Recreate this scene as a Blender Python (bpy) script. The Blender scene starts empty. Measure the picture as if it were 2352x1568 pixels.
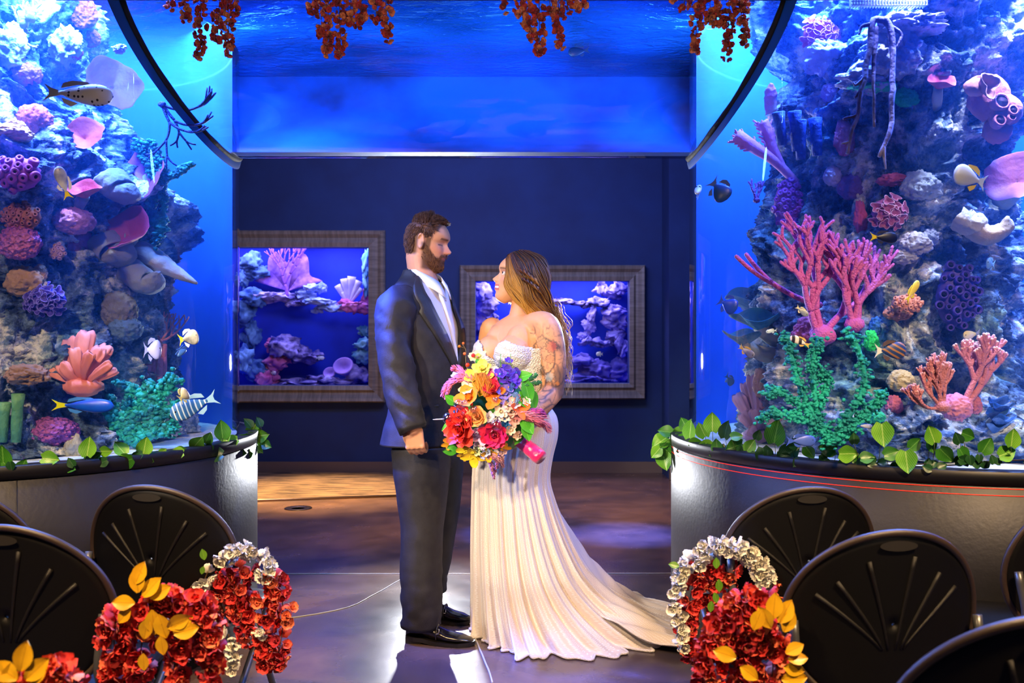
import bpy, math, random
import numpy as np
from mathutils import Vector, Matrix, Quaternion
from mathutils.bvhtree import BVHTree
random.seed(7); np.random.seed(7)
R = math.radians
S = bpy.context.scene
COL = S.collection
F = 2286.7            # focal length in pixels of the 2352-wide frame (35 mm lens)
EYE = 1.33            # camera height
def P(x, y, d):       # a point seen at pixel (x, y), d metres down the hall
    return np.array([(x - 1176) / F * d, d, EYE + (760 - y) / F * d])

# ---------------------------------------------------------------- camera, world, lights, exposure
cam = bpy.data.cameras.new('camera'); camo = bpy.data.objects.new('camera', cam); COL.objects.link(camo)
cam.lens = 35; cam.sensor_width = 36; cam.shift_y = -24 / 2352
camo.location = (0, 0, EYE); camo.rotation_euler = (R(90), 0, 0)
cam.clip_start = .05
cam.dof.use_dof = True; cam.dof.focus_distance = 4.25; cam.dof.aperture_fstop = 5.0
S.camera = camo
w = bpy.data.worlds.new('world'); S.world = w; w.use_nodes = True
w.node_tree.nodes['Background'].inputs[0].default_value = (.10, .16, .42, 1)
w.node_tree.nodes['Background'].inputs[1].default_value = .12
S.view_settings.view_transform = 'Standard'; S.view_settings.look = 'None'
S.view_settings.exposure = 0.0; S.view_settings.gamma = 1.0
S.view_settings.use_curve_mapping = False
S.cycles.max_bounces = 6; S.cycles.diffuse_bounces = 2; S.cycles.glossy_bounces = 3
S.cycles.transmission_bounces = 4; S.cycles.transparent_max_bounces = 12
S.cycles.caustics_reflective = False; S.cycles.caustics_refractive = False
S.cycles.sample_clamp_indirect = 6
S.cycles.use_adaptive_sampling = True; S.cycles.adaptive_threshold = .05
S.cycles.volume_bounces = 0; S.cycles.volume_step_rate = 4

def lamp(kind, name, loc, to, energy, color, size=.2, spot=None, blend=.5, sizey=None):
    l = bpy.data.lights.new(name, kind); l.energy = energy; l.color = color
    if kind == 'AREA':
        l.shape = 'DISK' if sizey is None else 'RECTANGLE'; l.size = size
        if sizey: l.size_y = sizey
    elif kind == 'SPOT':
        l.shadow_soft_size = size; l.spot_size = R(spot); l.spot_blend = blend
    else: l.shadow_soft_size = size
    o = bpy.data.objects.new(name, l); COL.objects.link(o); o.location = loc
    if to is not None:
        d = Vector(to) - Vector(loc); o.rotation_euler = d.to_track_quat('-Z', 'Y').to_euler()
    return o
TL = (-2.25, 4.28); TR = (1.818, 4.28); RG = 1.04; RB = 1.12; RIM = .88
# lamps over the tanks, with added fill spots on the reef
BLUE = (.16, .38, 1.0)
for (cx, cy), k in ((TL, 1), (TR, 1)):
    lamp('AREA', 'tank_lamp', (cx, cy, 2.93), (cx, cy, 0), 330, (.24, .38, 1.0), 1.7)
    for dx in (-.45, .0, .5):
        lamp('SPOT', 'reef_fill_spot', (cx + dx, cy - .80, 2.85), (cx + dx * .8, cy - .50, 1.3), 200, (.66, .62, 1.0), .04, 40, .5)  # added front fill on the corals
    s = 1 if cx < 0 else -1
    lamp('SPOT', 'reef_fill_spot', (cx + s * .66, cy - .45, 2.88), (cx + s * .62, cy + .1, 1.0), 45, (.30, .55, 1.0), .05, 44, .6)
    lamp('AREA', 'tank_back_lamp', (cx + s * .55, cy + .55, 2.86), (cx + s * .75, cy + .5, 1.0), 42, (.15, .50, 1.0), .5)
    lamp('SPOT', 'reef_fill_spot', (cx - .15, cy - .97, 2.92), (cx - .12, cy - .72, 1.3), 190, (.74, .70, 1.0), .04, 40, .6)  # added further forward to brighten the rock face
    lamp('SPOT', 'reef_fill_spot', (cx - .05, cy - .95, 2.93), (cx - .10, cy - .52, 2.2), 120, (.80, .76, 1.0), .04, 62, .8)  # added to brighten the upper rock
    for (dx, dz) in ((-.55, 0), (.55, 0)):      # added blue fill lights above the front of the rock
        lamp('AREA', 'blue_fill', (cx + dx, cy - .62, 2.9), (cx + dx * .7, cy - .3, 1.2), 190, (.12, .26, 1.0), .5, sizey=.12)
# lamps inside the bridge trough
lamp('AREA', 'bridge_lamp', (-1.15, 4.10, 2.30), (-.75, 4.72, 2.62), 17, (.16, .42, 1), .22)
lamp('AREA', 'bridge_lamp', (.85, 4.10, 2.30), (.45, 4.72, 2.62), 17, (.16, .42, 1), .22)
lamp('AREA', 'bridge_lamp', (-.2, 3.95, 2.25), (-.2, 4.5, 2.62), 9, (.20, .55, 1), .7, sizey=.1)
# photographer's strobes, then an added rim spot
lamp('SPOT', 'key_strobe', (-2.6, .6, 2.35), (-.16, 4.3, 1.05), 900, (1.0, .86, .69), .12, 25, .5)
lamp('SPOT', 'back_strobe', (-.53, 6.7, 1.12), (-.10, 3.6, .72), 360, (.93, .95, 1.0), .05, 95, .6)
lamp('SPOT', 'fill_strobe', (1.9, -.6, 2.1), (0, 4.3, 1.0), 90, (1.0, .80, .62), .2, 30, .8)
lamp('SPOT', 'added_rim_spot', (1.45, 6.5, 2.0), (.14, 4.32, 1.48), 900, (.92, .92, 1.0), .05, 13, .6)  # unseen extra spot added to edge the bride's hair with light
# house lights, with added fills and blue spots among them
lamp('SPOT', 'front_downlight', (-1.5, .9, 3.2), (-1.0, 2.5, .7), 720, (1.0, .66, .34), .10, 75, .9)
lamp('SPOT', 'front_downlight', (1.6, .9, 3.2), (1.1, 2.4, .7), 650, (1.0, .66, .34), .10, 75, .9)
lamp('SPOT', 'garland_fill', (0, 1.2, 1.9), (-.15, 3.6, 2.58), 110, (1.0, .72, .62), .1, 62, .8)  # added spot that warms the hanging garlands
lamp('SPOT', 'carpet_downlight', (-1.75, 8.0, 3.3), (-1.62, 8.15, 0), 2600, (1.0, .62, .22), .05, 40, .9)
lamp('SPOT', 'hall_downlight', (.4, 7.3, 3.2), (.4, 7.2, 0), 520, (1.0, .60, .36), .1, 80, .9)
lamp('AREA', 'warm_wall_fill', (-.6, 6.6, 3.2), (-.6, 9.3, 1.3), 34, (1.0, .66, .40), 2.2, sizey=.3)  # added warm fill on the back wall, standing in for strobe spill
lamp('SPOT', 'blue_spill_spot', (.3, 5.6, 3.2), (.05, 6.5, 0), 5200, (.10, .16, 1.0), .03, 16, 1)  # blue spots added to throw bands of tank light on the floor
lamp('SPOT', 'blue_spill_spot', (.9, 5.6, 3.2), (.75, 6.5, 0), 5200, (.10, .16, 1.0), .03, 16, 1)
lamp('SPOT', 'blue_spill_spot', (-1.3, 3.2, 3.2), (-1.05, 5.6, 0), 3600, (.10, .17, 1.0), .04, 18, 1)
lamp('SPOT', 'blue_spill_spot', (.3, 2.4, 3.2), (.4, 3.62, 0), 1500, (.10, .15, 1.0), .04, 14, 1)
lamp('SPOT', 'tank_glow_spot', (-1.38, 4.20, 2.50), (-.56, 4.15, 1.12), 2600, (.05, .10, 1.0), .05, 27, .7)  # added spot throwing the tank's blue onto the groom's sleeve
lamp('SPOT', 'blue_spill_spot', (2.2, 6.2, 2.3), (.3, 4.3, .9), 260, (.16, .24, 1.0), .08, 34, .6)  # added spot giving the couple blue light from the tank side
lamp('AREA', 'wall_wash', (-.2, 7.2, 3.25), (-.1, 9.3, 1.2), 62, (.10, .24, 1.0), 2.6, sizey=.4)

# ---------------------------------------------------------------- numeric helpers
def nz(v):
    v = np.asarray(v, float); return v / (np.linalg.norm(v) + 1e-12)
def _h(ix, iy, iz, s):
    n = (ix * 374761393 + iy * 668265263 + iz * 2147483647 * 3 + s * 1274126177) & 0xffffffff
    n = ((n ^ (n >> 13)) * 1274126177) & 0xffffffff
    n = n ^ (n >> 16)
    return (n & 0xffff) / 32767.5 - 1
def noise(p, s=0):
    p = np.asarray(p, float); i = np.floor(p).astype(np.int64); f = p - i; f = f * f * (3 - 2 * f)
    x, y, z = i[..., 0], i[..., 1], i[..., 2]; r = 0
    for a in (0, 1):
        for b in (0, 1):
            for c in (0, 1):
                wt = (f[..., 0] if a else 1 - f[..., 0]) * (f[..., 1] if b else 1 - f[..., 1]) * (f[..., 2] if c else 1 - f[..., 2])
                r = r + wt * _h(x + a, y + b, z + c, s)
    return r
def fbm(p, o=4, s=0, ridge=False):
    r = 0; a = 1; t = 0; p = np.asarray(p, float)
    for k in range(o):
        n = noise(p, s + k * 17)
        if ridge: n = 1 - 2 * np.abs(n)
        r = r + a * n; t += a; a *= .5; p = p * 2.03 + 11.3
    return r / t
def sm(a, b, x):
    t = np.clip((np.asarray(x, float) - a) / (b - a), 0, 1); return t * t * (3 - 2 * t)
def interp(tab, x, k=1):
    return np.interp(x, [t[0] for t in tab], [t[k] for t in tab])
def spline(pts, n):
    pts = np.asarray(pts, float)
    if len(pts) < 3: return np.array([pts[0] + (pts[-1] - pts[0]) * t for t in np.linspace(0, 1, n)])
    q = np.vstack([2 * pts[0] - pts[1], pts, 2 * pts[-1] - pts[-2]]); out = []
    for u in np.linspace(0, len(pts) - 1, n):
        i = min(int(u), len(pts) - 2); t = u - i
        a, b, c, d = q[i], q[i + 1], q[i + 2], q[i + 3]
        out.append(.5 * (2 * b + (c - a) * t + (2 * a - 5 * b + 4 * c - d) * t * t + (3 * b - a - 3 * c + d) * t ** 3))
    return np.array(out)
def frame(n, up=(0, 0, 1)):
    n = nz(n); u = np.cross(up, n)
    if np.linalg.norm(u) < 1e-4: u = np.cross((1, 0, 0), n)
    u = nz(u); v = np.cross(n, u); return np.array([u, v, n]).T      # columns: side, up, normal
_ico = {}
def ico(k):
    if k not in _ico:
        import bmesh
        b = bmesh.new(); bmesh.ops.create_icosphere(b, subdivisions=k, radius=1)
        _ico[k] = (np.array([v.co[:] for v in b.verts]), [tuple(v.index for v in f.verts) for f in b.faces]); b.free()
    return _ico[k]

class MB:
    def __init__(s): s.v = []; s.f = []; s.n = 0
    def add(s, v, f):
        v = np.asarray(v, float).reshape(-1, 3); s.v.append(v)
        n = s.n; s.f += [tuple(i + n for i in q) for q in f]; s.n += len(v); return s
    def grid(s, g, cu=False, cv=False):                 # g: (nu, nv, 3)
        nu, nv = g.shape[:2]; f = []
        for i in range(nu if cu else nu - 1):
            for j in range(nv if cv else nv - 1):
                a = i * nv + j; b = i * nv + (j + 1) % nv; c = ((i + 1) % nu) * nv + (j + 1) % nv; d = ((i + 1) % nu) * nv + j
                f.append((a, b, c, d))
        return s.add(g, f)
    def rings(s, g, cap=True):                          # stack of closed rings
        nu, nv = g.shape[:2]; n0 = s.n; s.grid(g, cv=True)
        if cap:
            s.f.append(tuple(n0 + j for j in range(nv))[::-1]); s.f.append(tuple(n0 + (nu - 1) * nv + j for j in range(nv)))
        return s
    def tube(s, path, rad, n=8, flat=1, cap=True, up=(0, 0, 1)):
        path = np.asarray(path, float); m = len(path); rad = np.broadcast_to(np.asarray(rad, float), (m,))
        t = np.gradient(path, axis=0); t /= np.linalg.norm(t, axis=1)[:, None] + 1e-12
        u = np.cross(t[0], up)
        if np.linalg.norm(u) < 1e-3: u = np.cross(t[0], (0, 1, 0))
        u = nz(u); g = np.zeros((m, n, 3)); a = np.linspace(0, 2 * math.pi, n, endpoint=False)
        for i in range(m):
            u = nz(u - t[i] * np.dot(u, t[i])); v = np.cross(t[i], u)
            g[i] = path[i] + rad[i] * (np.cos(a)[:, None] * u * flat + np.sin(a)[:, None] * v)
        return s.rings(g, cap)
    def ball(s, c, r, k=2, rot=None, amp=0, sc=5, seed=0):
        v, f = ico(k); d = v
        if amp: d = v * (1 + amp * fbm(v * sc + seed * 3.7, 3, seed))[:, None]
        d = d * np.asarray(r, float)
        if rot is not None: d = d @ np.asarray(rot).T
        return s.add(d + np.asarray(c, float), f)
    def lathe(s, prof, n=24, M=None, o=(0, 0, 0), wave=None):   # prof [(r,z)...] about local z
        a = np.linspace(0, 2 * math.pi, n, endpoint=False); g = np.zeros((len(prof), n, 3))
        for i, (r, z) in enumerate(prof):
            g[i, :, 0] = r * np.cos(a); g[i, :, 1] = r * np.sin(a); g[i, :, 2] = z
        if wave is not None: g = wave(g, a)
        if M is not None: g = g @ np.asarray(M).T
        return s.rings(g + np.asarray(o, float), True)
    def box(s, c, h, M=None):
        v = np.array([[x, y, z] for x in (-1, 1) for y in (-1, 1) for z in (-1, 1)], float) * np.asarray(h, float)
        if M is not None: v = v @ np.asarray(M).T
        return s.add(v + np.asarray(c, float), [(0, 1, 3, 2), (4, 6, 7, 5), (0, 4, 5, 1), (2, 3, 7, 6), (0, 2, 6, 4), (1, 5, 7, 3)])
def rough(mb, amp, sc, seed=0, c=None):
    V = np.vstack(mb.v); c = V.mean(axis=0) if c is None else c; d = V - c; d /= np.linalg.norm(d, axis=1)[:, None] + 1e-9
    V = V + d * (amp * (fbm(V * sc, 3, seed) + .5 * fbm(V * sc * 3, 3, seed + 7, True)))[:, None]; mb.v = [V]; return mb
WL = {}
def wl(o): return WL.get(o.name, np.zeros(3)) if o is not None else np.zeros(3)
def link(o, parent, loc):
    COL.objects.link(o); WL[o.name] = np.asarray(loc, float)
    if parent is not None: o.parent = parent; o.location = Vector(WL[o.name] - wl(parent))
    else: o.location = Vector(loc)
    return o
def mesh(name, mb, m, smooth=True):
    me = bpy.data.meshes.new(name)
    V = np.vstack(mb.v); me.from_pydata(V.tolist(), [], mb.f)
    if isinstance(m, (list, tuple)):
        for q in m: me.materials.append(q)
    else: me.materials.append(m)
    if smooth: me.polygons.foreach_set('use_smooth', [True] * len(me.polygons))
    me.validate(); me.update(); return me
def obj(name, mb, m, parent=None, smooth=True, label=None, loc=None):
    # verts are in world space; the object's origin is its parent's (or loc)
    o0 = np.asarray(loc, float) if loc is not None else wl(parent)
    for i in range(len(mb.v)): mb.v[i] = mb.v[i] - o0
    o = bpy.data.objects.new(name, mesh(name, mb, m, smooth)); link(o, parent, o0)
    if label: o['label'] = label
    return o
def inst(name, me, parent, loc, M=None, scale=1, label=None):
    o = bpy.data.objects.new(name, me); link(o, parent, loc)
    mm = Matrix.Identity(4) if M is None else Matrix(np.asarray(M, float).tolist()).to_4x4()
    o.rotation_mode = 'QUATERNION'; o.rotation_quaternion = mm.to_quaternion()
    o.scale = (scale,) * 3 if np.isscalar(scale) else scale
    if label: o['label'] = label
    return o
def tag(o, label, cat, group=None, kind=None):
    o['label'] = label; o['category'] = cat
    if group: o['group'] = group
    if kind: o['kind'] = kind
    return o
def thing(name, label, cat, loc, group=None):
    o = bpy.data.objects.new(name, None); link(o, None, loc); o.empty_display_size = .05
    return tag(o, label, cat, group)
def struct(o): o['kind'] = 'structure'; return o
def solidify(o, t, off=-1):
    m = o.modifiers.new('thick', 'SOLIDIFY'); m.thickness = t; m.offset = off; return o
def organic(mb, voxel, it=4):
    """union of overlapping closed shapes -> one continuous smooth skin, as (verts, faces)"""
    me = bpy.data.meshes.new('tmp'); me.from_pydata(np.vstack(mb.v).tolist(), [], mb.f)
    o = bpy.data.objects.new('tmp', me); COL.objects.link(o)
    m = o.modifiers.new('r', 'REMESH'); m.mode = 'VOXEL'; m.voxel_size = voxel
    if it: m = o.modifiers.new('s', 'SMOOTH'); m.iterations = it; m.factor = .5
    dg = bpy.context.evaluated_depsgraph_get(); e = o.evaluated_get(dg); q = e.to_mesh()
    v = np.zeros(len(q.vertices) * 3); q.vertices.foreach_get('co', v); v = v.reshape(-1, 3)
    f = [tuple(p.vertices) for p in q.polygons]; e.to_mesh_clear()
    bpy.data.objects.remove(o); bpy.data.meshes.remove(me); return v, f
def vcol(o, cols, name='tint'):
    a = o.data.color_attributes.new(name, 'FLOAT_COLOR', 'POINT')
    c = np.ones((len(o.data.vertices), 4)); c[:, :3] = cols; a.data.foreach_set('color', c.ravel()); return o

# ---------------------------------------------------------------- materials
def hexc(h):
    c = [int(h[i:i + 2], 16) / 255 for i in (0, 2, 4)]
    return tuple(((x + .055) / 1.055) ** 2.4 if x > .04 else x / 12.92 for x in c)
def C(c): return (hexc(c) if isinstance(c, str) else tuple(c)) + (1,)
MC = {}
def mat(name, col, rough=.6, metal=0, c2=None, ns=8, contrast=(.35, .65), bump=0, bs=40, vor=False, spec=.5, sheen=0, sub=0, emit=None, es=0, attr=None, stretch=None, trans=0, bdist=.01):
    if name in MC: return MC[name]
    m = bpy.data.materials.new(name); m.use_nodes = True; nt = m.node_tree; N = nt.nodes; b = N['Principled BSDF']; L = nt.links
    b.inputs['Base Color'].default_value = C(col); b.inputs['Roughness'].default_value = rough; b.inputs['Metallic'].default_value = metal
    b.inputs['Specular IOR Level'].default_value = spec
    if sheen: b.inputs['Sheen Weight'].default_value = sheen
    if sub: b.inputs['Subsurface Weight'].default_value = sub; b.inputs['Subsurface Radius'].default_value = (.6, .25, .12); b.inputs['Subsurface Scale'].default_value = .02
    if trans: b.inputs['Transmission Weight'].default_value = trans
    if emit: b.inputs['Emission Color'].default_value = C(emit); b.inputs['Emission Strength'].default_value = es
    tc = N.new('ShaderNodeTexCoord'); vec = tc.outputs['Object']
    if stretch:
        mp = N.new('ShaderNodeMapping'); mp.inputs['Scale'].default_value = stretch; L.new(vec, mp.inputs[0]); vec = mp.outputs[0]
    src = None
    if c2 is not None:
        n = N.new('ShaderNodeTexNoise'); n.inputs['Scale'].default_value = ns; n.inputs['Detail'].default_value = 5; L.new(vec, n.inputs[0])
        r = N.new('ShaderNodeValToRGB'); r.color_ramp.elements[0].position = contrast[0]; r.color_ramp.elements[1].position = contrast[1]
        r.color_ramp.elements[0].color = C(col); r.color_ramp.elements[1].color = C(c2); L.new(n.outputs[0], r.inputs[0]); src = r.outputs[0]
    if attr:
        a = N.new('ShaderNodeAttribute'); a.attribute_name = attr
        if src is not None:
            x = N.new('ShaderNodeMix'); x.data_type = 'RGBA'; x.blend_type = 'MULTIPLY'; x.inputs[0].default_value = 1
            L.new(src, x.inputs[6]); L.new(a.outputs[0], x.inputs[7]); src = x.outputs[2]
        else: src = a.outputs[0]
    if src is not None: L.new(src, b.inputs['Base Color'])
    if bump:
        t = N.new('ShaderNodeTexVoronoi' if vor else 'ShaderNodeTexNoise'); t.inputs['Scale'].default_value = bs
        if not vor: t.inputs['Detail'].default_value = 6
        L.new(vec, t.inputs[0]); bp = N.new('ShaderNodeBump'); bp.inputs['Strength'].default_value = bump; bp.inputs['Distance'].default_value = bdist
        L.new(t.outputs[0], bp.inputs['Height']); L.new(bp.outputs[0], b.inputs['Normal'])
    MC[name] = m; return m
def glassy(name, tint, refl=.9, rough=.02, ior=1.35, bump=0, bs=6, mixw=None):
    """clear acrylic: straight-through view plus fresnel reflections"""
    m = bpy.data.materials.new(name); m.use_nodes = True; nt = m.node_tree; N = nt.nodes; L = nt.links; N.clear()
    o = N.new('ShaderNodeOutputMaterial'); t = N.new('ShaderNodeBsdfTransparent'); t.inputs[0].default_value = C(tint)
    g = N.new('ShaderNodeBsdfGlossy'); g.inputs['Roughness'].default_value = rough; g.inputs[0].default_value = (refl, refl, refl, 1)
    fr = N.new('ShaderNodeFresnel'); ge = N.new('ShaderNodeNewGeometry'); mr = N.new('ShaderNodeMapRange'); mr.inputs[3].default_value = ior; mr.inputs[4].default_value = 1 / ior
    L.new(ge.outputs['Backfacing'], mr.inputs[0]); L.new(mr.outputs[0], fr.inputs[0]); x = N.new('ShaderNodeMixShader')
    if mixw is None: L.new(fr.outputs[0], x.inputs[0])
    else: x.inputs[0].default_value = mixw
    L.new(t.outputs[0], x.inputs[1]); L.new(g.outputs[0], x.inputs[2]); L.new(x.outputs[0], o.inputs[0])
    if bump:
        n = N.new('ShaderNodeTexNoise'); n.inputs['Scale'].default_value = bs; n.inputs['Detail'].default_value = 4; n.inputs['Distortion'].default_value = 1.0
        tc = N.new('ShaderNodeTexCoord'); L.new(tc.outputs['Object'], n.inputs[0])
        bp = N.new('ShaderNodeBump'); bp.inputs['Strength'].default_value = bump; bp.inputs['Distance'].default_value = .05
        L.new(n.outputs[0], bp.inputs['Height']); L.new(bp.outputs[0], g.inputs['Normal'])
    return m
# ================================================================ the hall
M_wall = mat('navy wall paint', '113268', .75, c2='0d2a5c', ns=3, bump=.15, bs=220)
M_ceil = mat('dark ceiling paint', '101218', .9)
WY = 9.36
def wallx(px): return (px - 1176) / F * WY
def wallz(py): return EYE + (760 - py) / F * WY
# window openings in the wall (pixels: x0, x1, y0, y1)
OPL = (420, 848, 568, 885); OPR = (1092, 1445, 645, 880)
def wall_with_holes(name, x0, x1, holes, y, z0=0, z1=3.4):
    mb = MB(); xs = sorted({x0, x1} | {v for h in holes for v in h[:2]}); zs = sorted({z0, z1} | {v for h in holes for v in h[2:]})
    for i in range(len(xs) - 1):
        for j in range(len(zs) - 1):
            cx, cz = (xs[i] + xs[i + 1]) / 2, (zs[j] + zs[j + 1]) / 2
            if any(h[0] < cx < h[1] and h[2] < cz < h[3] for h in holes): continue
            mb.box((cx, y + .06, cz), ((xs[i + 1] - xs[i]) / 2, .06, (zs[j + 1] - zs[j]) / 2))
    return struct(obj(name, mb, M_wall, smooth=False))
hl = (wallx(OPL[0]), wallx(OPL[1]), wallz(OPL[3]), wallz(OPL[2])); hr = (wallx(OPR[0]), wallx(OPR[1]), wallz(OPR[3]), wallz(OPR[2]))
wall_with_holes('wall_back', -7, 7, [hl, hr], WY)
mb = MB(); mb.box((2.9 + wallx(1520) - wallx(1520) , WY - .25, 1.7), (0, 0, 0)) if False else None
struct(obj('wall_pier', MB().box((wallx(1520) + 1.0, WY - .22, 1.7), (1.0, .21, 1.7)), M_wall, smooth=False))
struct(obj('wall_left', MB().box((-7.06, 3, 1.7), (.06, 6.3, 1.7)), M_wall, smooth=False))
struct(obj('wall_right', MB().box((7.06, 3, 1.7), (.06, 6.3, 1.7)), M_wall, smooth=False))
struct(obj('ceiling', MB().box((0, 3, 3.46), (7, 6.4, .05)), M_ceil, smooth=False))
M_base = mat('taupe baseboard vinyl', '6a5a50', .5)
struct(obj('baseboard_back', MB().box((-2.2 + .38, WY - .012, .052), (5.0 - .55 + .34, .012, .052)), M_base, smooth=False))
struct(obj('baseboard_pier', MB().box((wallx(1520) + 1.0, WY - .445, .052), (1.0, .012, .052)), M_base, smooth=False))
# floor: polished stained concrete
def floor_mat():
    m = bpy.data.materials.new('polished stained concrete'); m.use_nodes = True; nt = m.node_tree; N = nt.nodes; L = nt.links; b = N['Principled BSDF']
    tc = N.new('ShaderNodeTexCoord')
    def nse(sc, det, dist=0):
        n = N.new('ShaderNodeTexNoise'); n.inputs['Scale'].default_value = sc; n.inputs['Detail'].default_value = det; n.inputs['Distortion'].default_value = dist; L.new(tc.outputs['Object'], n.inputs[0]); return n
    n1 = nse(.8, 8, .8); r = N.new('ShaderNodeValToRGB'); e = r.color_ramp.elements
    e[0].position = .35; e[0].color = C('2c2d38'); e[1].position = .66; e[1].color = C('6e5444')
    L.new(n1.outputs[0], r.inputs[0])
    n2 = nse(6, 10, .3); mx = N.new('ShaderNodeMix'); mx.data_type = 'RGBA'; mx.blend_type = 'OVERLAY'; mx.inputs[0].default_value = .55
    L.new(r.outputs[0], mx.inputs[6]); L.new(n2.outputs[0], mx.inputs[7]); L.new(mx.outputs[2], b.inputs['Base Color'])
    r2 = N.new('ShaderNodeMapRange'); r2.inputs[3].default_value = .16; r2.inputs[4].default_value = .34; n3 = nse(3, 8); L.new(n3.outputs[0], r2.inputs[0]); L.new(r2.outputs[0], b.inputs['Roughness'])
    bp = N.new('ShaderNodeBump'); bp.inputs['Strength'].default_value = .12; bp.inputs['Distance'].default_value = .01; L.new(n2.outputs[0], bp.inputs['Height']); L.new(bp.outputs[0], b.inputs['Normal'])
    b.inputs['Specular IOR Level'].default_value = .42
    return m
M_floor = floor_mat()
g = np.zeros((2, 2, 3)); g[0, 0] = (-7, -3.2, 0); g[0, 1] = (7, -3.2, 0); g[1, 0] = (-7, WY, 0); g[1, 1] = (7, WY, 0)
fl = obj('floor', MB().grid(g).box((0, 3, -.05), (7, 6.4, .049)), M_floor, smooth=False); struct(fl)
def G(x, y):   # floor point under pixel
    d = F * EYE / (y - 760); return np.array([(x - 1176) / F * d, d, 0])
M_joint = mat('pale joint filler and shadow edge', 'b9b6ae', .5)
def joint(pts, w=.004):
    q = spline([G(*p) for p in pts], 14); q[:, 0] += .006 * fbm(q * 9, 2); q[:, 2] = .0012
    return obj('joint_and_shadow_line', MB().tube(q, w, 6), M_joint, fl)
joint([(600, 1318), (1080, 1318), (1640, 1317)]); joint([(590, 1430), (780, 1400), (860, 1365), (921, 1330)], .003)
joint([(1085, 1450), (1132, 1568)], .004); joint([(1380, 1330), (1440, 1360), (1520, 1395)], .003)  # first line traces the edge of the couple's shadow, drawn pale
# carpet with stripes, edge strip, floor drain
M_carp = mat('striped carpet', '8a6f52', .95, c2='4c3d30', ns=3, contrast=(.45, .55), bump=.5, bs=300, stretch=(1.2, 9, 1))
cz = [G(560, 1156), G(930, 1139), (-.8, WY - .03, 0), (-4.6, WY - .03, 0)]
g = np.zeros((2, 2, 3)); g[0, 0] = cz[0] + (-2.0, 0, 0); g[0, 1] = cz[1]; g[1, 0] = cz[3]; g[1, 1] = cz[2]; g[0, 0, 1] -= .32
g[..., 2] = .008; ca = obj('carpet_rug', MB().grid(g), M_carp, smooth=False); solidify(ca, .006); tag(ca, 'striped brown carpet inset under the warm light near back wall', 'carpet')
mt = mat('brass strip', 'c9a877', .3, 1)
a, b_ = g[0, 0], g[0, 1]; st = MB(); st.tube([a + (0, -.02, 0), b_ + (0, -.02, 0)], .012, 6); obj('edge_strip', st, mt, ca, label='shiny metal edge strip')
d = G(685, 1167); dr = obj('floor_drain', MB().lathe([(.001, 0), (.05, 0), (.055, .004), (.10, .005), (.105, 0)], 28, o=d), mat('dark drain metal', '2a2320', .4, .8)); tag(dr, 'small round dark metal floor drain beside the lit carpet', 'drain')

# ---- framed wall aquaria
M_fr = mat('grey brown wood moulding', '8a8478', .5, c2='6e685e', ns=5, stretch=(1, 1, 9), bump=.1, bs=30)
M_fr2 = mat('grey brown wood moulding long', '8a8478', .5, c2='6e685e', ns=5, stretch=(9, 1, 1), bump=.1, bs=30)
def wall_tank(h, wd, label, name='framed_aquarium'):
    x0, x1, z0, z1 = h; t = thing(name, label, 'aquarium', ((x0 + x1) / 2, WY, z0))
    prof = [(0, .0), (0, .05), (.25, .065), (.4, .04), (.55, .045), (.75, .075), (.92, .085), (1, .06), (1, 0)]   # (across, proud)
    cs = [np.array(c) for c in ((x0, z0), (x1, z0), (x1, z1), (x0, z1))]; sg = [(-1, -1), (1, -1), (1, 1), (-1, 1)]
    for i in range(4):
        j = (i + 1) % 4; g = np.zeros((2, len(prof), 3))
        for e, k in ((0, i), (1, j)):
            for q, (u, p) in enumerate(prof):
                g[e, q] = (cs[k][0] + sg[k][0] * u * wd, WY - p, cs[k][1] + sg[k][1] * u * wd)
        m = MB().grid(g, cv=True); m.f.append(tuple(range(len(prof)))); m.f.append(tuple(range(len(prof), 2 * len(prof)))[::-1])
        obj('frame_moulding', m, M_fr if i % 2 else M_fr2, t, smooth=False)
    # lit box behind, with a blue back panel
    Mb = mat('aquarium back panel', '0620a0', .7, c2='1038e0', ns=1.5)
    dp = .62; m = MB(); y = WY + .12
    m.box(((x0 + x1) / 2, y + dp, (z0 + z1) / 2), ((x1 - x0) / 2 + .1, .02, (z1 - z0) / 2 + .12))
    obj('back_panel', m, Mb, t, smooth=False)
    m = MB(); m.box(((x0 + x1) / 2, y + dp / 2, z0 - .10), ((x1 - x0) / 2 + .1, dp / 2, .02)); m.box(((x0 + x1) / 2, y + dp / 2, z1 + .12), ((x1 - x0) / 2 + .1, dp / 2, .02))
    for x in (x0 - .1, x1 + .1): m.box((x, y + dp / 2, (z0 + z1) / 2), (.02, dp / 2, (z1 - z0) / 2 + .12))
    obj('tank_case', m, Mb, t, smooth=False)
    g = np.zeros((2, 2, 3)); g[0, 0] = (x0, WY + .05, z0); g[0, 1] = (x1, WY + .05, z0); g[1, 0] = (x0, WY + .05, z1); g[1, 1] = (x1, WY + .05, z1)
    obj('viewing_pane', MB().grid(g), M_glass, t, smooth=False)
    lamp('AREA', 'wall_tank_lamp', ((x0 + x1) / 2, y + .22, z1 + .09), ((x0 + x1) / 2, y + .3, z0), 30, (.45, .42, 1), (x1 - x0) * .95, sizey=.3)
    return t
M_glass = glassy('clear acrylic', (.93, .97, 1.0))
wall_tank(hl, .155, 'larger framed wall aquarium with purple sea fan seen behind the groom')
wall_tank(hr, .145, 'smaller framed wall aquarium with violet rock arch seen behind the bride')

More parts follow.
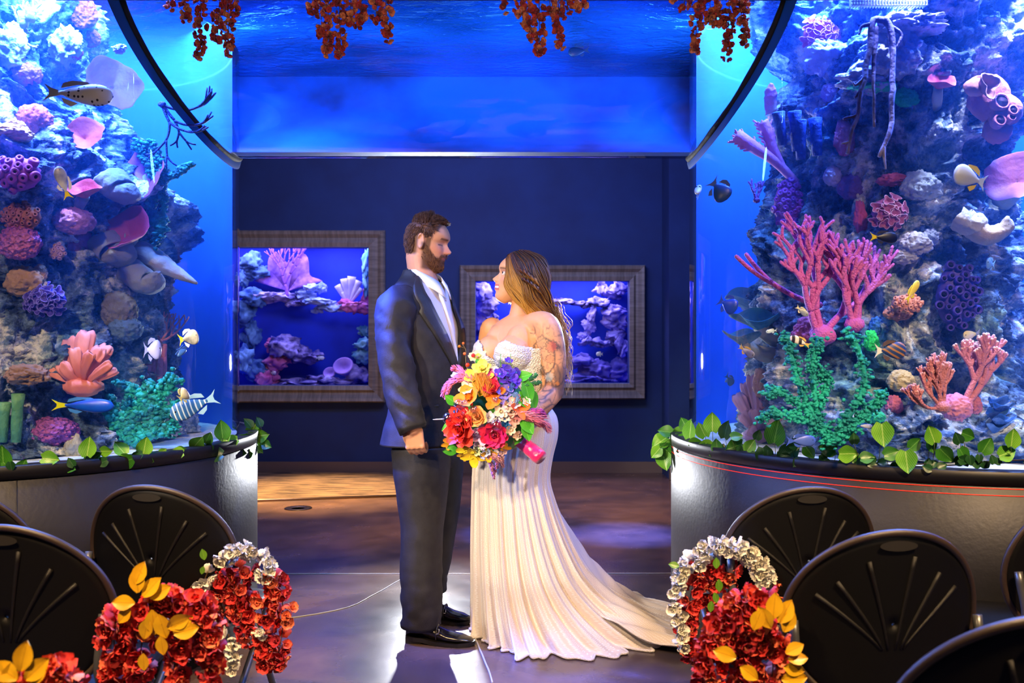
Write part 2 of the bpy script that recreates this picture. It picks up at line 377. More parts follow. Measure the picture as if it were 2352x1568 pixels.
# ================================================================ the two round tanks and the bridge
M_black = mat('matt black tank base', '1b1a1d', .5, c2='232228', ns=5, bump=.1, bs=60, spec=.6)
M_rim = mat('black rim', '151418', .45)
M_sand = mat('white tank floor', 'dfe9f5', .7, c2='b8cfe8', ns=20, bump=.4, bs=120)
M_back = mat('blue tank water glow', '0664f8', .8, c2='0450e8', ns=1.2)  # blue colour stands in for light scattered through the tank water
M_seal = mat('black sealant', '0c0b0b', .75, bump=.4, bs=30)
M_edge = mat('blue acrylic edge', '0b58b0', .6, c2='0a4a9a', ns=2)
def ringgrid(c, r, z0, z1, a0, a1, n, m=2):
    a = np.linspace(a0, a1, n); g = np.zeros((m, n, 3)); g[..., 0] = c[0] + r * np.cos(a); g[..., 1] = c[1] + r * np.sin(a); g[..., 2] = np.linspace(z0, z1, m)[:, None]; return g
def disc(mb, c, r, z, n=64, amp=0):
    a = np.linspace(0, 2 * math.pi, n, endpoint=False); rr = np.linspace(.02, r, 12); g = np.zeros((12, n, 3))
    g[..., 0] = c[0] + rr[:, None] * np.cos(a); g[..., 1] = c[1] + rr[:, None] * np.sin(a); g[..., 2] = z
    return mb.grid(g, cv=True)
M_water = bpy.data.materials.new('sea water'); M_water.use_nodes = True
_n = M_water.node_tree; _n.nodes.clear(); _o = _n.nodes.new('ShaderNodeOutputMaterial'); _v = _n.nodes.new('ShaderNodeVolumeScatter')
_v.inputs['Color'].default_value = (.04, .22, 1, 1); _v.inputs['Density'].default_value = .30; _n.links.new(_v.outputs[0], _o.inputs['Volume'])
M_surf = glassy('water surface', (.75, .88, 1), .9, .05, 1.33, .8, 9, .35)
def round_tank(c, a0, a1, label, lasers):
    t = thing('cylinder_aquarium', label, 'aquarium', (c[0], c[1], 0))
    obj('base_cabinet', MB().lathe([(RB - .06, 0), (RB - .06, .08), (RB, .08), (RB, RIM - .05), (RB - .004, RIM - .048)], 128, o=(c[0], c[1], 0)), M_black, t)
    obj('rim', MB().lathe([(RB - .004, RIM - .048), (RB + .004, RIM - .046), (RB + .004, RIM - .003), (RB, RIM), (RG + .02, RIM), (RG + .015, RIM - .02)], 128, o=(c[0], c[1], 0)), M_rim, t)
    obj('glass_cylinder', MB().grid(ringgrid(c, RG, RIM - .03, 3.0, 0, 2 * math.pi * 127 / 128, 128), cv=True), M_glass, t)
    obj('tank_floor', disc(MB(), c, RG - .01, RIM - .012), M_sand, t)
    obj('water_glow_shell', MB().grid(ringgrid(c, RG - .03, RIM - .01, 3.0, R(a0), R(a1), 90)), M_back, t)
    obj('water_surface', disc(MB(), c, RG - .035, 2.60), M_surf, t)
    obj('water', MB().lathe([(RG - .015, RIM - .005), (RG - .015, 2.58)], 96, o=(c[0], c[1], 0)), M_water, t, smooth=False)
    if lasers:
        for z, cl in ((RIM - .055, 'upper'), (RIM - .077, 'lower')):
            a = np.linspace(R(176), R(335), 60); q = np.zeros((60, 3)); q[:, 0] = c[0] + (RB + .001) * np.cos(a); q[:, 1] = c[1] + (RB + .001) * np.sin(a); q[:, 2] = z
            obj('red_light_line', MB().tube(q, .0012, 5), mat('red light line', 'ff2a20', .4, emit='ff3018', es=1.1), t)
    return t
tl = round_tank(TL, 19, 200, 'big round aquarium with salmon fan coral and dish corals on black cabinet', False)
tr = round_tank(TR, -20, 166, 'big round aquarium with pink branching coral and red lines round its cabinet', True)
# seam on the cabinet front of the first tank
a = R(-58); sx, sy = TL[0] + (RB + .001) * math.cos(a), TL[1] + (RB + .001) * math.sin(a)
obj('cabinet_seam', MB().box((sx, sy, .45), (.0015, .0015, .38)), M_rim, tl)
# bridge trough
BC = (4.28, 2.755); BR = .675; A0 = math.asin(.64 / BR)
def trough(r, al, n=80, e=0):
    g = np.zeros((len(al), n, 3))
    for i, q in enumerate(al):
        dd = r * math.sin(q); z = BC[1] - r * math.cos(q); rg = RG + e
        xl = TL[0] + math.sqrt(rg * rg - dd * dd); xr = TR[0] - math.sqrt(rg * rg - dd * dd)
        g[i, :, 0] = np.linspace(xl, xr, n); g[i, :, 1] = BC[0] + dd; g[i, :, 2] = z
    return g
bt = thing('bridge_aquarium', 'curved acrylic water bridge spanning overhead between the two round aquaria', 'aquarium', (-.2, 4.28, 2.08))
obj('acrylic_trough', MB().grid(trough(BR, np.linspace(-A0, A0, 40))), glassy('trough acrylic', (.93, .97, 1), .8), bt)
M_tb = mat('bridge water glow', '08286e', .55, c2='1764e0', ns=1.3, contrast=(.40, .62))  # mottled blue painted as the lighter and darker glow of bridge water
obj('water_glow_shell', MB().grid(trough(BR - .012, np.linspace(-.05, A0 * 1.07, 26))), M_tb, bt)
# rippled water surface seen from below
def ripple_mat():
    m = bpy.data.materials.new('rippled water underside'); m.use_nodes = True; nt = m.node_tree; N = nt.nodes; L = nt.links; b = N['Principled BSDF']
    tc = N.new('ShaderNodeTexCoord'); mp = N.new('ShaderNodeMapping'); mp.inputs['Scale'].default_value = (1, 1.5, 1); L.new(tc.outputs['Object'], mp.inputs[0])
    n = N.new('ShaderNodeTexNoise'); n.inputs['Scale'].default_value = 9; n.inputs['Detail'].default_value = 5; n.inputs['Distortion'].default_value = 1.6; L.new(mp.outputs[0], n.inputs[0])
    n2 = N.new('ShaderNodeTexNoise'); n2.inputs['Scale'].default_value = 1.3; n2.inputs['Detail'].default_value = 2; L.new(tc.outputs['Object'], n2.inputs[0])
    r = N.new('ShaderNodeValToRGB'); r.color_ramp.elements[0].position = .36; r.color_ramp.elements[0].color = C('083c6e'); r.color_ramp.elements[1].position = .66; r.color_ramp.elements[1].color = C('2f88e8'); L.new(n2.outputs[0], r.inputs[0])
    L.new(r.outputs[0], b.inputs['Base Color']); b.inputs['Metallic'].default_value = .55; b.inputs['Roughness'].default_value = .12
    bp = N.new('ShaderNodeBump'); bp.inputs['Strength'].default_value = .9; bp.inputs['Distance'].default_value = .03; L.new(n.outputs[0], bp.inputs['Height']); L.new(bp.outputs[0], b.inputs['Normal'])
    return m
g = np.zeros((14, 60, 3))
for i, dd in enumerate(np.linspace(-.62, .64, 14)):
    xl = TL[0] + math.sqrt(RG ** 2 - dd * dd); xr = TR[0] - math.sqrt(RG ** 2 - dd * dd)
    g[i, :, 0] = np.linspace(xl, xr, 60); g[i, :, 1] = BC[0] + dd; g[i, :, 2] = 2.585
obj('water_surface', MB().grid(g), ripple_mat(), bt)
for sd in (-1,):
    y = BC[0] + sd * .65; z = BC[1] - BR * math.cos(A0)
    obj('trough_rail', MB().box((-.19, y, z + .03), (1.48, .02, .03)), M_rim, bt, smooth=False)
for (c, s) in ((TL, 1), (TR, -1)):
    al = np.linspace(-A0, A0 , 60); q = []; q2 = []
    for v in al:
        dd = BR * math.sin(v); x = c[0] + s * math.sqrt(RG ** 2 - dd * dd); q.append((x + s * .004, BC[0] + dd, BC[1] - BR * math.cos(v) - .002))
        r2 = BR + .045; dd2 = r2 * math.sin(v) ; x2 = c[0] + s * (math.sqrt(max(RG ** 2 - dd2 * dd2, .01)) + .003); q2.append((x2, BC[0] + dd2, BC[1] - r2 * math.cos(v)))
    q = np.array(q); q2 = np.array(q2)
    obj('sealant_bead', MB().tube(q, .013 + .005 * fbm(q * 8, 3), 8), M_seal, bt)
    g = np.stack([q, .5 * (q + q2), q2]); g[1, :, 0] += s * .006
    obj('acrylic_edge', MB().grid(g), M_edge, bt)
# ================================================================ rockwork and corals
def rock_mat(name, ca, cb, cc):
    m = bpy.data.materials.new(name); m.use_nodes = True; nt = m.node_tree; N = nt.nodes; L = nt.links; b = N['Principled BSDF']
    tc = N.new('ShaderNodeTexCoord')
    n = N.new('ShaderNodeTexNoise'); n.inputs['Scale'].default_value = 7; n.inputs['Detail'].default_value = 9; n.inputs['Roughness'].default_value = .7; L.new(tc.outputs['Object'], n.inputs[0])
    r = N.new('ShaderNodeValToRGB'); e = r.color_ramp.elements; e[0].position = .40; e[0].color = C(ca); e[1].position = .60; e[1].color = C(cc)
    q = e.new(.5); q.color = C(cb); L.new(n.outputs[0], r.inputs[0])
    v = N.new('ShaderNodeTexNoise'); v.inputs['Scale'].default_value = 3.2; v.inputs['Detail'].default_value = 3; L.new(tc.outputs['Object'], v.inputs[0])
    r2 = N.new('ShaderNodeValToRGB'); r2.color_ramp.elements[0].position = .5; r2.color_ramp.elements[0].color = (1, 1, 1, 1); r2.color_ramp.elements[1].position = .68; r2.color_ramp.elements[1].color = C('4fa8a0'); L.new(v.outputs[0], r2.inputs[0])
    x = N.new('ShaderNodeMix'); x.data_type = 'RGBA'; x.blend_type = 'MULTIPLY'; x.inputs[0].default_value = .8; L.new(r.outputs[0], x.inputs[6]); L.new(r2.outputs[0], x.inputs[7]); L.new(x.outputs[2], b.inputs['Base Color'])
    b.inputs['Roughness'].default_value = .85
    n3 = N.new('ShaderNodeTexNoise'); n3.inputs['Scale'].default_value = 38; n3.inputs['Detail'].default_value = 8; L.new(tc.outputs['Object'], n3.inputs[0])
    bp = N.new('ShaderNodeBump'); bp.inputs['Strength'].default_value = 1; bp.inputs['Distance'].default_value = .03; L.new(n3.outputs[0], bp.inputs['Height']); L.new(bp.outputs[0], b.inputs['Normal']); return m
M_rock = rock_mat('reef rock', '142c58', '6a88b8', 'f0f2fc')
def rock_column(c, prof, seed, label, par=None):
    """prof: (z, radius, cx offset, cy offset)"""
    nu, nv = 340, 420; z = np.linspace(RIM - .02, 2.78, nu); a = np.linspace(0, 2 * math.pi, nv, endpoint=False)
    r0 = interp(prof, z)[:, None]; ox = interp(prof, z, 2)[:, None]; oy = interp(prof, z, 3)[:, None]
    g = np.zeros((nu, nv, 3)); g[..., 0] = np.cos(a) * r0; g[..., 1] = np.sin(a) * r0; g[..., 2] = z[:, None]
    p = g * 1.0; warp = p + .12 * np.stack([noise(p * 4, seed + 40), noise(p * 4, seed + 41), noise(p * 4, seed + 42)], -1)
    d = .15 * fbm(warp * 2.6, 3, seed) + .10 * (fbm(warp * 6.5, 4, seed + 5, True) - .2) + .035 * fbm(warp * 22, 4, seed + 9, True) + .016 * fbm(p * 55, 2, seed + 14, True) - .05 * sm(.35, .6, fbm(p * 7, 2, seed + 30))
    led = .07 * np.sin(z[:, None] * 15 + 3 * noise(p * 1.5, seed + 3)) * sm(-.2, .6, noise(p * 2, seed + 6))
    rr = r0 + d + led; g[..., 0] = c[0] + ox + np.cos(a) * rr; g[..., 1] = c[1] + oy + np.sin(a) * rr
    g[..., 2] += .03 * noise(p * 9, seed + 8)
    dd = np.hypot(g[..., 0] - c[0], g[..., 1] - c[1]); k = np.minimum(1, (RG - .09) / dd)
    g[..., 0] = c[0] + (g[..., 0] - c[0]) * k; g[..., 1] = c[1] + (g[..., 1] - c[1]) * k; g[..., 2] = np.maximum(g[..., 2], RIM - .008)
    m = MB().rings(g); o = obj('reef_rock', m, M_rock, loc=(c[0] + ox[0, 0], c[1] + oy[0, 0], RIM)); tag(o, label, 'rock')
    me = o.data; bv = BVHTree.FromPolygons([Vector(q) for q in g.reshape(-1, 3)], [tuple(f) for f in m.f if len(f) == 4])
    return o, bv
rkL, bvL = rock_column(TL, [(.86, .78, .02, -.05), (1.1, .70, .0, -.05), (1.5, .66, 0, 0), (1.9, .66, 0, -.05), (2.2, .56, -.05, 0), (2.5, .46, -.05, 0), (2.8, .5, -.1, 0)], 3, 'craggy blue-white rock column holding the salmon fan coral')
rkR, bvR = rock_column(TR, [(.86, .62, -.13, -.12), (1.05, .54, -.20, -.14), (1.4, .47, -.25, -.14), (1.8, .43, -.26, -.14), (2.15, .43, -.24, -.14), (2.45, .46, -.20, -.18), (2.8, .52, -.15, -.1)], 21, 'craggy blue-white rock column holding the pink branching coral')
def hit(x, y, dflt=3.62):
    """point on the rock seen at pixel (x, y), and its tank"""
    o = Vector((0, 0, EYE)); d = Vector(P(x, y, 1)) - o; d.normalize()
    bv = bvL if x < 1176 else bvR; h = bv.ray_cast(o, d)
    c = TL if x < 1176 else TR
    if h[0] is not None and h[0].y < 4.45: return np.array(h[0]), c
    return P(x, y, dflt), c
def spot_at(x, y, fwd=0, dflt=3.9):
    p, c = hit(x, y, dflt); v = nz(np.array([0, 0, EYE]) - p); return p + v * fwd, p[1] - fwd
def pm(px, d): return px / F * d       # pixels -> metres
def out_dir(p, c, up=.3):
    n = np.array([p[0] - c[0], p[1] - c[1], 0]); n = nz(n); n[2] = up; return nz(n)
MK = mat
def c_thing(name, label, p, group=None): return thing(name, label, 'coral', p, group)

# dish corals -------------------------------------------------------------
def dish(x, y, rpx, rypx, facing, col, under, label, stem=(0, 20), fwd=.06, seed=0):
    p, d = spot_at(x, y, fwd); r = pm(rpx, d); t = c_thing('dish_coral', label, p)
    fr = frame(facing); k = rypx / rpx
    def wave(g, a):
        rad = np.hypot(g[..., 0], g[..., 1]) / r; wv = fbm(np.stack([np.cos(a) * 1.3, np.sin(a) * 1.3, a * 0 + seed], -1), 3, seed)
        f = 1 + .28 * wv * rad; g[..., 0] *= f; g[..., 1] *= f * k; g[..., 2] += .16 * r * rad ** 2 * np.sin(3 * a + seed) * .8; return g
    prof = [(r * .02, -.02), (r * .5, r * .02), (r * .85, r * .14), (r * 1.0, r * .27), (r * 1.04, r * .27), (r * .98, r * .18), (r * .8, r * .02), (r * .45, -r * .22), (r * .2, -r * .42)]
    m = MB().lathe(prof[:5], 40, fr, p, wave); m.f = m.f[:-2]
    obj('dish', m, MK('dish ' + col, col, .6, c2=col, ns=20, bump=.35, bs=50), t)
    m = MB().lathe(prof[4:], 40, fr, p, wave); m.f = m.f[:-2]
    obj('dish_rim', m, MK('dish rim ' + under, under, .8, bump=.7, bs=60, c2=col, ns=12), t)
    b = p - fr[:, 2] * r * .35; ax_ = TL if x < 1176 else TR; q = b - fr[:, 2] * r * .5 + nz(np.array([ax_[0] - b[0], ax_[1] - b[1], -.1])) * .14
    obj('stalk', MB().tube(spline([b, (b + q) / 2 + (0, 0, -.01), q], 8), np.linspace(r * .3, r * .45, 8), 12), MK('coral stalk beige', 'b8b2a4', .85, c2='98a0a8', ns=9, bump=.8, bs=40), t)
    return t
dish(262, 198, 62, 68, (.45, -.8, .35), '64349a', 'd08090', 'large lilac dish coral behind the spotted white fish', (30, 10), .10, 1)
dish(192, 312, 44, 38, (.1, -.85, .5), 'cc4a40', 'ff9a78', 'salmon cup-shaped dish coral under the spotted fish', (0, 25), .12, 2)
dish(334, 402, 54, 64, (-.25, -.85, .3), '9a4898', 'e89090', 'tall mauve dish coral beside the teal seaweed', (-40, 30), .22, 3)
dish(190, 438, 42, 26, (.0, -.62, .78), 'c84860', 'e89888', 'small flat pink dish coral beside the blue tang', (0, 30), .09, 4)
dish(291, 534, 58, 56, (-.2, -.8, .45), 'c85088', 'e8a098', 'pink dish coral above the long beige ledge coral', (-20, 30), .22, 5)
dish(2335, 412, 70, 60, (-.5, -.75, .3), 'c07098', 'e8b0a0', 'long pale pink ear-shaped dish coral behind the unicorn tang', (-60, 10), .25, 6)
dish(2160, 190, 34, 24, (.1, -.6, .7), 'c04a78', 'e88a9a', 'small rose dish coral below the dark floating ledge', (0, 20), .05, 7)
dish(1722, 690, 62, 20, (-.3, -.4, .8), '3f7fae', '88b8d8', 'blue-grey ruffled shelf coral, upper of the three at the rock edge', (40, 0), .0, 8)
dish(1740, 735, 60, 18, (-.3, -.4, .8), '2f7fa0', '70b0c8', 'teal-grey shelf coral between two others at the rock edge', (40, 0), .02, 9)
dish(1706, 775, 46, 10, (-.2, -.3, .9), '4a90b8', 'c8e0f0', 'thin pale shelf coral, lowest of the three at the rock edge', (60, 0), .0, 10)
def ledge(pts, w0, w1, label, col='c8b8a8', fwd=.1, th=.35):
    p, d = spot_at(*pts[0], fwd); t = c_thing('ledge_coral', label, p); q = np.array([P(x, y, d - .02 * i) for i, (x, y) in enumerate(pts)])
    q = spline(q, 14); r = np.interp(np.linspace(0, 1, 14), (0, .3, .8, 1), (pm(w0, d), pm(w0, d) * .9, pm(w1, d), pm(w1, d) * .3)); r *= 1 + .12 * noise(q * 30)
    q = spline(q, 30); r = np.interp(np.linspace(0, 1, 30), np.linspace(0, 1, 14), r); obj('ledge', rough(MB().tube(q, r, 26, flat=1.5), .010, 22, int(pts[0][0])), MK('ledge ' + col, col, .85, c2='9aa0b0', ns=10, bump=.8, bs=40), t)
ledge([(322, 575), (380, 610), (450, 650)], 26, 10, 'long beige ledge coral pointing out over open water', fwd=.06)
ledge([(300, 622), (345, 650), (365, 625)], 30, 16, 'broad grey-beige shelf coral under the long ledge', 'a0aab0', .05)
ledge([(255, 415), (285, 440), (300, 430)], 34, 20, 'pale rounded bracket coral below the tall mauve dish', '8a8a98', -.03)
ledge([(245, 560), (270, 585), (260, 560)], 36, 24, 'pale fluffy bracket coral below the pink dish', '98988c', -.03)
ledge([(2215, 500), (2265, 540), (2305, 525), (2312, 500)], 26, 14, 'beige curled mushroom coral over open water', 'c8b49a', .12)
ledge([(2200, 500), (2235, 520), (2250, 490)], 24, 18, 'cream knobbly coral joined to the curled mushroom coral', 'd8d0c0', .15)

# boulders ----------------------------------------------------------------
def boulder(x, y, rx, ry, col, label, c2=None, vor=False, fwd=.03, amp=.12, bump=.9, bs=60, name='boulder_coral', seed=0, bd=.012):
    p, d = spot_at(x, y, fwd); t = obj(name, MB().ball(p, (pm(rx, d), pm(rx, d) * .8, pm(ry, d)), 5, amp=amp, sc=2.5, seed=seed) if False else rough(MB().ball(p, (pm(rx, d), pm(rx, d) * .8, pm(ry, d)), 5, amp=amp, sc=2.5, seed=seed), pm(rx, d) * .16, 5 / pm(rx, d), seed), MK('boulder ' + col + str(bs), col, .8, c2=c2 or col, ns=6, bump=bump, bs=bs, vor=vor, bdist=bd), loc=p)
    return tag(t, label, 'coral')
boulder(78, 277, 40, 34, 'c86a5c', 'round brick-pink ball coral on a tan arm', 'a04858', bs=50)
boulder(158, 118, 30, 22, 'e070b0', 'bright pink mossy coral lump on white rock', 'c05098', vor=True, bs=90)
boulder(190, 30, 30, 36, 'd868a8', 'pink ridged coral hanging near the water surface', 'b05090', vor=True, bs=60, amp=.3)
boulder(208, 88, 22, 20, 'd878c0', 'small pink knobbly coral on the rock edge', 'a050a0', vor=True, bs=80)
boulder(60, 172, 34, 26, 'a84a80', 'dark rose coral lump beside a grey lobe', 'c07098', bs=60)
boulder(68, 165, 26, 22, '9a8fae', 'grey lilac lobe coral above the round ball coral')
boulder(45, 558, 46, 38, 'c85aa8', 'magenta honeycomb coral with open cells', 'e080c0', vor=True, bs=70, bump=1.5)
boulder(120, 990, 60, 28, '8a3fa8', 'purple honeycomb mound low on the rock', 'b060c0', vor=True, bs=70, bump=1.5)
boulder(168, 508, 48, 28, 'c06a98', 'shaggy pink ridged coral', 'd890b0', bs=28, bump=1.6)
boulder(182, 560, 30, 34, 'a0488c', 'dark pink shaggy coral hanging under the ridged one', 'c070a8', bs=28, bump=1.6)
boulder(58, 648, 44, 32, 'd8b48a', 'cream and tan lumpy rock coral above the violet cabbage coral', 'b08a68', bs=30, amp=.3)
boulder(92, 628, 16, 20, 'c8a080', 'small tan knob beside the cream lumpy coral', bs=40)
boulder(62, 860, 46, 20, 'b08a70', 'brown flat rock coral beside the salmon fan coral', '8a6a5a', bs=30, amp=.35)
boulder(168, 1025, 20, 30, 'c0b8a8', 'pale stony block beside the purple mound', '98a0a0', bs=40, amp=.3)
boulder(272, 715, 42, 42, '6a6858', 'olive tan brain coral in shade', '7a7868', bs=36, bump=1.4)
boulder(285, 755, 40, 28, '5a7a98', 'soft blue-grey coral mound under the olive brain coral', bs=50)
boulder(25, 308, 46, 18, 'd8a878', 'tan forked coral arm at the edge of view', 'c09068', bs=50, amp=.35)
boulder(35, 290, 24, 12, 'e0b080', 'short tan coral knob above the forked arm', bs=50, amp=.35)
boulder(1953, 430, 29, 27, '8a5fb8', 'round purple ball coral beside the roots', '6a48a0', bs=50)
boulder(1912, 405, 20, 22, '9a80b8', 'small lilac ball coral with a white top', 'c8c0d8', bs=50)
boulder(2052, 414, 38, 12, 'e8708e', 'flat rose-pink encrusting coral on white rock', 'd05a80', amp=.4, bs=40)
boulder(2112, 430, 44, 32, 'c0c8d8', 'white rounded rock lump with pale top', '98a8c0', bs=30, amp=.3, name='rock_lump')
boulder(2080, 225, 26, 20, '18e088', 'glowing green coral under white rock', '10b070', bs=50, amp=.3)
boulder(2000, 200, 50, 10, '48e0b0', 'thin mint green coral band under the roots', bs=50, amp=.4)
boulder(1938, 318, 22, 40, 'c06080', 'dark pink sponge wall beside the roots', amp=.3)
boulder(1905, 215, 20, 20, 'b890c0', 'dull lilac lump under white rock', amp=.3)
boulder(1975, 500, 14, 34, 'd85888', 'narrow red-pink encrusting coral beneath the purple ball', amp=.5, bs=40)
boulder(2068, 875, 0.1 + 30, 24, 'c8b890', 'sandy yellow coral mound behind the peach branching coral', bs=50, fwd=.04)
boulder(1785, 960, 28, 24, 'a88a98', 'dusky mauve coral mound behind teal weed', 'c8a0a0', bs=50)
boulder(2010, 957, 22, 14, '28c0a0', 'mint green mossy lump low on the rock', bs=60)
boulder(2053, 930, 18, 20, 'd878a0', 'small pink cone coral above the mossy lump', amp=.35, bs=60)
boulder(2195, 935, 34, 30, 'c870a8', 'large pink lobed lump at the foot of the peach branching coral', 'e090b8', bs=14, fwd=.22)
boulder(2240, 930, 14, 20, 'c07090', 'small dusky pink knob beside the pink lobed lump', amp=.3, fwd=.18)
boulder(2000, 783, 16, 22, '20e070', 'bright green coral tuft behind the striped angelfish', bs=60, amp=.4)
boulder(2014, 750, 18, 20, '2a70d0', 'cobalt blue coral knot', bs=60, amp=.3)
boulder(2060, 720, 30, 16, 'd09080', 'orange-pink spongy base under the yellow fish', bs=70)
boulder(1862, 760, 42, 30, 'b8588f', 'dark magenta mound behind the pink branching coral', bs=60, amp=.3)
boulder(1745, 880, 16, 32, 'b88a88', 'narrow tan-pink sponge behind the lavender ridge coral', amp=.3, bs=40)
for i, (x, y, rx, ry) in enumerate([(2100, 560, 34, 24), (2130, 545, 24, 20), (2080, 590, 26, 16)]):
    boulder(x, y, rx, ry, 'd8d4e8', ['white bumpy rock lobe, middle of three under the black fish', 'white bumpy rock lobe, upper of three', 'white bumpy rock lobe, lowest of three'][i], 'a8b0d0', bs=30, amp=.35, seed=i, name='rock_lump', fwd=.06)
for i, (x, y, rx, ry, lb) in enumerate([(150, 105, 34, 42, 'bright white rock lump behind the pink mossy coral'), (20, 110, 34, 50, 'tall bleached rock lump at the edge of view'), (275, 112, 14, 10, 'small white rock chip near the bridge'), (2060, 120, 60, 56, 'big bleached rock with pitted face beside the roots'), (1900, 130, 50, 40, 'bleached rock beside the pink ruffle coral'), (1990, 185, 60, 24, 'bleached rock shelf under the roots'), (2090, 60, 70, 24, 'bleached rock under the plastic grating')]):
    boulder(x, y, rx, ry, 'dfe0f0', lb, 'a0a8d8', bs=22, amp=.5, bump=1.4, seed=i + 30, name='rock_lump', bd=.02)

# polyp clusters ------------------------------------------------------------
def polyps(x, y, rx, ry, n, pr, col, inner, label, length=1.2, hole=.45, fwd=.03, wob=.25, name='polyp_coral', flare=1.0, face=None):
    p, d = spot_at(x, y, fwd); t = c_thing(name, label, p); A, B = pm(rx, d), pm(ry, d); r = pm(pr, d)
    m1 = MK('polyp ' + col, col, .6, c2=col, ns=30, bump=.3, bs=80); m2 = MK('polyp inner ' + inner, inner, .8)
    obj('base', MB().ball(p, (A * .92, A * .6, B * .92), 3, amp=.15, seed=n), m1, t)
    L = r * length
    me = mesh('polyp', MB().lathe([(r * .75, -L), (r * .95, -L * .2), (r * 1.0 * flare, L * .3), (r * .8 * flare, L * .55), (r * hole, L * .55), (r * hole * .8, L * .1), (.0005, L * .05)], 12), m1)
    mh = mesh('mouth', MB().lathe([(r * hole * .85, L * .3), (.0005, L * .28)], 10), m2)
    k = 0; i = 0
    while k < n and i < 4000:
        i += 1; u = (k + .5) / n; th = k * 2.399963; rr = math.sqrt(u); dx = rr * math.cos(th); dz = rr * math.sin(th)
        nrm = nz([dx / A * 1.0, -math.sqrt(max(1 - rr * rr, .02)) / (A * .6), dz / B]); nrm = nz(nrm + np.random.randn(3) * wob * .5)
        if face is not None: nrm = nz(nrm * .4 + nz(face))
        q = p + (dx * A, -math.sqrt(max(1 - rr * rr, 0)) * A * .6, dz * B); s = random.uniform(.75, 1.2); M = frame(nrm)
        a = inst('polyp', me, t, q, M, s); inst('mouth', mh, a, q, None, 1) if False else None
        b = bpy.data.objects.new('mouth', mh); COL.objects.link(b); b.parent = a; WL[b.name] = q
        k += 1
    return t
polyps(42, 400, 54, 42, 18, 12, 'a040b0', '2a1030', 'cluster of fat violet barrel polyps with dark mouths', 1.2, .38)
polyps(52, 498, 46, 32, 34, 6, 'c87a5a', '5a2a20', 'cluster of small orange tube polyps with pale rims', 1.3, .5)
polyps(133, 578, 18, 20, 14, 5, 'd0a0a0', '8a5a5a', 'little pale pink polyp ball beside honeycomb coral', 1.0, .3)
polyps(2195, 680, 48, 78, 30, 9.5, '4838b0', '14103a', 'upright cluster of indigo tube polyps on the rock edge', 2.4, .68, .06, .3, flare=1.05, face=(.0, -1, .1))
polyps(2082, 698, 36, 24, 26, 5, 'e09a88', 'a05a50', 'orange-pink polyp patch under the yellow fish', 1.2, .35, .06)
polyps(1810, 475, 34, 68, 40, 8, '8a20a0', '3a0850', 'tall magenta-purple bubble cluster beside the roots', .9, .2, .03, name='bubble_coral')
def tubes(items, col, rim, label, fwd=.1, name='tube_sponge', lean=(.15, 0, 1), cup=None):
    p, d = spot_at(*items[0][:2], fwd); t = c_thing(name, label, p)
    for (x, y, rp, L) in items:
        q = P(x, y, d); r = pm(rp, d); h = pm(L, d); M = frame(nz(np.array(lean) + np.random.randn(3) * .06))
        prof = [(r * .7, -h), (r * .85, -h * .6), (r * .8, -h * .3), (r, 0), (r * .78, .003), (r * .65, -h * .15), (.001, -h * .2)]
        a = obj('tube', MB().lathe(prof, 20, M, q), MK('tube ' + col, col, .7, c2=rim, ns=14, contrast=(.5, .8), bump=1, bs=50), t)
    return t
tubes([(1788, 258, 15, 75), (1825, 256, 16, 90), (1838, 276, 15, 90), (1872, 272, 16, 85)], '1a3fa0', '6a90e0', 'four dark blue tube sponges with ringed mouths standing together', .15, lean=(-.12, -.12, 1))
tubes([(12, 925, 14, 90), (42, 905, 15, 110)], '4a8a60', '8ac080', 'pair of mossy green tube sponges at the edge of view', .08)
tubes([(340, 838, 13, 34), (358, 800, 0.1 + 7, 60), (376, 792, 8, 70), (366, 820, 9, 60)], 'd878a8', 'e8a0c0', 'pink finger coral behind the bluish angelfish', .05, name='finger_coral', lean=(.1, -.1, 1))
tubes([(52, 28, 12, 36), (72, 20, 14, 30)], 'c8c0e8', 'f0e8ff', 'two bleached cup sponges high on the rock', .08)

# fan of fleshy fingers ------------------------------------------------------
def lobes(x, y, items, col, label, fwd=.12, name='fan_coral', basew=45, c2=None, groove=1.0):
    p, d = spot_at(x, y, fwd); t = c_thing(name, label, p); m = MK('lobe ' + col, col, .6, c2=c2 or col, ns=9, bump=.6, bs=22, stretch=(1, 1, .5), sub=0)
    obj('base', MB().ball(p, (pm(basew, d), pm(basew, d) * .7, pm(basew * .5, d)), 3, amp=.3, sc=3, seed=5), m, t)
    for i, (tx, ty, wd, dep) in enumerate(items):
        e = P(tx, ty, d + dep); q = spline([p + (e - p) * .08, p + (e - p) * .5 + (0, -.02, 0), e], 12)
        k = np.linspace(0, 1, 12); r = pm(wd, d) * np.interp(k, (0, .35, .8, .95, 1), (.4, .7, 1.1, 1.15, .85)); g = []
        a = np.linspace(0, 2 * math.pi, 26, endpoint=False); tt = nz(e - p); sd = nz(np.cross(tt, (0, 1, 0))); fw = np.cross(sd, tt)
        for j in range(12):
            rad = r[j] * (1 + .20 * np.sin(a * 6 + i * 2) * k[j] * groove + .10 * noise(np.stack([a, a * 0 + j * .6, a * 0 + i], -1)))
            g.append(q[j] + rad[:, None] * (np.cos(a)[:, None] * sd + .34 * np.sin(a)[:, None] * fw) + tt * (.3 * r[-1] * np.sin(a * 3 + i) * (j > 9))[:, None])
        obj('lobe', MB().rings(np.array(g)), m, t)
    return t
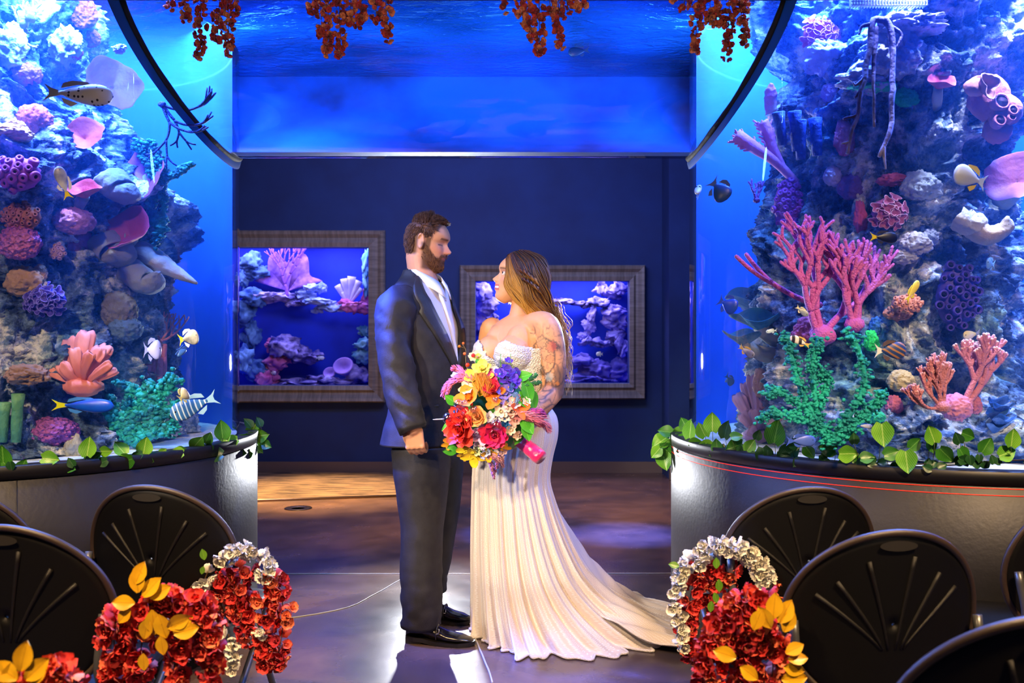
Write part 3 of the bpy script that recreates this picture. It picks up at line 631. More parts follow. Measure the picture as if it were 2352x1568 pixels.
lobes(190, 888, [(118, 812, 16, .04), (140, 835, 14, -.03), (160, 778, 17, .05), (172, 800, 12, -.02), (197, 762, 19, .02), (208, 810, 12, -.06), (232, 800, 15, .0), (250, 795, 14, .05), (255, 835, 10, -.04), (104, 845, 10, 0), (268, 850, 9, .08)], 'f09888', 'big salmon-coloured fleshy fan coral low on the rock', .16, c2='d87870')
lobes(1740, 1000, [(1693, 905, 12, .02), (1710, 880, 10, .05), (1728, 862, 13, .03), (1745, 890, 12, 0), (1760, 870, 9, .04), (1705, 950, 12, -.04), (1735, 940, 13, -.06), (1765, 930, 10, 0), (1722, 985, 12, -.08)], 'b890b8', 'lavender ridged stone coral behind the ivy', .05, name='ridge_coral', basew=34, c2='8a6a98', groove=1.6)
lobes(55, 590, [(30, 575, 8, 0), (70, 560, 8, 0)], '3a3f58', 'dark hollow tube below the honeycomb coral', .02, name='tube_coral', basew=12)

# branching corals -----------------------------------------------------------
def branches(root, dirv, length, r, depth, spread, mb, plane, rng, taper=.78, seg=5, curl=.25, lens=.78, fork=2, tips=None):
    """flat-fan branching; plane = (across, out) basis"""
    a, n = plane; pts = [np.array(root, float)]; d = nz(dirv); k = rng.uniform(-curl, curl)
    for i in range(seg):
        d = nz(d + k * a / seg * 2 + rng.uniform(-.05, .05) * n + np.array((0, 0, .10))); pts.append(pts[-1] + d * length / seg)
    e = r * taper; mb.tube(spline(pts, seg * 2), np.linspace(r, e, seg * 2), 7)
    mb.ball(pts[-1], e * 1.02, 1)
    if depth == 0:
        if tips is not None: tips.ball(pts[-1] + d * e * .2, e * 1.15, 1)
        return
    for i in range(fork):
        s = spread * (i - (fork - 1) / 2) * 2 / max(1, fork - 1) * rng.uniform(.7, 1.2)
        nd = nz(d * math.cos(s) + a * math.sin(s) + n * rng.uniform(-.18, .18))
        branches(pts[-1], nd, length * lens * rng.uniform(.8, 1.2), e, depth - 1, spread * .9, mb, plane, rng, taper, seg, curl, lens, fork, tips)
def gorgonian(x, y, lims, col, label, L, r, depth, spread, fwd, seed, stems=((0, 1),), name='branching_coral', tipcol=None, taper=.84, lens=.8, fork=2, base=26, across=(1, .15, 0), curl=.25):
    p, d = spot_at(x, y, fwd); t = c_thing(name, label, p); rng = random.Random(seed); a = nz(across); n = nz(np.cross(a, (0, 0, 1)))
    m = MK('branch ' + col, col, .55, c2=col, ns=10, bump=.8, bs=160, sub=0)
    obj('base', MB().ball(p, (pm(base, d), pm(base, d) * .8, pm(base * .8, d)), 3, amp=.3, sc=4, seed=seed), m, t)
    for i, (dx, dz) in enumerate(stems):
        mb = MB(); tips = MB() if tipcol else None
        branches(p + a * pm(base, d) * .3 * dx, nz(a * dx + np.array((0, 0, dz))), pm(L, d), pm(r, d), depth, spread, mb, (a, n), rng, taper, 5, curl, lens, fork, tips)
        o = obj('branch', mb, m, t)
        if tipcol: obj('tips', tips, MK('tips ' + tipcol, tipcol, .6), o)
    return t
gorgonian(1890, 770, None, 'd86cd8', 'largest bright pink branching coral in front of the rock', 62, 9.0, 5, .50, .30, 5, ((-.75, .9), (-.25, 1.2), (.42, 1.0)), base=30, taper=.86, lens=.84, curl=.55)
gorgonian(1962, 745, None, 'd46cd4', 'second pink branching coral with closely set upright fingers', 46, 8.0, 4, .42, .30, 11, ((-.35, 1), (.1, 1.2), (.55, 1.0)), base=22, taper=.87, lens=.86, curl=.45)
gorgonian(1880, 700, None, 'c85aa8', 'thin dark pink coral branch reaching out sideways', 120, 7, 1, .3, .16, 8, ((-1.6, .35),), base=10)
gorgonian(2215, 925, None, 'e08aa0', 'wide peach-pink antler coral with pale tips', 56, 8, 4, .62, .24, 23, ((.25, 1.0), (.95, .75)), tipcol='e8b8b8', lens=.70, base=20, curl=.3, fork=3)
gorgonian(2165, 935, None, 'd88aa0', 'dense pale peach bushy coral with fine upright tips', 32, 4.6, 4, .5, .28, 31, ((-.8, 1), (-.45, 1.1), (-.1, 1.2), (.25, 1), (-.8, -.3)), tipcol='e8b8b8', lens=.80, base=18, fork=3)
gorgonian(368, 782, None, 'd888a8', 'small pink twiggy coral over open water', 24, 3, 3, .5, .02, 41, ((-.3, .8), (.5, .5), (1, .1)), base=8)
gorgonian(55, 70, None, 'b8a8e0', 'bleached lilac fork coral hanging near the surface', 28, 4, 2, .6, .05, 43, ((.5, .7), (-.5, .6), (.1, -1)), base=10)
gorgonian(372, 240, None, '1a3a90', 'dark blue spindly branches over open water beneath the bridge', 44, 4, 3, .4, .0, 47, ((.6, -1), (.3, -1.2), (1, -.6)), base=9, name='spindly_branch')
gorgonian(1738, 460, None, '6a3fb0', 'short purple twig coral at the rock edge', 18, 4, 2, .5, .0, 48, ((-.4, 1), (.2, 1)), base=8)
# feather fan coral (upper, pink with comb tips)
def comb_fan(x, y, fans, col, label):
    p, d = spot_at(x, y, .05); t = c_thing('comb_coral', label, p); m = MK('comb ' + col, col, .6, c2='d890d8', ns=8, bump=.4, bs=60); mt_ = MK('comb tips', 'd080c0', .7)
    for (pts, w) in fans:
        q = spline([P(a, b, d - .05) for a, b in pts], 18); r = np.linspace(pm(9, d), pm(w, d), 18); st = obj('stem', MB().tube(q, r, 10, flat=1.0), m, t)
        mb = MB(); e = q[-1]; dr = nz(q[-1] - q[-4]); sd = nz(np.cross(dr, (0, 1, 0)))
        for k in range(46):
            f = random.uniform(.45, 1); i = int(f * 17); s = random.uniform(-1, 1); b = q[i] + sd * s * r[i] * .8; dd = nz(dr + sd * s * .9 + np.random.randn(3) * .15 + (0, -.3, 0))
            l = pm(random.uniform(10, 20), d) * (.6 + .4 * f); mb.tube([b, b + dd * l * .5, b + dd * l], [.004, .0045, .0042], 6); mb.ball(b + dd * l, .0046, 1)
        obj('tips', mb, mt_, st)
comb_fan(1800, 400, [([(1830, 420), (1780, 370), (1735, 340), (1690, 310)], 16), ([(1800, 390), (1775, 340), (1765, 310), (1750, 280)], 15)], 'c060b0', 'pink comb coral with two feathered fans near the bridge')
ledge([(1772, 260), (1770, 220), (1772, 190)], 9, 7, 'upright pink stick coral with bead-like edge', 'c870b8', .05)
# ruffled corals
def ruffle(x, y, rx, ry, n, col, edge, label, sz=14, fwd=.05, name='cabbage_coral'):
    p, d = spot_at(x, y, fwd); t = c_thing(name, label, p); A, B = pm(rx, d), pm(ry, d); m = MK('ruffle ' + col, col, .6, bump=.3, bs=50); me_ = MK('ruffle edge ' + edge, edge, .6)
    obj('base', MB().ball(p, (A * .85, A * .5, B * .85), 3, amp=.2, seed=n), m, t)
    for k in range(n):
        rr = math.sqrt((k + .5) / n); th = k * 2.4; dx, dz = rr * math.cos(th), rr * math.sin(th); dy = -math.sqrt(max(0, 1 - rr * rr))
        q = p + (dx * A * .9, dy * A * .5, dz * B * .9); M = frame(nz([dx, dy - .5, dz])); r = pm(sz, d) * random.uniform(.8, 1.2); ph = random.uniform(0, 6)
        def wave(g, a):
            f = 1 + .3 * np.sin(3 * a + ph) + .15 * np.sin(5 * a + ph * 2); sc = np.clip(g[..., 2] / r + .6, 0, 1.2); g[..., 0] *= 1 + (f - 1) * sc; g[..., 1] *= 1 + (f - 1) * sc; return g
        mb = MB().lathe([(r * .25, -r * .7), (r * .5, -r * .1), (r * .85, r * .35), (r * .78, r * .37), (r * .4, 0), (.0005, -r * .3)], 24, M, q, wave)
        o = obj('ruffle', mb, m, t); mb = MB().lathe([(r * .84, r * .35), (r * .87, r * .40), (r * .80, r * .42), (r * .77, r * .37)], 24, M, q, wave); mb.f = mb.f[:-2]; obj('edge', mb, me_, o)
ruffle(106, 690, 52, 34, 20, '4838b8', '8a80e8', 'violet-blue cabbage coral with curled edges')
ruffle(2040, 490, 44, 42, 14, 'b86098', 'f0c0e8', 'round pink brain coral with white-edged folds', 13)
ruffle(1882, 82, 44, 42, 16, 'd860a8', 'f090c8', 'pink ruffled coral at the edge of the bridge', 14)
ruffle(2240, 200, 30, 26, 1, 'c88a88', 'e8a8a0', 'tan flared sponge lip above the holed sponge', 34, .2, name='flared_sponge')
# holed sponge
p, d = spot_at(2285, 255, .12); t = c_thing('holed_sponge', 'large dusky pink sponge with dark round holes over open water', p)
mS = MK('dusky sponge', 'a0608a', .8, c2='c87a88', ns=7, bump=.8, bs=40); mH = MK('sponge hole', '2a1238', .9)
obj('body', MB().ball(P(2270, 225, d), (.075, .06, .085), 3, amp=.2).ball(P(2305, 255, d - .02), (.065, .05, .06), 3, amp=.2).ball(P(2290, 300, d), (.05, .05, .05), 3, amp=.2), mS, t)
for (x, y, r) in [(2302, 232, .024), (2298, 275, .018), (2328, 252, .015), (2250, 190, .022), (2325, 268, .012)]:
    q = P(x, y, d - .075); M = frame((.1, -1, .2)); o = obj('hole_lip', MB().lathe([(r * 1.4, -.03), (r * 1.3, 0), (r, .004), (r * .8, -.01)], 18, M, q), mS, t)
    obj('hole', MB().lathe([(r * .95, 0), (.0005, -.004)], 18, M, q), mH, o)
# mangrove roots on the second column
M_root = MK('pale root', '9a92c8', .8, c2='3a3a80', ns=10, bump=1, bs=40)
t = thing('mangrove_roots', 'pale lilac dead roots hanging down the upper rock under the grating', 'root', P(2030, 45, 3.5))
for pts, r in [([(2030, 45), (2003, 50), (1998, 120), (1985, 170), (1975, 215), (1968, 260), (1958, 300), (1948, 352)], 8), ([(2030, 40), (2045, 60), (2052, 110), (2052, 180), (2048, 240), (2050, 280), (2032, 330), (2022, 360)], 8),
               ([(2030, 340), (2035, 388)], 4), ([(2012, 60), (2010, 130), (2006, 200), (2008, 290)], 6), ([(2048, 60), (2070, 80), (2062, 110)], 5), ([(1985, 170), (1965, 195), (1958, 190)], 4), ([(1978, 205), (1962, 225)], 4), ([(1968, 262), (1940, 276)], 4), ([(1955, 325), (1935, 328)], 4), ([(2000, 55), (1980, 60), (1970, 80)], 5)]:
    q = spline([P(a, b, 3.52 - .0003 * b) for a, b in pts], 26); q += .008 * np.stack([fbm(q * 14, 2, 1), fbm(q * 14, 2, 2), fbm(q * 14, 2, 3)], -1)
    obj('root', MB().tube(q, pm(1, 3.5) * r * np.linspace(1.1, .5, 26) * (1 + .2 * fbm(q * 20, 2)), 8), M_root, t)
# white grating above the second column
p = P(2040, 8, 3.55); t = thing('grating', 'white plastic egg-crate grating above the roots', 'grating', p); mW = MK('white plastic', 'e8e8f4', .5)
for i in range(26): obj('bar', MB().box(p + ((i - 12.5) * .0105, 0, .01), (.0015, .02, .022)), mW, t, smooth=False)
for j in range(4): obj('crossbar', MB().box(p + (0, -.015, -.01 + j * .013), (.137, .002, .0015)), mW, t, smooth=False)
# dark driftwood ledges at the surface
M_drift = MK('dark driftwood', '26304f', .8, c2='5a6a9a', ns=9, bump=1, bs=30, stretch=(1, 1, 3))
for pts, r, lb in [([(2100, 95), (2180, 80), (2250, 90), (2345, 110)], 26, 'upper dark driftwood ledge spreading below the water surface'), ([(2180, 165), (2240, 148), (2300, 152), (2352, 160)], 12, 'lower thin dark driftwood ledge')]:
    q = spline([P(a, b, 3.7) for a, b in pts], 22); m = MB().tube(q, pm(r, 3.7) * np.interp(np.linspace(0, 1, 22), (0, .3, 1), (.5, 1, .4)) * (1 + .35 * fbm(q * 12, 3)), 14, flat=1.5)
    tag(obj('driftwood_ledge', m, M_drift, loc=q[0]), lb, 'driftwood')
# teal weed and kelp: bushy, built of knobbly fronds
M_teal = MK('teal weed', '20c8bc', .7, c2='0e8a98', ns=14, bump=.8, bs=70); M_dteal = MK('dark teal weed', '149a90', .7, c2='0a5a70', ns=14, bump=.8, bs=70)
def weed(x, y, fronds, label, fwd=.12, m=None, knob=8, seed=0, name='teal_seaweed'):
    p, d = spot_at(x, y, fwd); t = c_thing(name, label, p); t['category'] = 'seaweed'; rng = random.Random(seed)
    me = mesh('sprig', MB().ball((0, 0, 0), (1, .7, .6), 2, amp=.7, sc=2.2, seed=seed), m or M_teal)
    for pts, w in fronds:
        q = spline([P(a, b, d) for a, b in pts], 40); fr = obj('frond', MB().tube(q, pm(w * .35, d), 7), m or M_teal, t)
        mb = MB()
        for k in range(len(q) * 6):
            i = rng.randrange(len(q)); c = q[i] + np.array([rng.gauss(0, 1), rng.gauss(0, .6), rng.gauss(0, 1)]) * pm(w * .42, d); rr = pm(knob, d) * rng.uniform(.45, 1.15)
            mb.ball(c, (rr, rr * .6, rr * .55), 1, rot=frame([rng.uniform(-1, 1), rng.uniform(-1, 1), rng.uniform(-.3, 1)]), amp=.9, sc=2.5, seed=k)
        s = obj('sprigs', mb, m or M_teal, fr); s['kind'] = 'stuff'
weed(1880, 960, [([(1890, 1000), (1870, 900), (1868, 830), (1880, 780)], 20), ([(1880, 980), (1830, 870), (1815, 800), (1800, 775)], 18), ([(1890, 990), (1850, 940), (1790, 900), (1760, 905)], 16), ([(1900, 990), (1840, 960), (1780, 950), (1748, 962)], 16), ([(1920, 990), (1960, 940), (1985, 880), (1970, 800), (1945, 770)], 20), ([(1930, 990), (1990, 950), (2020, 920), (2025, 900)], 14), ([(1860, 1000), (1880, 940), (1900, 880), (1890, 850)], 18), ([(1890, 1010), (1930, 1000), (1990, 960)], 18)], 'teal bushy seaweed with tall knobbly fronds before the pink corals', .30, seed=3)
weed(320, 960, [([(300, 1000), (290, 950), (300, 900), (275, 880)], 16), ([(310, 1010), (350, 960), (370, 900), (400, 870)], 18), ([(320, 1000), (380, 950), (410, 930)], 16), ([(300, 980), (330, 920), (340, 880)], 16), ([(290, 1000), (260, 960), (255, 920)], 14), ([(300, 1010), (360, 990), (400, 985)], 18), ([(270, 970), (320, 950), (370, 930)], 16)], 'teal leafy seaweed beside the salmon fan coral', .15, knob=11, seed=5)
weed(370, 430, [([(310, 330), (345, 380), (370, 440), (375, 500), (355, 560)], 14), ([(370, 420), (400, 400), (440, 375)], 7), ([(380, 400), (360, 350), (340, 330)], 12), ([(375, 520), (350, 500), (345, 450)], 14)], 'dark teal trailing seaweed behind the mauve dish coral', -.02, M_dteal, 9, 7)
# shell layers low at far side
for i in range(5):
    x, y = 2290 + 12 * (i % 2), 925 + i * 14
    dish(x, y, 36, 10, (.2, -.4, .9), '1f4f90', '7aa0d8', ['top', 'second from top', 'middle', 'second from bottom', 'bottom'][i] + ' blue shell-like plate in the stack past the peach coral', (-30, 0), .05, 50 + i)

# ================================================================ fish
def fish(x, y, L, H, col, label, d=3.4, yaw=180, pitch=0, belly=None, pat=None, tail=None, fin=None, taillen=.22, snout=.5, eye=True, group=None, thick=.32, name='fish', tilt=0, mcol=None):
    p = P(x, y, d); t = thing(name, label, 'fish', p, group); l, h = pm(L, d), pm(H, d)
    a = R(yaw); fw = np.array([math.cos(a) * math.cos(R(pitch)), math.sin(a) * math.cos(R(pitch)), math.sin(R(pitch))]); up = nz(np.array([0, 0, 1]) - fw * fw[2]); sd = np.cross(up, fw)
    M = np.array([fw, sd, up]).T
    n = 22; u = np.linspace(0, 1, n); prof = np.sin(np.pi * u ** .62) ** .8 * (1 - .0 * u); prof = np.maximum(prof, np.interp(u, (0, .05, .9, 1), (.06, .2, .22, .20))) * .5
    prof[0] = .03
    body = l * (1 - taillen); g = np.zeros((n, 18, 3)); an = np.linspace(0, 2 * math.pi, 18, endpoint=False)
    for i in range(n):
        g[i, :, 0] = l / 2 - u[i] * body; g[i, :, 1] = h * prof[i] * thick * 2 * np.cos(an) * .5; g[i, :, 2] = h * prof[i] * np.sin(an)
    m = mcol or MK('fish ' + col + (belly or ''), col, .35, c2=belly or col, ns=14)
    obj('body', MB().rings(g @ M.T + p), m, t)
    mf = MK('fin ' + (fin or col), fin or col, .5); mtl = MK('fin ' + (tail or fin or col), tail or fin or col, .5)
    def flat(pts, m, nm):
        v = [np.array((q[0] * l, s * .0012, q[1] * h)) @ M.T + p for s in (-1, 1) for q in pts]; k = len(pts)
        mb = MB().add(v, [tuple(range(k))[::-1], tuple(range(k, 2 * k))] + [(i, (i + 1) % k, (i + 1) % k + k, i + k) for i in range(k)]); obj(nm, mb, m, t, smooth=False)
    x0 = .5 - (1 - taillen)
    flat([(x0 + .04, .09), (x0 - taillen * .5, .22), (x0 - taillen, .42), (x0 - taillen * .62, .1), (x0 - taillen * .62, -.1), (x0 - taillen, -.42), (x0 - taillen * .5, -.22), (x0 + .04, -.09)], mtl, 'tail_fin')
    flat([(.22, .40), (.12, .58), (-.1, .60), (-.22, .46), (-.25, .22), (0, .42)], mf, 'dorsal_fin')
    flat([(.0, -.44), (-.1, -.6), (-.2, -.44), (-.24, -.2), (-.05, -.38)], mf, 'anal_fin')
    if eye and L > 20:
        for s in (-1, 1): obj('eye', MB().ball(p + np.array((l * .38, s * h * thick * .20, h * .08)) @ M.T, h * .055 + .001, 2), MK('fish eye', '0a0a0c', .2), t)
        flat([(.12, -.05), (0.02, -.02), (-.06, -.14), (.0, -.2)], mf, 'pectoral_fin')
    return t
def spot_mat():
    m = bpy.data.materials.new('spotted skin'); m.use_nodes = True; nt = m.node_tree; N = nt.nodes; L = nt.links; v = N.new('ShaderNodeTexVoronoi'); v.inputs['Scale'].default_value = 62
    v.inputs['Randomness'].default_value = .6; tc = N.new('ShaderNodeTexCoord'); mp = N.new('ShaderNodeMapping'); mp.inputs['Scale'].default_value = (1, 0, 1); L.new(tc.outputs['Object'], mp.inputs[0]); L.new(mp.outputs[0], v.inputs[0]); r = N.new('ShaderNodeValToRGB'); r.color_ramp.elements[0].position = .24; r.color_ramp.elements[0].color = C('1c1c38'); r.color_ramp.elements[1].position = .30; r.color_ramp.elements[1].color = C('e8ecf8')
    L.new(v.outputs[0], r.inputs[0]); L.new(r.outputs[0], N['Principled BSDF'].inputs[0]); return m
def band_mat(name, ca, cb, sc, ang=0, thr=.5):
    m = bpy.data.materials.new(name); m.use_nodes = True; nt = m.node_tree; N = nt.nodes; L = nt.links; wv = N.new('ShaderNodeTexWave'); wv.inputs['Scale'].default_value = sc; wv.inputs['Distortion'].default_value = 1.5
    tc = N.new('ShaderNodeTexCoord'); mp = N.new('ShaderNodeMapping'); mp.inputs['Rotation'].default_value = (0, R(ang), 0); L.new(tc.outputs['Object'], mp.inputs[0]); L.new(mp.outputs[0], wv.inputs[0])
    r = N.new('ShaderNodeValToRGB'); r.color_ramp.elements[0].position = thr; r.color_ramp.elements[0].color = C(ca); r.color_ramp.elements[1].position = thr + .15; r.color_ramp.elements[1].color = C(cb); L.new(wv.outputs[0], r.inputs[0]); L.new(r.outputs[0], N['Principled BSDF'].inputs[0]); return m
fish(180, 216, 158, 50, 'e8ecf8', 'large white fish covered in black spots', 3.42, 4, -3, mcol=spot_mat(), fin='c8d0ea', thick=.5)
fish(145, 420, 78, 28, '1038c0', 'slim blue and white tang swimming head up near the pink dish coral', 3.42, 200, 72, belly='e8f0ff', tail='e8d020', fin='e0e8ff')
fish(190, 931, 142, 32, '1040d8', 'long cobalt blue wrasse with a yellow tail spot under the salmon fan', 3.42, 2, -1, belly='0a58e8', tail='c8d820', fin='3080f0', thick=.5)
fish(433, 776, 46, 36, 'f0f0e0', 'white butterflyfish with black back and yellow tail over open water', 3.62, 10, 12, belly='303848', tail='f0e020', fin='e8e8d8')
fish(350, 803, 40, 46, '7a8ae8', 'pale violet-blue angelfish facing the pink finger coral', 3.45, 15, 0, belly='a0a8f0')
fish(416, 806, 20, 30, '4a80d0', 'small slate blue fish diving below the butterflyfish', 3.8, 60, -60)
fish(421, 908, 30, 34, 'e8e8e0', 'small cream fish above the striped fish', 3.6, 60, 40, belly='c8c890', fin='f0e8a0')
fish(446, 932, 112, 44, '7ab0e0', 'grey-blue fish with white slanted bars near the tank edge', 3.75, 200, -22, mcol=band_mat('barred skin', '2f70b8', 'd8ecff', 20, 20, thr=.72), fin='90c0e8', thick=.25)
fish(2228, 408, 84, 50, 'dce0ec', 'silvery unicorn tang with yellow belly edge before the pink ear coral', 3.35, 188, 18, belly='c0c8e0', fin='f0d060', tail='c8d8f0')
fish(2030, 545, 66, 26, '0a0f28', 'small black fish with bright yellow tail', 3.45, 4, -2, tail='f0d800', fin='101840')
fish(2096, 669, 66, 20, 'f0c818', 'bright yellow fish pointing up over orange polyps', 3.4, 30, 48, belly='f8e060', fin='f0d020')
fish(1671, 699, 48, 38, '2048c8', 'deep blue damselfish over open water', 3.7, -20, -28)
fish(1652, 436, 58, 46, '1a4a90', 'dark blue round fish beside the glass edge', 3.75, -10, -50, thick=.3)
fish(1604, 440, 22, 50, '88b0e0', 'thin pale reflection of the dark blue round fish in the glass', 3.75, 250, 60, belly='e0e8f0')  # solid fish shape standing in for the dark fish's reflection
fish(2045, 805, 76, 40, '3a4a78', 'brown and blue striped angelfish above the teal weed', 3.35, 5, 0, mcol=band_mat('ring stripes', '1f3f88', 'a87858', 20, 60, .6), tail='e8f0f8', fin='5a4a58')
fish(1715, 807, 42, 18, 'c8c8d8', 'small grey and navy fish with tan fins', 3.6, -30, -35, belly='203890', fin='c0a060')
fish(1675, 872, 30, 20, '1f58b0', 'faint blue fish low in open water', 4.0, 20, -50)
fish(1842, 714, 34, 14, 'd8d8b0', 'slim cream fish in front of the pink branching coral', 3.2, -10, -40, belly='5a78b0')
fish(1838, 784, 50, 18, 'd8dce8', 'white and black fish with yellow face before teal weed', 3.25, 170, 25, mcol=band_mat('damsel bands', '20203a', 'e8ecf0', 14, 0, .35), fin='e0c060')
fish(2275, 606, 26, 26, '88c0f0', 'pale blue round fish in open water beyond the tube polyps', 3.6, 200, 10)
fish(2232, 768, 44, 22, 'e8d820', 'yellow and white fish behind the peach antler coral', 3.55, 190, -10, belly='e8ecf8', fin='203060', tail='a0b0d8')
fish(2190, 30, 44, 18, 'c8d0e8', 'plump silver fish just below the water surface', 3.6, 0, -10)
fish(2265, 5, 40, 14, '203070', 'dark fish at the water surface', 3.6, 190, -12)
fish(1772, 760, 26, 9, 'd0f0ff', 'thin pale cyan fish by the shelf corals', 3.6, 180, -8)
fish(1985, 978, 36, 10, '1a58e0', 'little blue and white cleaner wrasse above the ivy', 3.3, 2, -2, belly='e8f0ff')
fish(1840, 1012, 70, 26, '3a60e0', 'periwinkle blue fish half hidden behind the ivy', 3.3, 5, 0, belly='6080f0')
# things inside the bridge
def bridge_fish():
    M_dk = MK('dark blue sock', '0a2348', .8, bump=.5, bs=40)
    tag(obj('bent_pipe', MB().tube(spline([P(1350, 5, 4.5), P(1375, 50, 4.5), P(1370, 80, 4.5), P(1340, 88, 4.5), P(1318, 80, 4.5)], 24), .018, 12), M_dk, loc=P(1350, 5, 4.5)), 'dark bent pipe in the bridge water behind hanging red flowers', 'pipe')
    tag(obj('hose', MB().tube(spline([P(1782, 8, 4.6), P(1786, 40, 4.6), P(1778, 70, 4.6)], 12), .02, 12), M_dk, loc=P(1782, 8, 4.6)), 'short dark hose hanging in the bridge near its end', 'hose')
    fish(1330, 118, 50, 22, '0a2a58', 'dark silhouetted fish in the bridge water', 4.4, 180, -8)
    fish(775, 95, 60, 22, '0a3060', 'dark round fish in the bridge behind the hanging flowers', 4.5, 10, 5)
bridge_fish()

# ---- contents of the two wall aquaria
def wt(x, y, d=9.85): return P(x, y, d)
M_wr = MK('violet reef rock', '30287a', .85, c2='b8a8ec', ns=7, bump=1, bs=16, contrast=(.4, .6)); M_wp = MK('pink reef', 'c04a90', .8, c2='e88ac8', ns=8, bump=.8, bs=20)
def wlump(cs, m, label, name='reef_lump', cat='rock'):
    mb = MB(); p0 = wt(*cs[0][:2])
    for i, (x, y, r, q) in enumerate(cs): mb.ball(wt(x, y, 9.85 + .05 * (i % 3)), (r / F * 9.9, r / F * 7, q / F * 9.9), 4, amp=.75, sc=2.6, seed=i + int(x))
    V = np.vstack(mb.v); V[:, 2] += .05 * fbm(V * 9, 3, 5); V[:, 0] += .05 * fbm(V * 9, 3, 8); mb.v = [V]
    o = obj(name, mb, m, loc=p0); return tag(o, label, cat)
wlump([(575, 600, 24, 20), (590, 625, 24, 16), (560, 640, 20, 24), (585, 680, 26, 20), (560, 720, 24, 30), (575, 770, 22, 26), (560, 830, 26, 30), (590, 850, 26, 24)], MK('blue reef rock', '1f4a98', .85, c2='78a8e0', ns=8, bump=1, bs=16), 'blue knobbly reef wall inside the larger wall aquarium, beside its frame edge')
wlump([(605, 675, 26, 9), (640, 680, 34, 12), (670, 690, 26, 10), (690, 695, 16, 6)], M_wr, 'pink-white rock bridge under the purple sea fan')
wlump([(650, 800, 34, 22), (665, 790, 26, 20), (690, 815, 34, 16), (725, 818, 24, 12)], M_wr, 'pale folded coral arch low in the larger wall aquarium')
wlump([(622, 790, 14, 12), (638, 830, 26, 18), (625, 860, 20, 26), (605, 870, 20, 20)], M_wp, 'rose pink coral heap low in the larger wall aquarium')
wlump([(750, 875, 60, 10), (820, 862, 30, 18), (690, 880, 60, 8)], M_wr, 'violet gravel mound along the bottom of the larger wall aquarium')
wlump([(735, 690, 30, 8), (765, 705, 30, 10), (700, 672, 20, 10), (715, 660, 16, 8), (735, 665, 14, 8), (730, 710, 12, 8)], MK('blue lace coral', '7a98e8', .8, c2='c8d8ff', ns=10, bump=.6, bs=20), 'pale blue lace coral mid-water in the larger wall aquarium', cat='coral')
wlump([(805, 702, 26, 14), (830, 705, 20, 14), (842, 690, 12, 26)], M_wp, 'pink-white rock base of the white crown coral')
wlump([(843, 600, 8, 30), (842, 650, 8, 24), (838, 760, 14, 12), (835, 790, 20, 14), (835, 820, 22, 16)], MK('teal wall reef', '3a90b8', .8, c2='98d8e8', ns=9, bump=.8, bs=16), 'teal leafy corals by the frame edge of the larger wall aquarium', cat='coral')
# purple sea fan
p = wt(660, 680); t = c_thing('sea_fan', 'purple fan-shaped gorgonian inside the larger wall aquarium', p); rg = random.Random(3)
mb = MB(); branches(p, (-.0, 0, 1), pm(28, 9.85), .018, 6, .38, mb, (nz((1, 0, 0)), nz((0, 1, 0))), rg, .8, 3, .3, .86)
obj('branches', mb, MK('sea fan purple', '9a5ac8', .7), t)
a = np.linspace(R(20), R(160), 30); g = np.zeros((2, 30, 3)); g[0] = p + (0, .03, .05)
rr = pm(1, 9.85) * (98 + 16 * np.sin(a * 7)); g[1, :, 0] = p[0] + rr * np.cos(a) * .78; g[1, :, 1] = p[1] + .05; g[1, :, 2] = p[2] + rr * np.sin(a) * .95
o = obj('web', MB().grid(g), MK('sea fan web', '7a4ab8', .8, c2='b880d8', ns=14, bump=.6, bs=30), t); solidify(o, .008)
p = wt(800, 700); t = c_thing('crown_coral', 'white crown of upright coral lobes inside the larger wall aquarium', p)
for tx, ty, w_ in [(775, 655, 8), (790, 640, 9), (808, 635, 10), (825, 645, 9), (785, 672, 6), (830, 662, 6)]:
    q = np.array([p, (p + wt(tx, ty)) / 2, wt(tx, ty)]); obj('lobe', MB().tube(spline(q, 8), pm(1, 9.85) * np.linspace(3, w_, 8), 8), MK('crown lobes', 'b8b0f0', .7, c2='e8e0ff', ns=8), t)
for x, y, r, lb in [(790, 845, 24, 'mauve cup coral low in the larger wall aquarium'), (758, 858, 15, 'small blue disc coral beside the mauve cup')]:
    p = wt(x, y, 9.75); q = pm(r, 9.75); t = c_thing('cup_coral', lb, p); obj('cup', MB().lathe([(q * .3, -q), (q * .8, 0), (q, q * .4), (q * .85, q * .42), (q * .5, 0), (.001, -q * .2)], 20, frame((-.1, -.8, .6)), p), MK('cup mauve', '8a6ac8', .7, c2='b890e0', ns=6), t)
p = wt(745, 605, 9.7)
# smaller aquarium
wlump([(1110, 670, 20, 24), (1120, 700, 22, 20), (1105, 740, 18, 30), (1130, 730, 14, 10)], M_wr, 'blue-violet rock wall in the smaller wall aquarium beside the groom')
wlump([(1290, 690, 26, 6), (1320, 694, 26, 6), (1350, 700, 22, 8), (1375, 695, 20, 10), (1385, 665, 18, 14), (1410, 672, 22, 12), (1425, 660, 16, 14)], M_wr, 'lilac rock arch top inside the smaller wall aquarium')
wlump([(1360, 720, 10, 16), (1352, 745, 12, 12), (1340, 765, 12, 10), (1345, 785, 16, 8), (1375, 790, 22, 9), (1400, 790, 16, 8)], M_wr, 'curved lilac rock loop inside the smaller wall aquarium')
wlump([(1410, 715, 24, 14), (1425, 740, 18, 18), (1415, 770, 20, 14), (1430, 800, 14, 20), (1400, 740, 14, 14)], M_wr, 'stacked lilac rocks by the frame edge of the smaller wall aquarium')
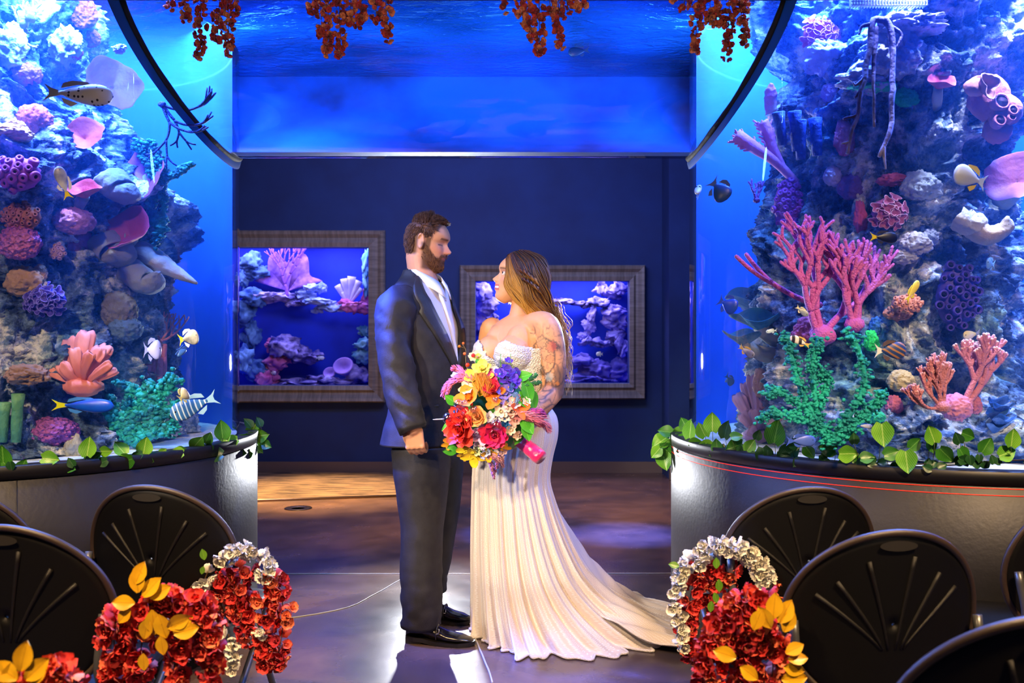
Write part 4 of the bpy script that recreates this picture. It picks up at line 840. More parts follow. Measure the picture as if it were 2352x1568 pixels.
wlump([(1330, 830, 30, 16), (1370, 845, 34, 20), (1420, 850, 26, 24), (1290, 860, 30, 14), (1340, 870, 60, 10)], MK('dim violet rock', '3f3a90', .85, c2='8a78d0', ns=6, bump=1, bs=12), 'dim violet rock mound on the floor of the smaller wall aquarium')
for x, y, L, H, c_, lb, yw in [(1377, 813, 16, 10, 'e8e8c0', 'tiny pale fish in the smaller wall aquarium', 180), (735, 822, 20, 8, 'e0e8f8', 'white fish above the folded coral arch', 0), (628, 856, 12, 8, 'e8d0d8', 'tiny pinkish fish beside the rose coral heap', 0)]:
    fish(x, y, L, H, c_, lb, 9.65, yw, 0, eye=False)
# ================================================================ people
def head_grid(kind, n=96, nz_=90):
    """head in its own frame: +x face, +y its left, +z up; eyes near z=.01; chin -.115, crown .12"""
    if kind == 'man':
        prof = [(-.118, .045), (-.112, .068), (-.104, .084), (-.094, .093), (-.084, .095), (-.074, .091), (-.067, .090), (-.061, .0965), (-.055, .0955), (-.0515, .0925), (-.047, .0985), (-.042, .098), (-.036, .0955), (-.031, .102), (-.026, .114), (-.019, .1185), (-.012, .1135), (.0, .103), (.010, .0945), (.018, .0925), (.026, .0965), (.034, .0985), (.045, .096), (.06, .090), (.075, .080), (.09, .064), (.105, .042), (.114, .02), (.12, .0)]
    else:
        prof = [(-.118, .040), (-.112, .062), (-.104, .078), (-.094, .086), (-.086, .088), (-.077, .084), (-.070, .086), (-.063, .0955), (-.057, .0955), (-.053, .090), (-.048, .0965), (-.043, .0970), (-.037, .0925), (-.031, .100), (-.026, .110), (-.020, .1135), (-.013, .107), (.0, .095), (.010, .088), (.018, .0875), (.028, .092), (.038, .093), (.05, .091), (.065, .084), (.08, .072), (.095, .055), (.107, .036), (.115, .016), (.12, .0)]
    bk = [(-.118, .040), (-.105, .015), (-.09, -.01), (-.07, -.045), (-.05, -.072), (-.02, -.088), (.02, -.096), (.06, -.088), (.09, -.066), (.108, -.038), (.12, -.004)]
    wd = [(-.118, .006), (-.112, .020), (-.10, .033), (-.085, .045), (-.065, .056), (-.04, .064), (-.01, .070), (.02, .073), (.05, .075), (.075, .068), (.095, .052), (.11, .030), (.12, .004)]
    fb = [(-.118, .045), (-.104, .076), (-.084, .082), (-.06, .083), (-.04, .083), (-.02, .083), (.0, .081), (.012, .079), (.026, .090), (.045, .094), (.06, .089), (.075, .079), (.09, .063), (.105, .041), (.114, .019), (.12, .0)]
    if kind != 'man': wd = [(z, w * .94) for z, w in wd]
    z = -.118 + .238 * (.5 - .5 * np.cos(np.pi * np.linspace(0, 1, nz_)) * .55 - .5 * (1 - 2 * np.linspace(0, 1, nz_)) * .45)
    a = np.linspace(0, 2 * math.pi, n, endpoint=False); g = np.zeros((nz_, n, 3))
    for i, q in enumerate(z):
        f, b, w_ = interp(fb, q), interp(bk, q), interp(wd, q); xc = (f + b) / 2 if q > -.05 else (f + b) / 2
        xc = b + (f - b) * (.5 if q > -.03 else .45); c, s = np.cos(a), np.sin(a); e = 2.25
        cc = np.sign(c) * np.abs(c) ** (2 / e); ss = np.sign(s) * np.abs(s) ** (2 / e)
        x = np.where(c > 0, xc + cc * (f - xc), xc + cc * (xc - b)); y = w_ * ss
        ex = interp(prof, q) - f; sg = interp([(-.12, .02), (-.09, .020), (-.075, .022), (-.06, .024), (-.045, .024), (-.034, .015), (-.024, .0135), (-.012, .0095), (.01, .0085), (.022, .012), (.03, .04), (.12, .05)], q)
        x = x + ex * np.exp(-(y / sg) ** 2) * (c > 0)
        if -.034 < q < -.010: x = x + .0085 * np.exp(-((np.abs(y) - .013) / .006) ** 2 - ((q + .024) / .007) ** 2) * (c > 0)     # nostril wings
        x = x - .010 * np.exp(-((np.abs(y) - .032) / .017) ** 2 - ((q - .010) / .012) ** 2) * (c > 0)                          # sockets
        x = x + .0058 * np.exp(-((np.abs(y) - .032) / .012) ** 2 - ((q - .010) / .0085) ** 2) * (c > 0)                        # lids
        x = x + .006 * np.exp(-((np.abs(y) - .040) / .02) ** 2 - ((q + .025) / .02) ** 2) * (c > 0)                            # cheeks
        g[i] = np.stack([x, y, np.full(n, q)], -1)
    return g
def ear(mb, s, M, o, sc=1):
    c = np.array((-.006, s * .072, .0)); mb.ball((c * sc) @ M.T + o, np.array((.017, .006, .031)) * sc, 3, rot=M @ frame((0, s, .0), (0, 0, 1)) @ np.array([[1, 0, 0], [0, 0, 1], [0, -1, 0]]) if False else M)
    t = np.linspace(-.4, 4.4, 22); p = np.stack([c[0] - .002 - .014 * np.cos(t + .4), np.full(22, s * .080), .004 + .029 * np.sin(t + .7) * 1.0], -1)
    mb.tube((p * sc) @ M.T + o, .0042 * sc, 8)
    mb.ball(((c + (.004, s * .006, -.024)) * sc) @ M.T + o, .008 * sc, 2)
def basis(fw, up):
    fw = nz(fw); up = nz(np.array(up) - fw * np.dot(fw, up)); return np.array([fw, np.cross(up, fw), up]).T
def limb(mb, pts, rad, n=14, seg=14, flat=1):
    q = spline(pts, seg); r = np.interp(np.linspace(0, 1, seg), np.linspace(0, 1, len(rad)), rad); mb.tube(q, r, n, flat); mb.ball(q[0], r[0] * .99, 2); mb.ball(q[-1], r[-1] * .99, 2)
def oval(mb, rows, M, n=40):
    """rows: (centre, half across (M col 1), half front (M col 0)[, half back])"""
    a = np.linspace(0, 2 * math.pi, n, endpoint=False); g = []
    for rw in rows:
        c, w_, f = rw[:3]; b = rw[3] if len(rw) > 3 else f
        ca, sa = np.cos(a), np.sin(a); g.append(np.asarray(c) + np.outer(np.where(ca > 0, ca * f, ca * b), M[:, 0]) + np.outer(sa * w_, M[:, 1]))
    return mb.rings(np.array(g))
def skin_mat(name, tattoo=False):
    m = mat(name, (.8, .8, .8), .5, attr='tint', bump=.08, bs=240, sub=.08, spec=.4); return m
# ---------------------------------------------------------------- groom
DM = 4.36
def mp_(x, y, d=DM): return P(x, y, d)
man = thing('person', 'bearded man in dark charcoal suit and open white shirt, looking down at the bride', 'person', (mp_(975, 800)[0], 4.38, 0))
Hf = basis((math.cos(R(-9)), math.sin(R(-9)), -.21), (0, 0, 1)); Ho = mp_(980, 559); HS = 1.01
Bf = basis((math.cos(R(-27)), math.sin(R(-27)), 0), (0, 0, 1))       # chest frame
mb = MB(); gh = head_grid('man'); mb.rings((gh * HS) @ Hf.T + Ho)
for s in (-1, 1): ear(mb, s, Hf, Ho, HS)
def mz(y, d=DM): return EYE + (760 - y) / F * d
limb(mb, [mp_(962, 585), mp_(968, 625), mp_(975, 665)], [.058, .060, .072], 20)
oval(mb, [(mp_(972, 655), .10, .07), (mp_(968, 690), .19, .10), (mp_(970, 760), .19, .12), (mp_(975, 850), .17, .12), (mp_(978, 930), .16, .12), (mp_(975, 1000), .165, .12), (mp_(972, 1040), .15, .11)], Bf)
rt = -Bf[:, 1]       # his right (towards camera)
sh_n = mp_(916, 700, 4.20); el_n = mp_(912, 860, 4.12); wr_n = mp_(950, 985, 4.05)
limb(mb, [sh_n, el_n, wr_n], [.062, .048, .030]); 
sh_f = mp_(1010, 700, 4.55); limb(mb, [sh_f, mp_(1020, 860, 4.6), mp_(1040, 960, 4.5)], [.06, .048, .03])
kn = [mp_(968, 1030, 4.26), mp_(968, 1210, 4.25), mp_(964, 1420, 4.27)]; kf = [mp_(1012, 1030, 4.47), mp_(1006, 1200, 4.49), mp_(990, 1385, 4.55)]
limb(mb, kn, [.085, .06, .04]); limb(mb, kf, [.085, .06, .04])
# right hand, loosely closed fist, knuckles to camera
def hand(mb, wrist, down, palm, size=1.0, curl=(.5, .95, .8), spread=.02, thumb=1, side=1):
    """down: wrist->knuckles, palm: palm normal (fingers curl towards it)"""
    d = nz(down); pn = nz(np.array(palm) - d * np.dot(palm, d)); ac = nz(np.cross(d, pn)) * side      # ac: towards the index side
    L = .095 * size; g = []
    for t in np.linspace(0, 1, 8):
        c = wrist + d * L * t; w_ = size * np.interp(t, (0, .3, 1), (.028, .038, .043)); h = size * np.interp(t, (0, .5, 1), (.019, .017, .014))
        a = np.linspace(0, 2 * math.pi, 18, endpoint=False); g.append(c + np.outer(np.cos(a) * w_, ac) + np.outer(np.sin(a) * h, pn))
    mb.rings(np.array(g))
    for k, (off, ln, r) in enumerate(((.031, .043, .0098), (.0105, .048, .0102), (-.0105, .045, .0098), (-.031, .036, .0088))):
        p = wrist + d * L * .96 + ac * off * size; q = [wrist + d * L * .55 + ac * off * .8 * size, p]; an = 0; dd = d
        mb.ball(p - pn * .004 * size, r * 1.12 * size, 2)
        for j, (cu, f) in enumerate(zip(curl, (1, .62, .48))):
            an += cu; v = d * math.cos(an) + pn * math.sin(an) + ac * (off * 1.5) * spread * 10 * (1 if j == 0 else .3); p = p + nz(v) * ln * f * size; q.append(p)
        mb.tube(spline(q, 16), np.interp(np.linspace(0, 1, 16), (0, .3, 1), (r, r, r * .8)) * size, 10); mb.ball(q[-1], r * .8 * size, 2)
    b = wrist + d * L * .22 + ac * .024 * size; q = [b, b + (ac * .022 + d * .026 + pn * .012) * size, b + (ac * .020 + d * .054 + pn * .026) * size, b + (ac * .010 + d * .074 + pn * .036) * size]
    mb.tube(spline(q, 12), np.linspace(.0135, .0095, 12) * size, 10); mb.ball(q[-1], .0095 * size, 2); mb.ball(q[0], .0135 * size, 2)
hand(mb, mp_(951, 974, 4.06), (.06, -.04, -1), (.30, .95, .0), 1.02, (.95, 1.5, 1.1), .0, side=-1)
V, Fc = organic(mb, .0042, 3)
def paint_man(V):
    c = np.tile(hexc('c98f70'), (len(V), 1)); L = ((V - Ho) @ Hf) / HS; x, y, z = L.T
    def mixc(c, k, h): return c * (1 - k[:, None]) + np.array(hexc(h)) * k[:, None]
    hd = (z > -.125) & (np.abs(y) < .09) & (x > -.11)
    c = mixc(c, .35 * hd * np.exp(-((x - .1) / .02) ** 2 - ((z + .02) / .02) ** 2), 'd8705a')
    c = mixc(c, .5 * hd * np.exp(-((np.abs(y) - .042) / .022) ** 2 - ((z + .018) / .018) ** 2) * (x > .03), 'd07a60')
    zt = np.interp(x, (.0, .012, .030, .045, .060, .074, .080, .092), (.002, .002, -.012, -.034, -.050, -.050, -.036, -.031))
    beard = hd * sm(.007, -.007, z - zt) * sm(-.004, .014, x + .15 * (z + .06)) * sm(-.118, -.104, z)
    beard = np.maximum(beard, hd * sm(.03, .02, z) * sm(-.03, -.02, z) * sm(.008, .016, x) * sm(.038, .030, x) * (np.abs(y) > .045))
    c = mixc(c, .85 * np.clip(beard, 0, 1), '3a1f14')
    mo = hd * (x > .075) * np.exp(-((z + .0515) / .0045) ** 2) * (np.abs(y) < .024); c = mixc(c, mo, 'b05a50')
    br = hd * (x > .05) * np.exp(-((z - .030 - .10 * (.03 - np.abs(np.abs(y) - .03)) * 0) / .0045) ** 2) * (np.abs(np.abs(y) - .032) < .019); c = mixc(c, br * .9, '35190f')
    la = hd * (x > .05) * np.exp(-((z - .0035 + 12 * (np.abs(y) - .032) ** 2 * 0) / .0022) ** 2) * (np.abs(np.abs(y) - .033) < .0145); c = mixc(c, la * .95, '1c0e0a')
    hair = hd * (sm(.060, .050, x - .25 * (z - .06)) * sm(.052, .066, z) + sm(-.012, -.03, x) * sm(-.065, -.05, z)); c = mixc(c, np.clip(hair, 0, 1) * .8, '3a241a')
    return np.clip(c * (1 + .05 * fbm(V * 60, 2))[:, None], 0, 1)
body = obj('body', MB().add(V, Fc), skin_mat('groom skin'), man); vcol(body, paint_man(V))
M_hairm = mat('short brown hair', '38201a', .6, c2='5e3c2c', ns=60, spec=.3)
def tuft(mb, p, n, L, r, flow, rng, k=3):
    d = nz(np.asarray(n) * rng.uniform(.35, .7) + np.asarray(flow)); e = nz(np.asarray(flow) * 1.2 + np.asarray(n) * .15 + np.array([rng.gauss(0, .15) for _ in range(3)]))
    mb.tube([p - n * .001, p + d * L * .5, p + d * L * .5 + e * L * .5], [r, r * .9, r * .15], 3, cap=False)
def normals(g):
    du = np.gradient(g, axis=0); dv = np.roll(g, -1, 1) - np.roll(g, 1, 1); n = np.cross(dv, du); n /= np.linalg.norm(n, axis=2)[..., None] + 1e-12; return n
gN = normals(gh); rng = random.Random(5); mb = MB(); mbb = MB()
zz, yy, xx = gh[..., 2], gh[..., 1], gh[..., 0]
hairline = .054 + .25 * (zz - .06) - .026 * np.exp(-((np.abs(yy) - .048) / .016) ** 2)
mh = ((zz > .060) & (xx < hairline)) | ((zz > .045) & (xx < .036)) | ((zz <= .045) & (zz > -.028) & (xx < -.034)) | ((zz <= .03) & (zz > -.066) & (xx < -.038)) | ((zz > .03) & (zz < .06) & (xx < .034))
mb.grid((gh + gN * (.0065 + .0022 * fbm(gh * 90, 2))[..., None] * mh[..., None] - gN * .004 * (~mh)[..., None]) @ (Hf.T * HS) + Ho, cv=True) if False else None
idx = np.argwhere(mh)
ar = np.linalg.norm(np.cross(np.gradient(gh, axis=0), np.roll(gh, -1, 1) - np.roll(gh, 1, 1)), axis=2)[mh]; pick = np.random.choice(len(idx), 5200, p=ar / ar.sum())
for k in pick:
    i, j = idx[k]
    p = gh[i, j] + np.array([rng.gauss(0, .0016) for _ in range(3)]); n = gN[i, j]; top = sm(.03, .09, zz[i, j])
    fl = nz(np.array((-.15 + 1.0 * top * (1 if xx[i, j] > 0 else .2), 0, -.9 * (1 - top) + .25 * top)))
    L = .010 + .014 * top + .004 * rng.random(); tuft(mb, (p * HS) @ Hf.T + Ho + Hf @ n * .002, Hf @ n, L, .0013, Hf @ fl, rng)
# solid under-hair so that the scalp does not show
f = []; n_ = gh.shape[1]; gg = (gh + gN * .0030) * HS @ Hf.T + Ho; me_ = mh
for i in range(gh.shape[0] - 1):
    for j in range(n_):
        if me_[i, j] and me_[i, (j + 1) % n_] and me_[i + 1, j] and me_[i + 1, (j + 1) % n_]: f.append((i * n_ + j, i * n_ + (j + 1) % n_, (i + 1) * n_ + (j + 1) % n_, (i + 1) * n_ + j))
mb.add(gg, f); obj('hair', mb, M_hairm, man, label='short brown hair receding at the temples')
bm = (zz < -.028) & (zz > -.112) & (xx > -.0 + .15 * (zz + .06)) & ~((np.abs(yy) < .022) & (np.abs(zz + .054) < .0085)) | ((zz < .02) & (zz >= -.03) & (xx > .012) & (xx < .034) & (np.abs(yy) > .05))
bm &= (zz < np.interp(xx, (.0, .012, .030, .045, .060, .074, .080, .092), (.004, .004, -.010, -.034, -.050, -.050, -.036, -.031))); idx = np.argwhere(bm)
for k in range(1500):
    i, j = idx[rng.randrange(len(idx))]; p = gh[i, j] + np.array([rng.gauss(0, .0012) for _ in range(3)]); n = gN[i, j]
    tuft(mbb, (p * HS) @ Hf.T + Ho, Hf @ n, .007 + .004 * rng.random(), .0010, Hf @ nz((.2, 0, -.9)), rng)
obj('beard', mbb, mat('brown beard', '4a2c1e', .7, c2='7a5038', ns=70, spec=.25), man)
# shirt
M_shirt = mat('white shirt cotton', 'f0ecec', .75, bump=.15, bs=60)
M_suit = mat('charcoal suit wool', '2b2a30', .6, c2='232228', ns=30, bump=.2, bs=420, sheen=.0, spec=.3)
M_lapel = mat('charcoal lapel', '29282e', .5, c2='212026', ns=30, bump=.15, bs=420, sheen=.0, spec=.4)
def wrinkle(g, amp, sc, seed=0, axis=None):
    c = g.mean(axis=1, keepdims=True); d = g - c; L = np.linalg.norm(d, axis=2)[..., None]; w_ = fbm(g * np.asarray(sc), 3, seed)[..., None]; return g + d / L * amp * w_
def ovalgrid(rows, M, n=64, e=2.3):
    a = np.linspace(0, 2 * math.pi, n, endpoint=False); g = []
    rows = np.array([np.r_[r[0], r[1], r[2], (r[3] if len(r) > 3 else r[2])] for r in rows]); k = len(rows); rows = spline(rows, k * 7)
    for r in rows:
        ca, sa = np.cos(a), np.sin(a); ca = np.sign(ca) * np.abs(ca) ** (2 / e); sa = np.sign(sa) * np.abs(sa) ** (2 / e)
        g.append(r[:3] + np.outer(np.where(ca > 0, ca * r[4], ca * r[5]), M[:, 0]) + np.outer(sa * r[3], M[:, 1]))
    return np.array(g), a
jr = [(mp_(962, 622), .068, .040, .058), (mp_(964, 640), .088, .066, .076), (mp_(966, 658), .145, .088, .085), (mp_(966, 682), .184, .105, .10), (mp_(968, 718), .198, .125, .122), (mp_(974, 770), .208, .150, .130), (mp_(978, 830), .20, .155, .125), (mp_(980, 880), .195, .150, .120), (mp_(978, 935), .20, .150, .125), (mp_(974, 985), .215, .155, .135), (mp_(971, 1016), .225, .158, .140)]
gj, aj = ovalgrid(jr, Bf, 96)
# open V at the front: cut where |angle| is small above the button
zj = gj[:, :, 2].mean(axis=1); zb = mz(862)
vop = np.interp(zj, (zb, mz(690), mz(640), mz(622)), (0.0, .52, .9, 1.5)); gj = wrinkle(gj, .012, (5, 5, 9), 3); gj = wrinkle(gj, .006, (14, 14, 9), 9)
f = []; nj = gj.shape[1]
al = (aj + math.pi) % (2 * math.pi) - math.pi
for i in range(gj.shape[0] - 1):
    for j in range(nj):
        am = (al[j] + al[(j + 1) % nj]) / 2 if abs(al[j] - al[(j + 1) % nj]) < 3 else math.pi
        if abs(am) < vop[i] and zj[i] > zb: continue
        f.append((i * nj + j, i * nj + (j + 1) % nj, (i + 1) * nj + (j + 1) % nj, (i + 1) * nj + j))
jk = obj('suit_jacket', MB().add(gj, f), M_suit, man); solidify(jk, .006)
# shirt front: same surface a little inside
gs = gj * 1.0; cen = gs.mean(axis=1, keepdims=True); gs = cen + (gs - cen) * .955; f = []
for i in range(gj.shape[0] - 1):
    for j in range(nj):
        if abs(al[j]) < 1.5 and zb - .05 < zj[i] < mz(634): f.append((i * nj + j, i * nj + (j + 1) % nj, (i + 1) * nj + (j + 1) % nj, (i + 1) * nj + j))
so = obj('shirt', MB().add(gs, f), M_shirt, man)
def jpt(z, ang, off=0):
    fi = float(np.interp(-z, -zj, np.arange(len(zj)))); i0 = min(int(fi), len(zj) - 2); u = fi - i0; fj = (ang % (2 * math.pi)) / (2 * math.pi) * nj; j0 = int(fj) % nj; v = fj - int(fj); j1 = (j0 + 1) % nj
    A = gj[i0, j0] * (1 - v) + gj[i0, j1] * v; B_ = gj[i0 + 1, j0] * (1 - v) + gj[i0 + 1, j1] * v; p = A * (1 - u) + B_ * u; c = gj[i0].mean(axis=0); d = nz((p - c) * (1, 1, 0)); return p + d * off
# shirt placket and collar
obj('placket', MB().tube(spline([jpt(z, .0, -.004) for z in np.linspace(mz(672), mz(850), 9)], 20), .011, 8, flat=1), M_shirt, so)
def collar(s):
    nck = mp_(973, 632); pts = []; 
    for t in np.linspace(0, 1, 12):
        a_ = R(170) * (1 - t) + R(12) * t; r = .076; c = nck + (0, 0, .034 * (1 - t) - .050 * t ** 1.3) + Bf[:, 0] * (.010 + .012 * t)
        top = c + Bf[:, 0] * math.cos(a_) * (r - .012) + s * Bf[:, 1] * math.sin(a_) * (r - .012) + (0, 0, .018); lo = c + Bf[:, 0] * math.cos(a_) * (r + .014 + .018 * t ** 4) + s * Bf[:, 1] * math.sin(a_) * (r + .010) + (0, 0, -.024 - .034 * t ** 4)
        pts.append([top, (top + lo) / 2 + nz((top + lo) / 2 - c) * .007, lo])
    return np.array(pts)
for s in (-1, 1):
    o = obj('collar', MB().grid(collar(s)), M_shirt, so); solidify(o, .004, 0)
# lapels
for s in (-1, 1):
    g = []
    for t in np.linspace(0, 1, 26):
        z = mz(636) + (zb - .005 - mz(636)) * t; e = float(np.interp(z, (zb, mz(690), mz(640), mz(622)), (.0, .52, .9, 1.5))); w_ = np.interp(t, (0, .12, .26, .30, .36, .6, 1), (.24, .30, .36, .26, .42, .30, .03))
        row = [jpt(z, s * (e - .09), .006)] + [jpt(z, s * (e + w_ * u), .012 - .003 * u) for u in (.1, .33, .66, 1)]; g.append(row)
    o = obj('lapel', MB().grid(np.array(g)), M_lapel, jk); solidify(o, .004, 0)
# jacket collar round the neck
g = []
for t in np.linspace(-1, 1, 30):
    a_ = R(180) + t * R(118); c = mp_(967, 632); r = .062; top = c + Bf[:, 0] * math.cos(a_) * (r - .005) + Bf[:, 1] * math.sin(a_) * (r - .004) + (0, 0, .036 - .06 * t * t); g.append([top, top + nz(top - c) * .014 + (0, 0, -.02), top + nz(top - c) * .026 + (0, 0, -.048)])
o = obj('jacket_collar', MB().grid(np.array(g)), M_lapel, jk); solidify(o, .005, 0)
obj('pocket_flap', MB().tube([jpt(mz(925), -1.2, .004), jpt(mz(925), -.55, .004)], .006, 6, flat=1.6), M_lapel, jk)
obj('button', MB().lathe([(.001, -.002), (.009, -.002), (.009, .003), (.001, .003)], 14, frame(Bf[:, 0]), jpt(zb - .012, .04, .010)), mat('black button', '0c0c0e', .3), jk)
# sleeves
def sleeve(pts, rad, name='sleeve', parent=jk, m=M_suit, seed=1, amp=.017, flat=1):
    q = spline(pts, 46); r = np.interp(np.linspace(0, 1, 46), np.linspace(0, 1, len(rad)), rad); n = 40; tmp = MB().tube(q, r, n, flat); g = tmp.v[0].reshape(46, n, 3)
    c = g.mean(axis=1, keepdims=True); d = g - c; L = np.linalg.norm(d, axis=2)[..., None]; tt = np.linspace(0, 1, 46)[:, None]
    w_ = fbm(np.stack([g[..., 0] * 7, g[..., 1] * 7, g[..., 2] * 11 + 6 * g[..., 0]], -1), 3, seed) * .9 + .6 * (fbm(np.stack([g[..., 0] * 9, g[..., 1] * 9, g[..., 2] * 19 + 12 * g[..., 0]], -1), 2, seed + 4, True) - .3)
    g = g + d / L * (amp * w_)[..., None]; o = obj(name, MB().rings(g), m, parent); return o
sl = sleeve([mp_(936, 684, 4.25), mp_(911, 708, 4.19), mp_(905, 784, 4.14), mp_(914, 862, 4.11), mp_(930, 925, 4.08), mp_(950, 988, 4.05)], [.060, .080, .079, .075, .065, .052])
for k in range(3): obj('cuff_button', MB().ball(mp_(931 + k * 1.8, 962 + k * 9, 4.02), .0045, 2), mat('shiny dark button', '3a3a40', .2), sl)
sleeve([mp_(1000, 684, 4.50), mp_(1016, 760, 4.58), mp_(1026, 860, 4.60), mp_(1040, 960, 4.52)], [.06, .078, .07, .052], seed=5)
# trousers
def leg_(pts, rad, seed, name='trouser_leg', flat=1.08):
    q = spline(pts, 50); r = np.interp(np.linspace(0, 1, 50), np.linspace(0, 1, len(rad)), rad); n = 44; tmp = MB().tube(q, r, n, flat); g = tmp.v[0].reshape(50, n, 3)
    c = g.mean(axis=1, keepdims=True); d = g - c; L = np.linalg.norm(d, axis=2)[..., None]; hh = np.linspace(0, 1, 50)[:, None]
    g = g + d / L * (.013 * fbm(g * (7, 7, 4), 3, seed) + .012 * fbm(g * (12, 12, 26), 2, seed + 2) * sm(.5, 1, hh))[..., None]; return MB().rings(g)
tr_ = obj('trousers', oval(MB(), [(mp_(976, 985), .185, .125), (mp_(976, 1020), .185, .125), (mp_(978, 1050), .175, .12), (mp_(980, 1075), .15, .10)], Bf), M_suit, man)
obj('trouser_leg', leg_([mp_(968, 1030, 4.27), mp_(970, 1090, 4.26), mp_(969, 1210, 4.25), mp_(967, 1330, 4.25), mp_(966, 1436, 4.27)], [.118, .110, .089, .084, .082], 3), M_suit, tr_)
obj('trouser_leg', leg_([mp_(1000, 1030, 4.46), mp_(1008, 1090, 4.47), mp_(1002, 1200, 4.48), mp_(988, 1290, 4.50), mp_(982, 1346, 4.52)], [.118, .105, .088, .082, .080], 8), M_suit, tr_)
M_sock = mat('black sock', '0e0e12', .8); obj('sock', MB().tube([mp_(988, 1330, 4.54), mp_(992, 1400, 4.56)], .050, 16), M_sock, man)
# shoes
M_shoe = mat('polished black leather', '0e0b0a', .2, c2='1a1310', ns=20, bump=.1, bs=60, spec=.7); M_sole = mat('shoe sole', '120f0e', .5)
def shoe(heel, toe, label=None):
    heel, toe = np.array(heel), np.array(toe); d = toe - heel; L = np.linalg.norm(d); f = d / L; sd = np.array((-f[1], f[0], 0)); n = 26; g = []; gs_ = []
    for t in np.linspace(0, 1, 30):
        w_ = np.interp(t, (0, .04, .15, .35, .62, .8, .93, 1), (.006, .024, .033, .032, .046, .044, .028, .005)); h = np.interp(t, (0, .04, .12, .3, .42, .6, .8, .94, 1), (.05, .088, .098, .094, .080, .056, .045, .032, .016)); z0 = np.interp(t, (0, .25, .4, .75, 1), (.024, .022, .012, .008, .016))
        a = np.linspace(0, 2 * math.pi, n, endpoint=False); c = heel + f * L * t; ss = np.sin(a); zz_ = z0 + (h - z0) * np.clip(.5 + .5 * ss, 0, 1) ** .8
        wx = w_ * np.cos(a) * np.where(ss > 0, (1 - .45 * ss ** 2 * (t < .5)), 1); row = c + np.outer(wx, sd); row[:, 2] = zz_; g.append(row)
        ws = w_ + .004; gs_.append([c + sd * ws + (0, 0, z0 + .006), c - sd * ws + (0, 0, z0 + .006), c - sd * ws + (0, 0, max(z0 - .012, .001)), c + sd * ws + (0, 0, max(z0 - .012, .001))])
    o = obj('shoe', MB().rings(np.array(g)), M_shoe, man)
    obj('sole', MB().rings(np.array(gs_)), M_sole, o, smooth=False)
    hb = heel + f * .04; obj('heel', MB().box(hb + (0, 0, .012), (.034, .030, .0115), np.array([f, sd, (0, 0, 1)]).T), M_sole, o, smooth=False)
    # monk strap and buckle
    c = heel + f * L * .47; q = [c + sd * (.036 * math.cos(a_)) + np.array((0, 0, .040 + .036 * math.sin(a_))) for a_ in np.linspace(-.4, math.pi + .4, 16)]
    obj('strap', MB().tube(spline(q, 24), .009, 6, flat=.35), M_shoe, o)
    b = c - sd * .035 + (0, 0, .060); u = f; v = nz(np.array((0, 0, 1)) + sd * .6); r_ = [b + u * .012 - v * .010, b + u * .012 + v * .010, b - u * .012 + v * .010, b - u * .012 - v * .010, b + u * .012 - v * .010]
    obj('buckle', MB().tube(r_, .0018, 6), mat('silver buckle', 'c8c8c8', .2, 1), o); return o
h0 = G(932, 1474); t0 = G(1086, 1470); shoe((h0[0], 4.27, 0), (h0[0] + .298, 4.21, 0)); shoe((mp_(968, 1400, 4.56)[0], 4.58, 0), (mp_(968, 1400, 4.56)[0] + .235, 4.52, 0))

# ---------------------------------------------------------------- bride
DB = 4.32
def bp_(x, y, d=DB): return P(x, y, d)
bride = thing('person', 'smiling bride in white beaded gown with tattooed arm, looking up at the groom', 'person', (bp_(1185, 800)[0], 4.40, 0))
Wf = basis((-math.cos(R(9)), -math.sin(R(9)), .20), (0, 0, 1)); Wo = bp_(1190, 641); WS = .99
Cf = basis((-math.cos(R(42)), -math.sin(R(42)), 0), (0, 0, 1))       # chest frame: faces groom and camera
def bz(y): return EYE + (760 - y) / F * DB
mb = MB(); gw = head_grid('woman'); mb.rings((gw * WS) @ Wf.T + Wo)
for s in (-1, 1): ear(mb, s, Wf, Wo, WS * .92)
limb(mb, [bp_(1203, 668), bp_(1198, 705), bp_(1196, 742)], [.047, .046, .058], 20)
oval(mb, [(bp_(1196, 722), .055, .045), (bp_(1194, 734), .11, .06), (bp_(1193, 748), .155, .078), (bp_(1191, 775), .168, .10), (bp_(1188, 810), .163, .112), (bp_(1186, 860), .145, .11), (bp_(1188, 905), .120, .094), (bp_(1190, 950), .130, .10), (bp_(1186, 1000), .140, .11), (bp_(1182, 1060), .13, .11)], Cf)
bc = bp_(1190, 808); BR_ = []
for s in (-1, 1):
    c = bc + Cf[:, 0] * .082 + s * Cf[:, 1] * .068 + (0, 0, -.004); BR_.append(c); mb.ball(c, (.084, .078, .080), 3, rot=Cf); mb.ball(bp_(1192, 788) + Cf[:, 0] * .040 + s * Cf[:, 1] * .066, (.074, .074, .086), 3, rot=Cf)
Lr = Cf[:, 1]        # her left (camera side)
S1 = bp_(1256, 752, 4.20); E1 = bp_(1271, 898, 4.19); W1 = bp_(1205, 968, 4.03)
limb(mb, [bp_(1228, 745, 4.25), S1, bp_(1270, 815, 4.19), E1], [.058, .058, .056, .046], 20, 20)
limb(mb, [E1, (E1 + W1) / 2 + (0, 0, -.006), W1], [.047, .043, .027], 20)
S2 = bp_(1130, 755, 4.46); E2 = bp_(1120, 880, 4.46); W2 = bp_(1150, 950, 4.18); limb(mb, [S2, bp_(1118, 820, 4.50), E2, W2], [.054, .05, .044, .027], 16, 18)
for s, e in ((-1, 1), (1, 1)): limb(mb, [bp_(1185, 1000) + s * Cf[:, 1] * .085, bp_(1183, 1200) + s * Cf[:, 1] * .07, bp_(1180, 1425) + s * Cf[:, 1] * .06], [.07, .055, .04])
hand(mb, W1 + (-.004, -.004, -.002), (-.86, -.12, -.42), (-.3, -.85, .25), .86, (.55, .95, .8), .0, side=-1)
V, Fc = organic(mb, .0042, 6)
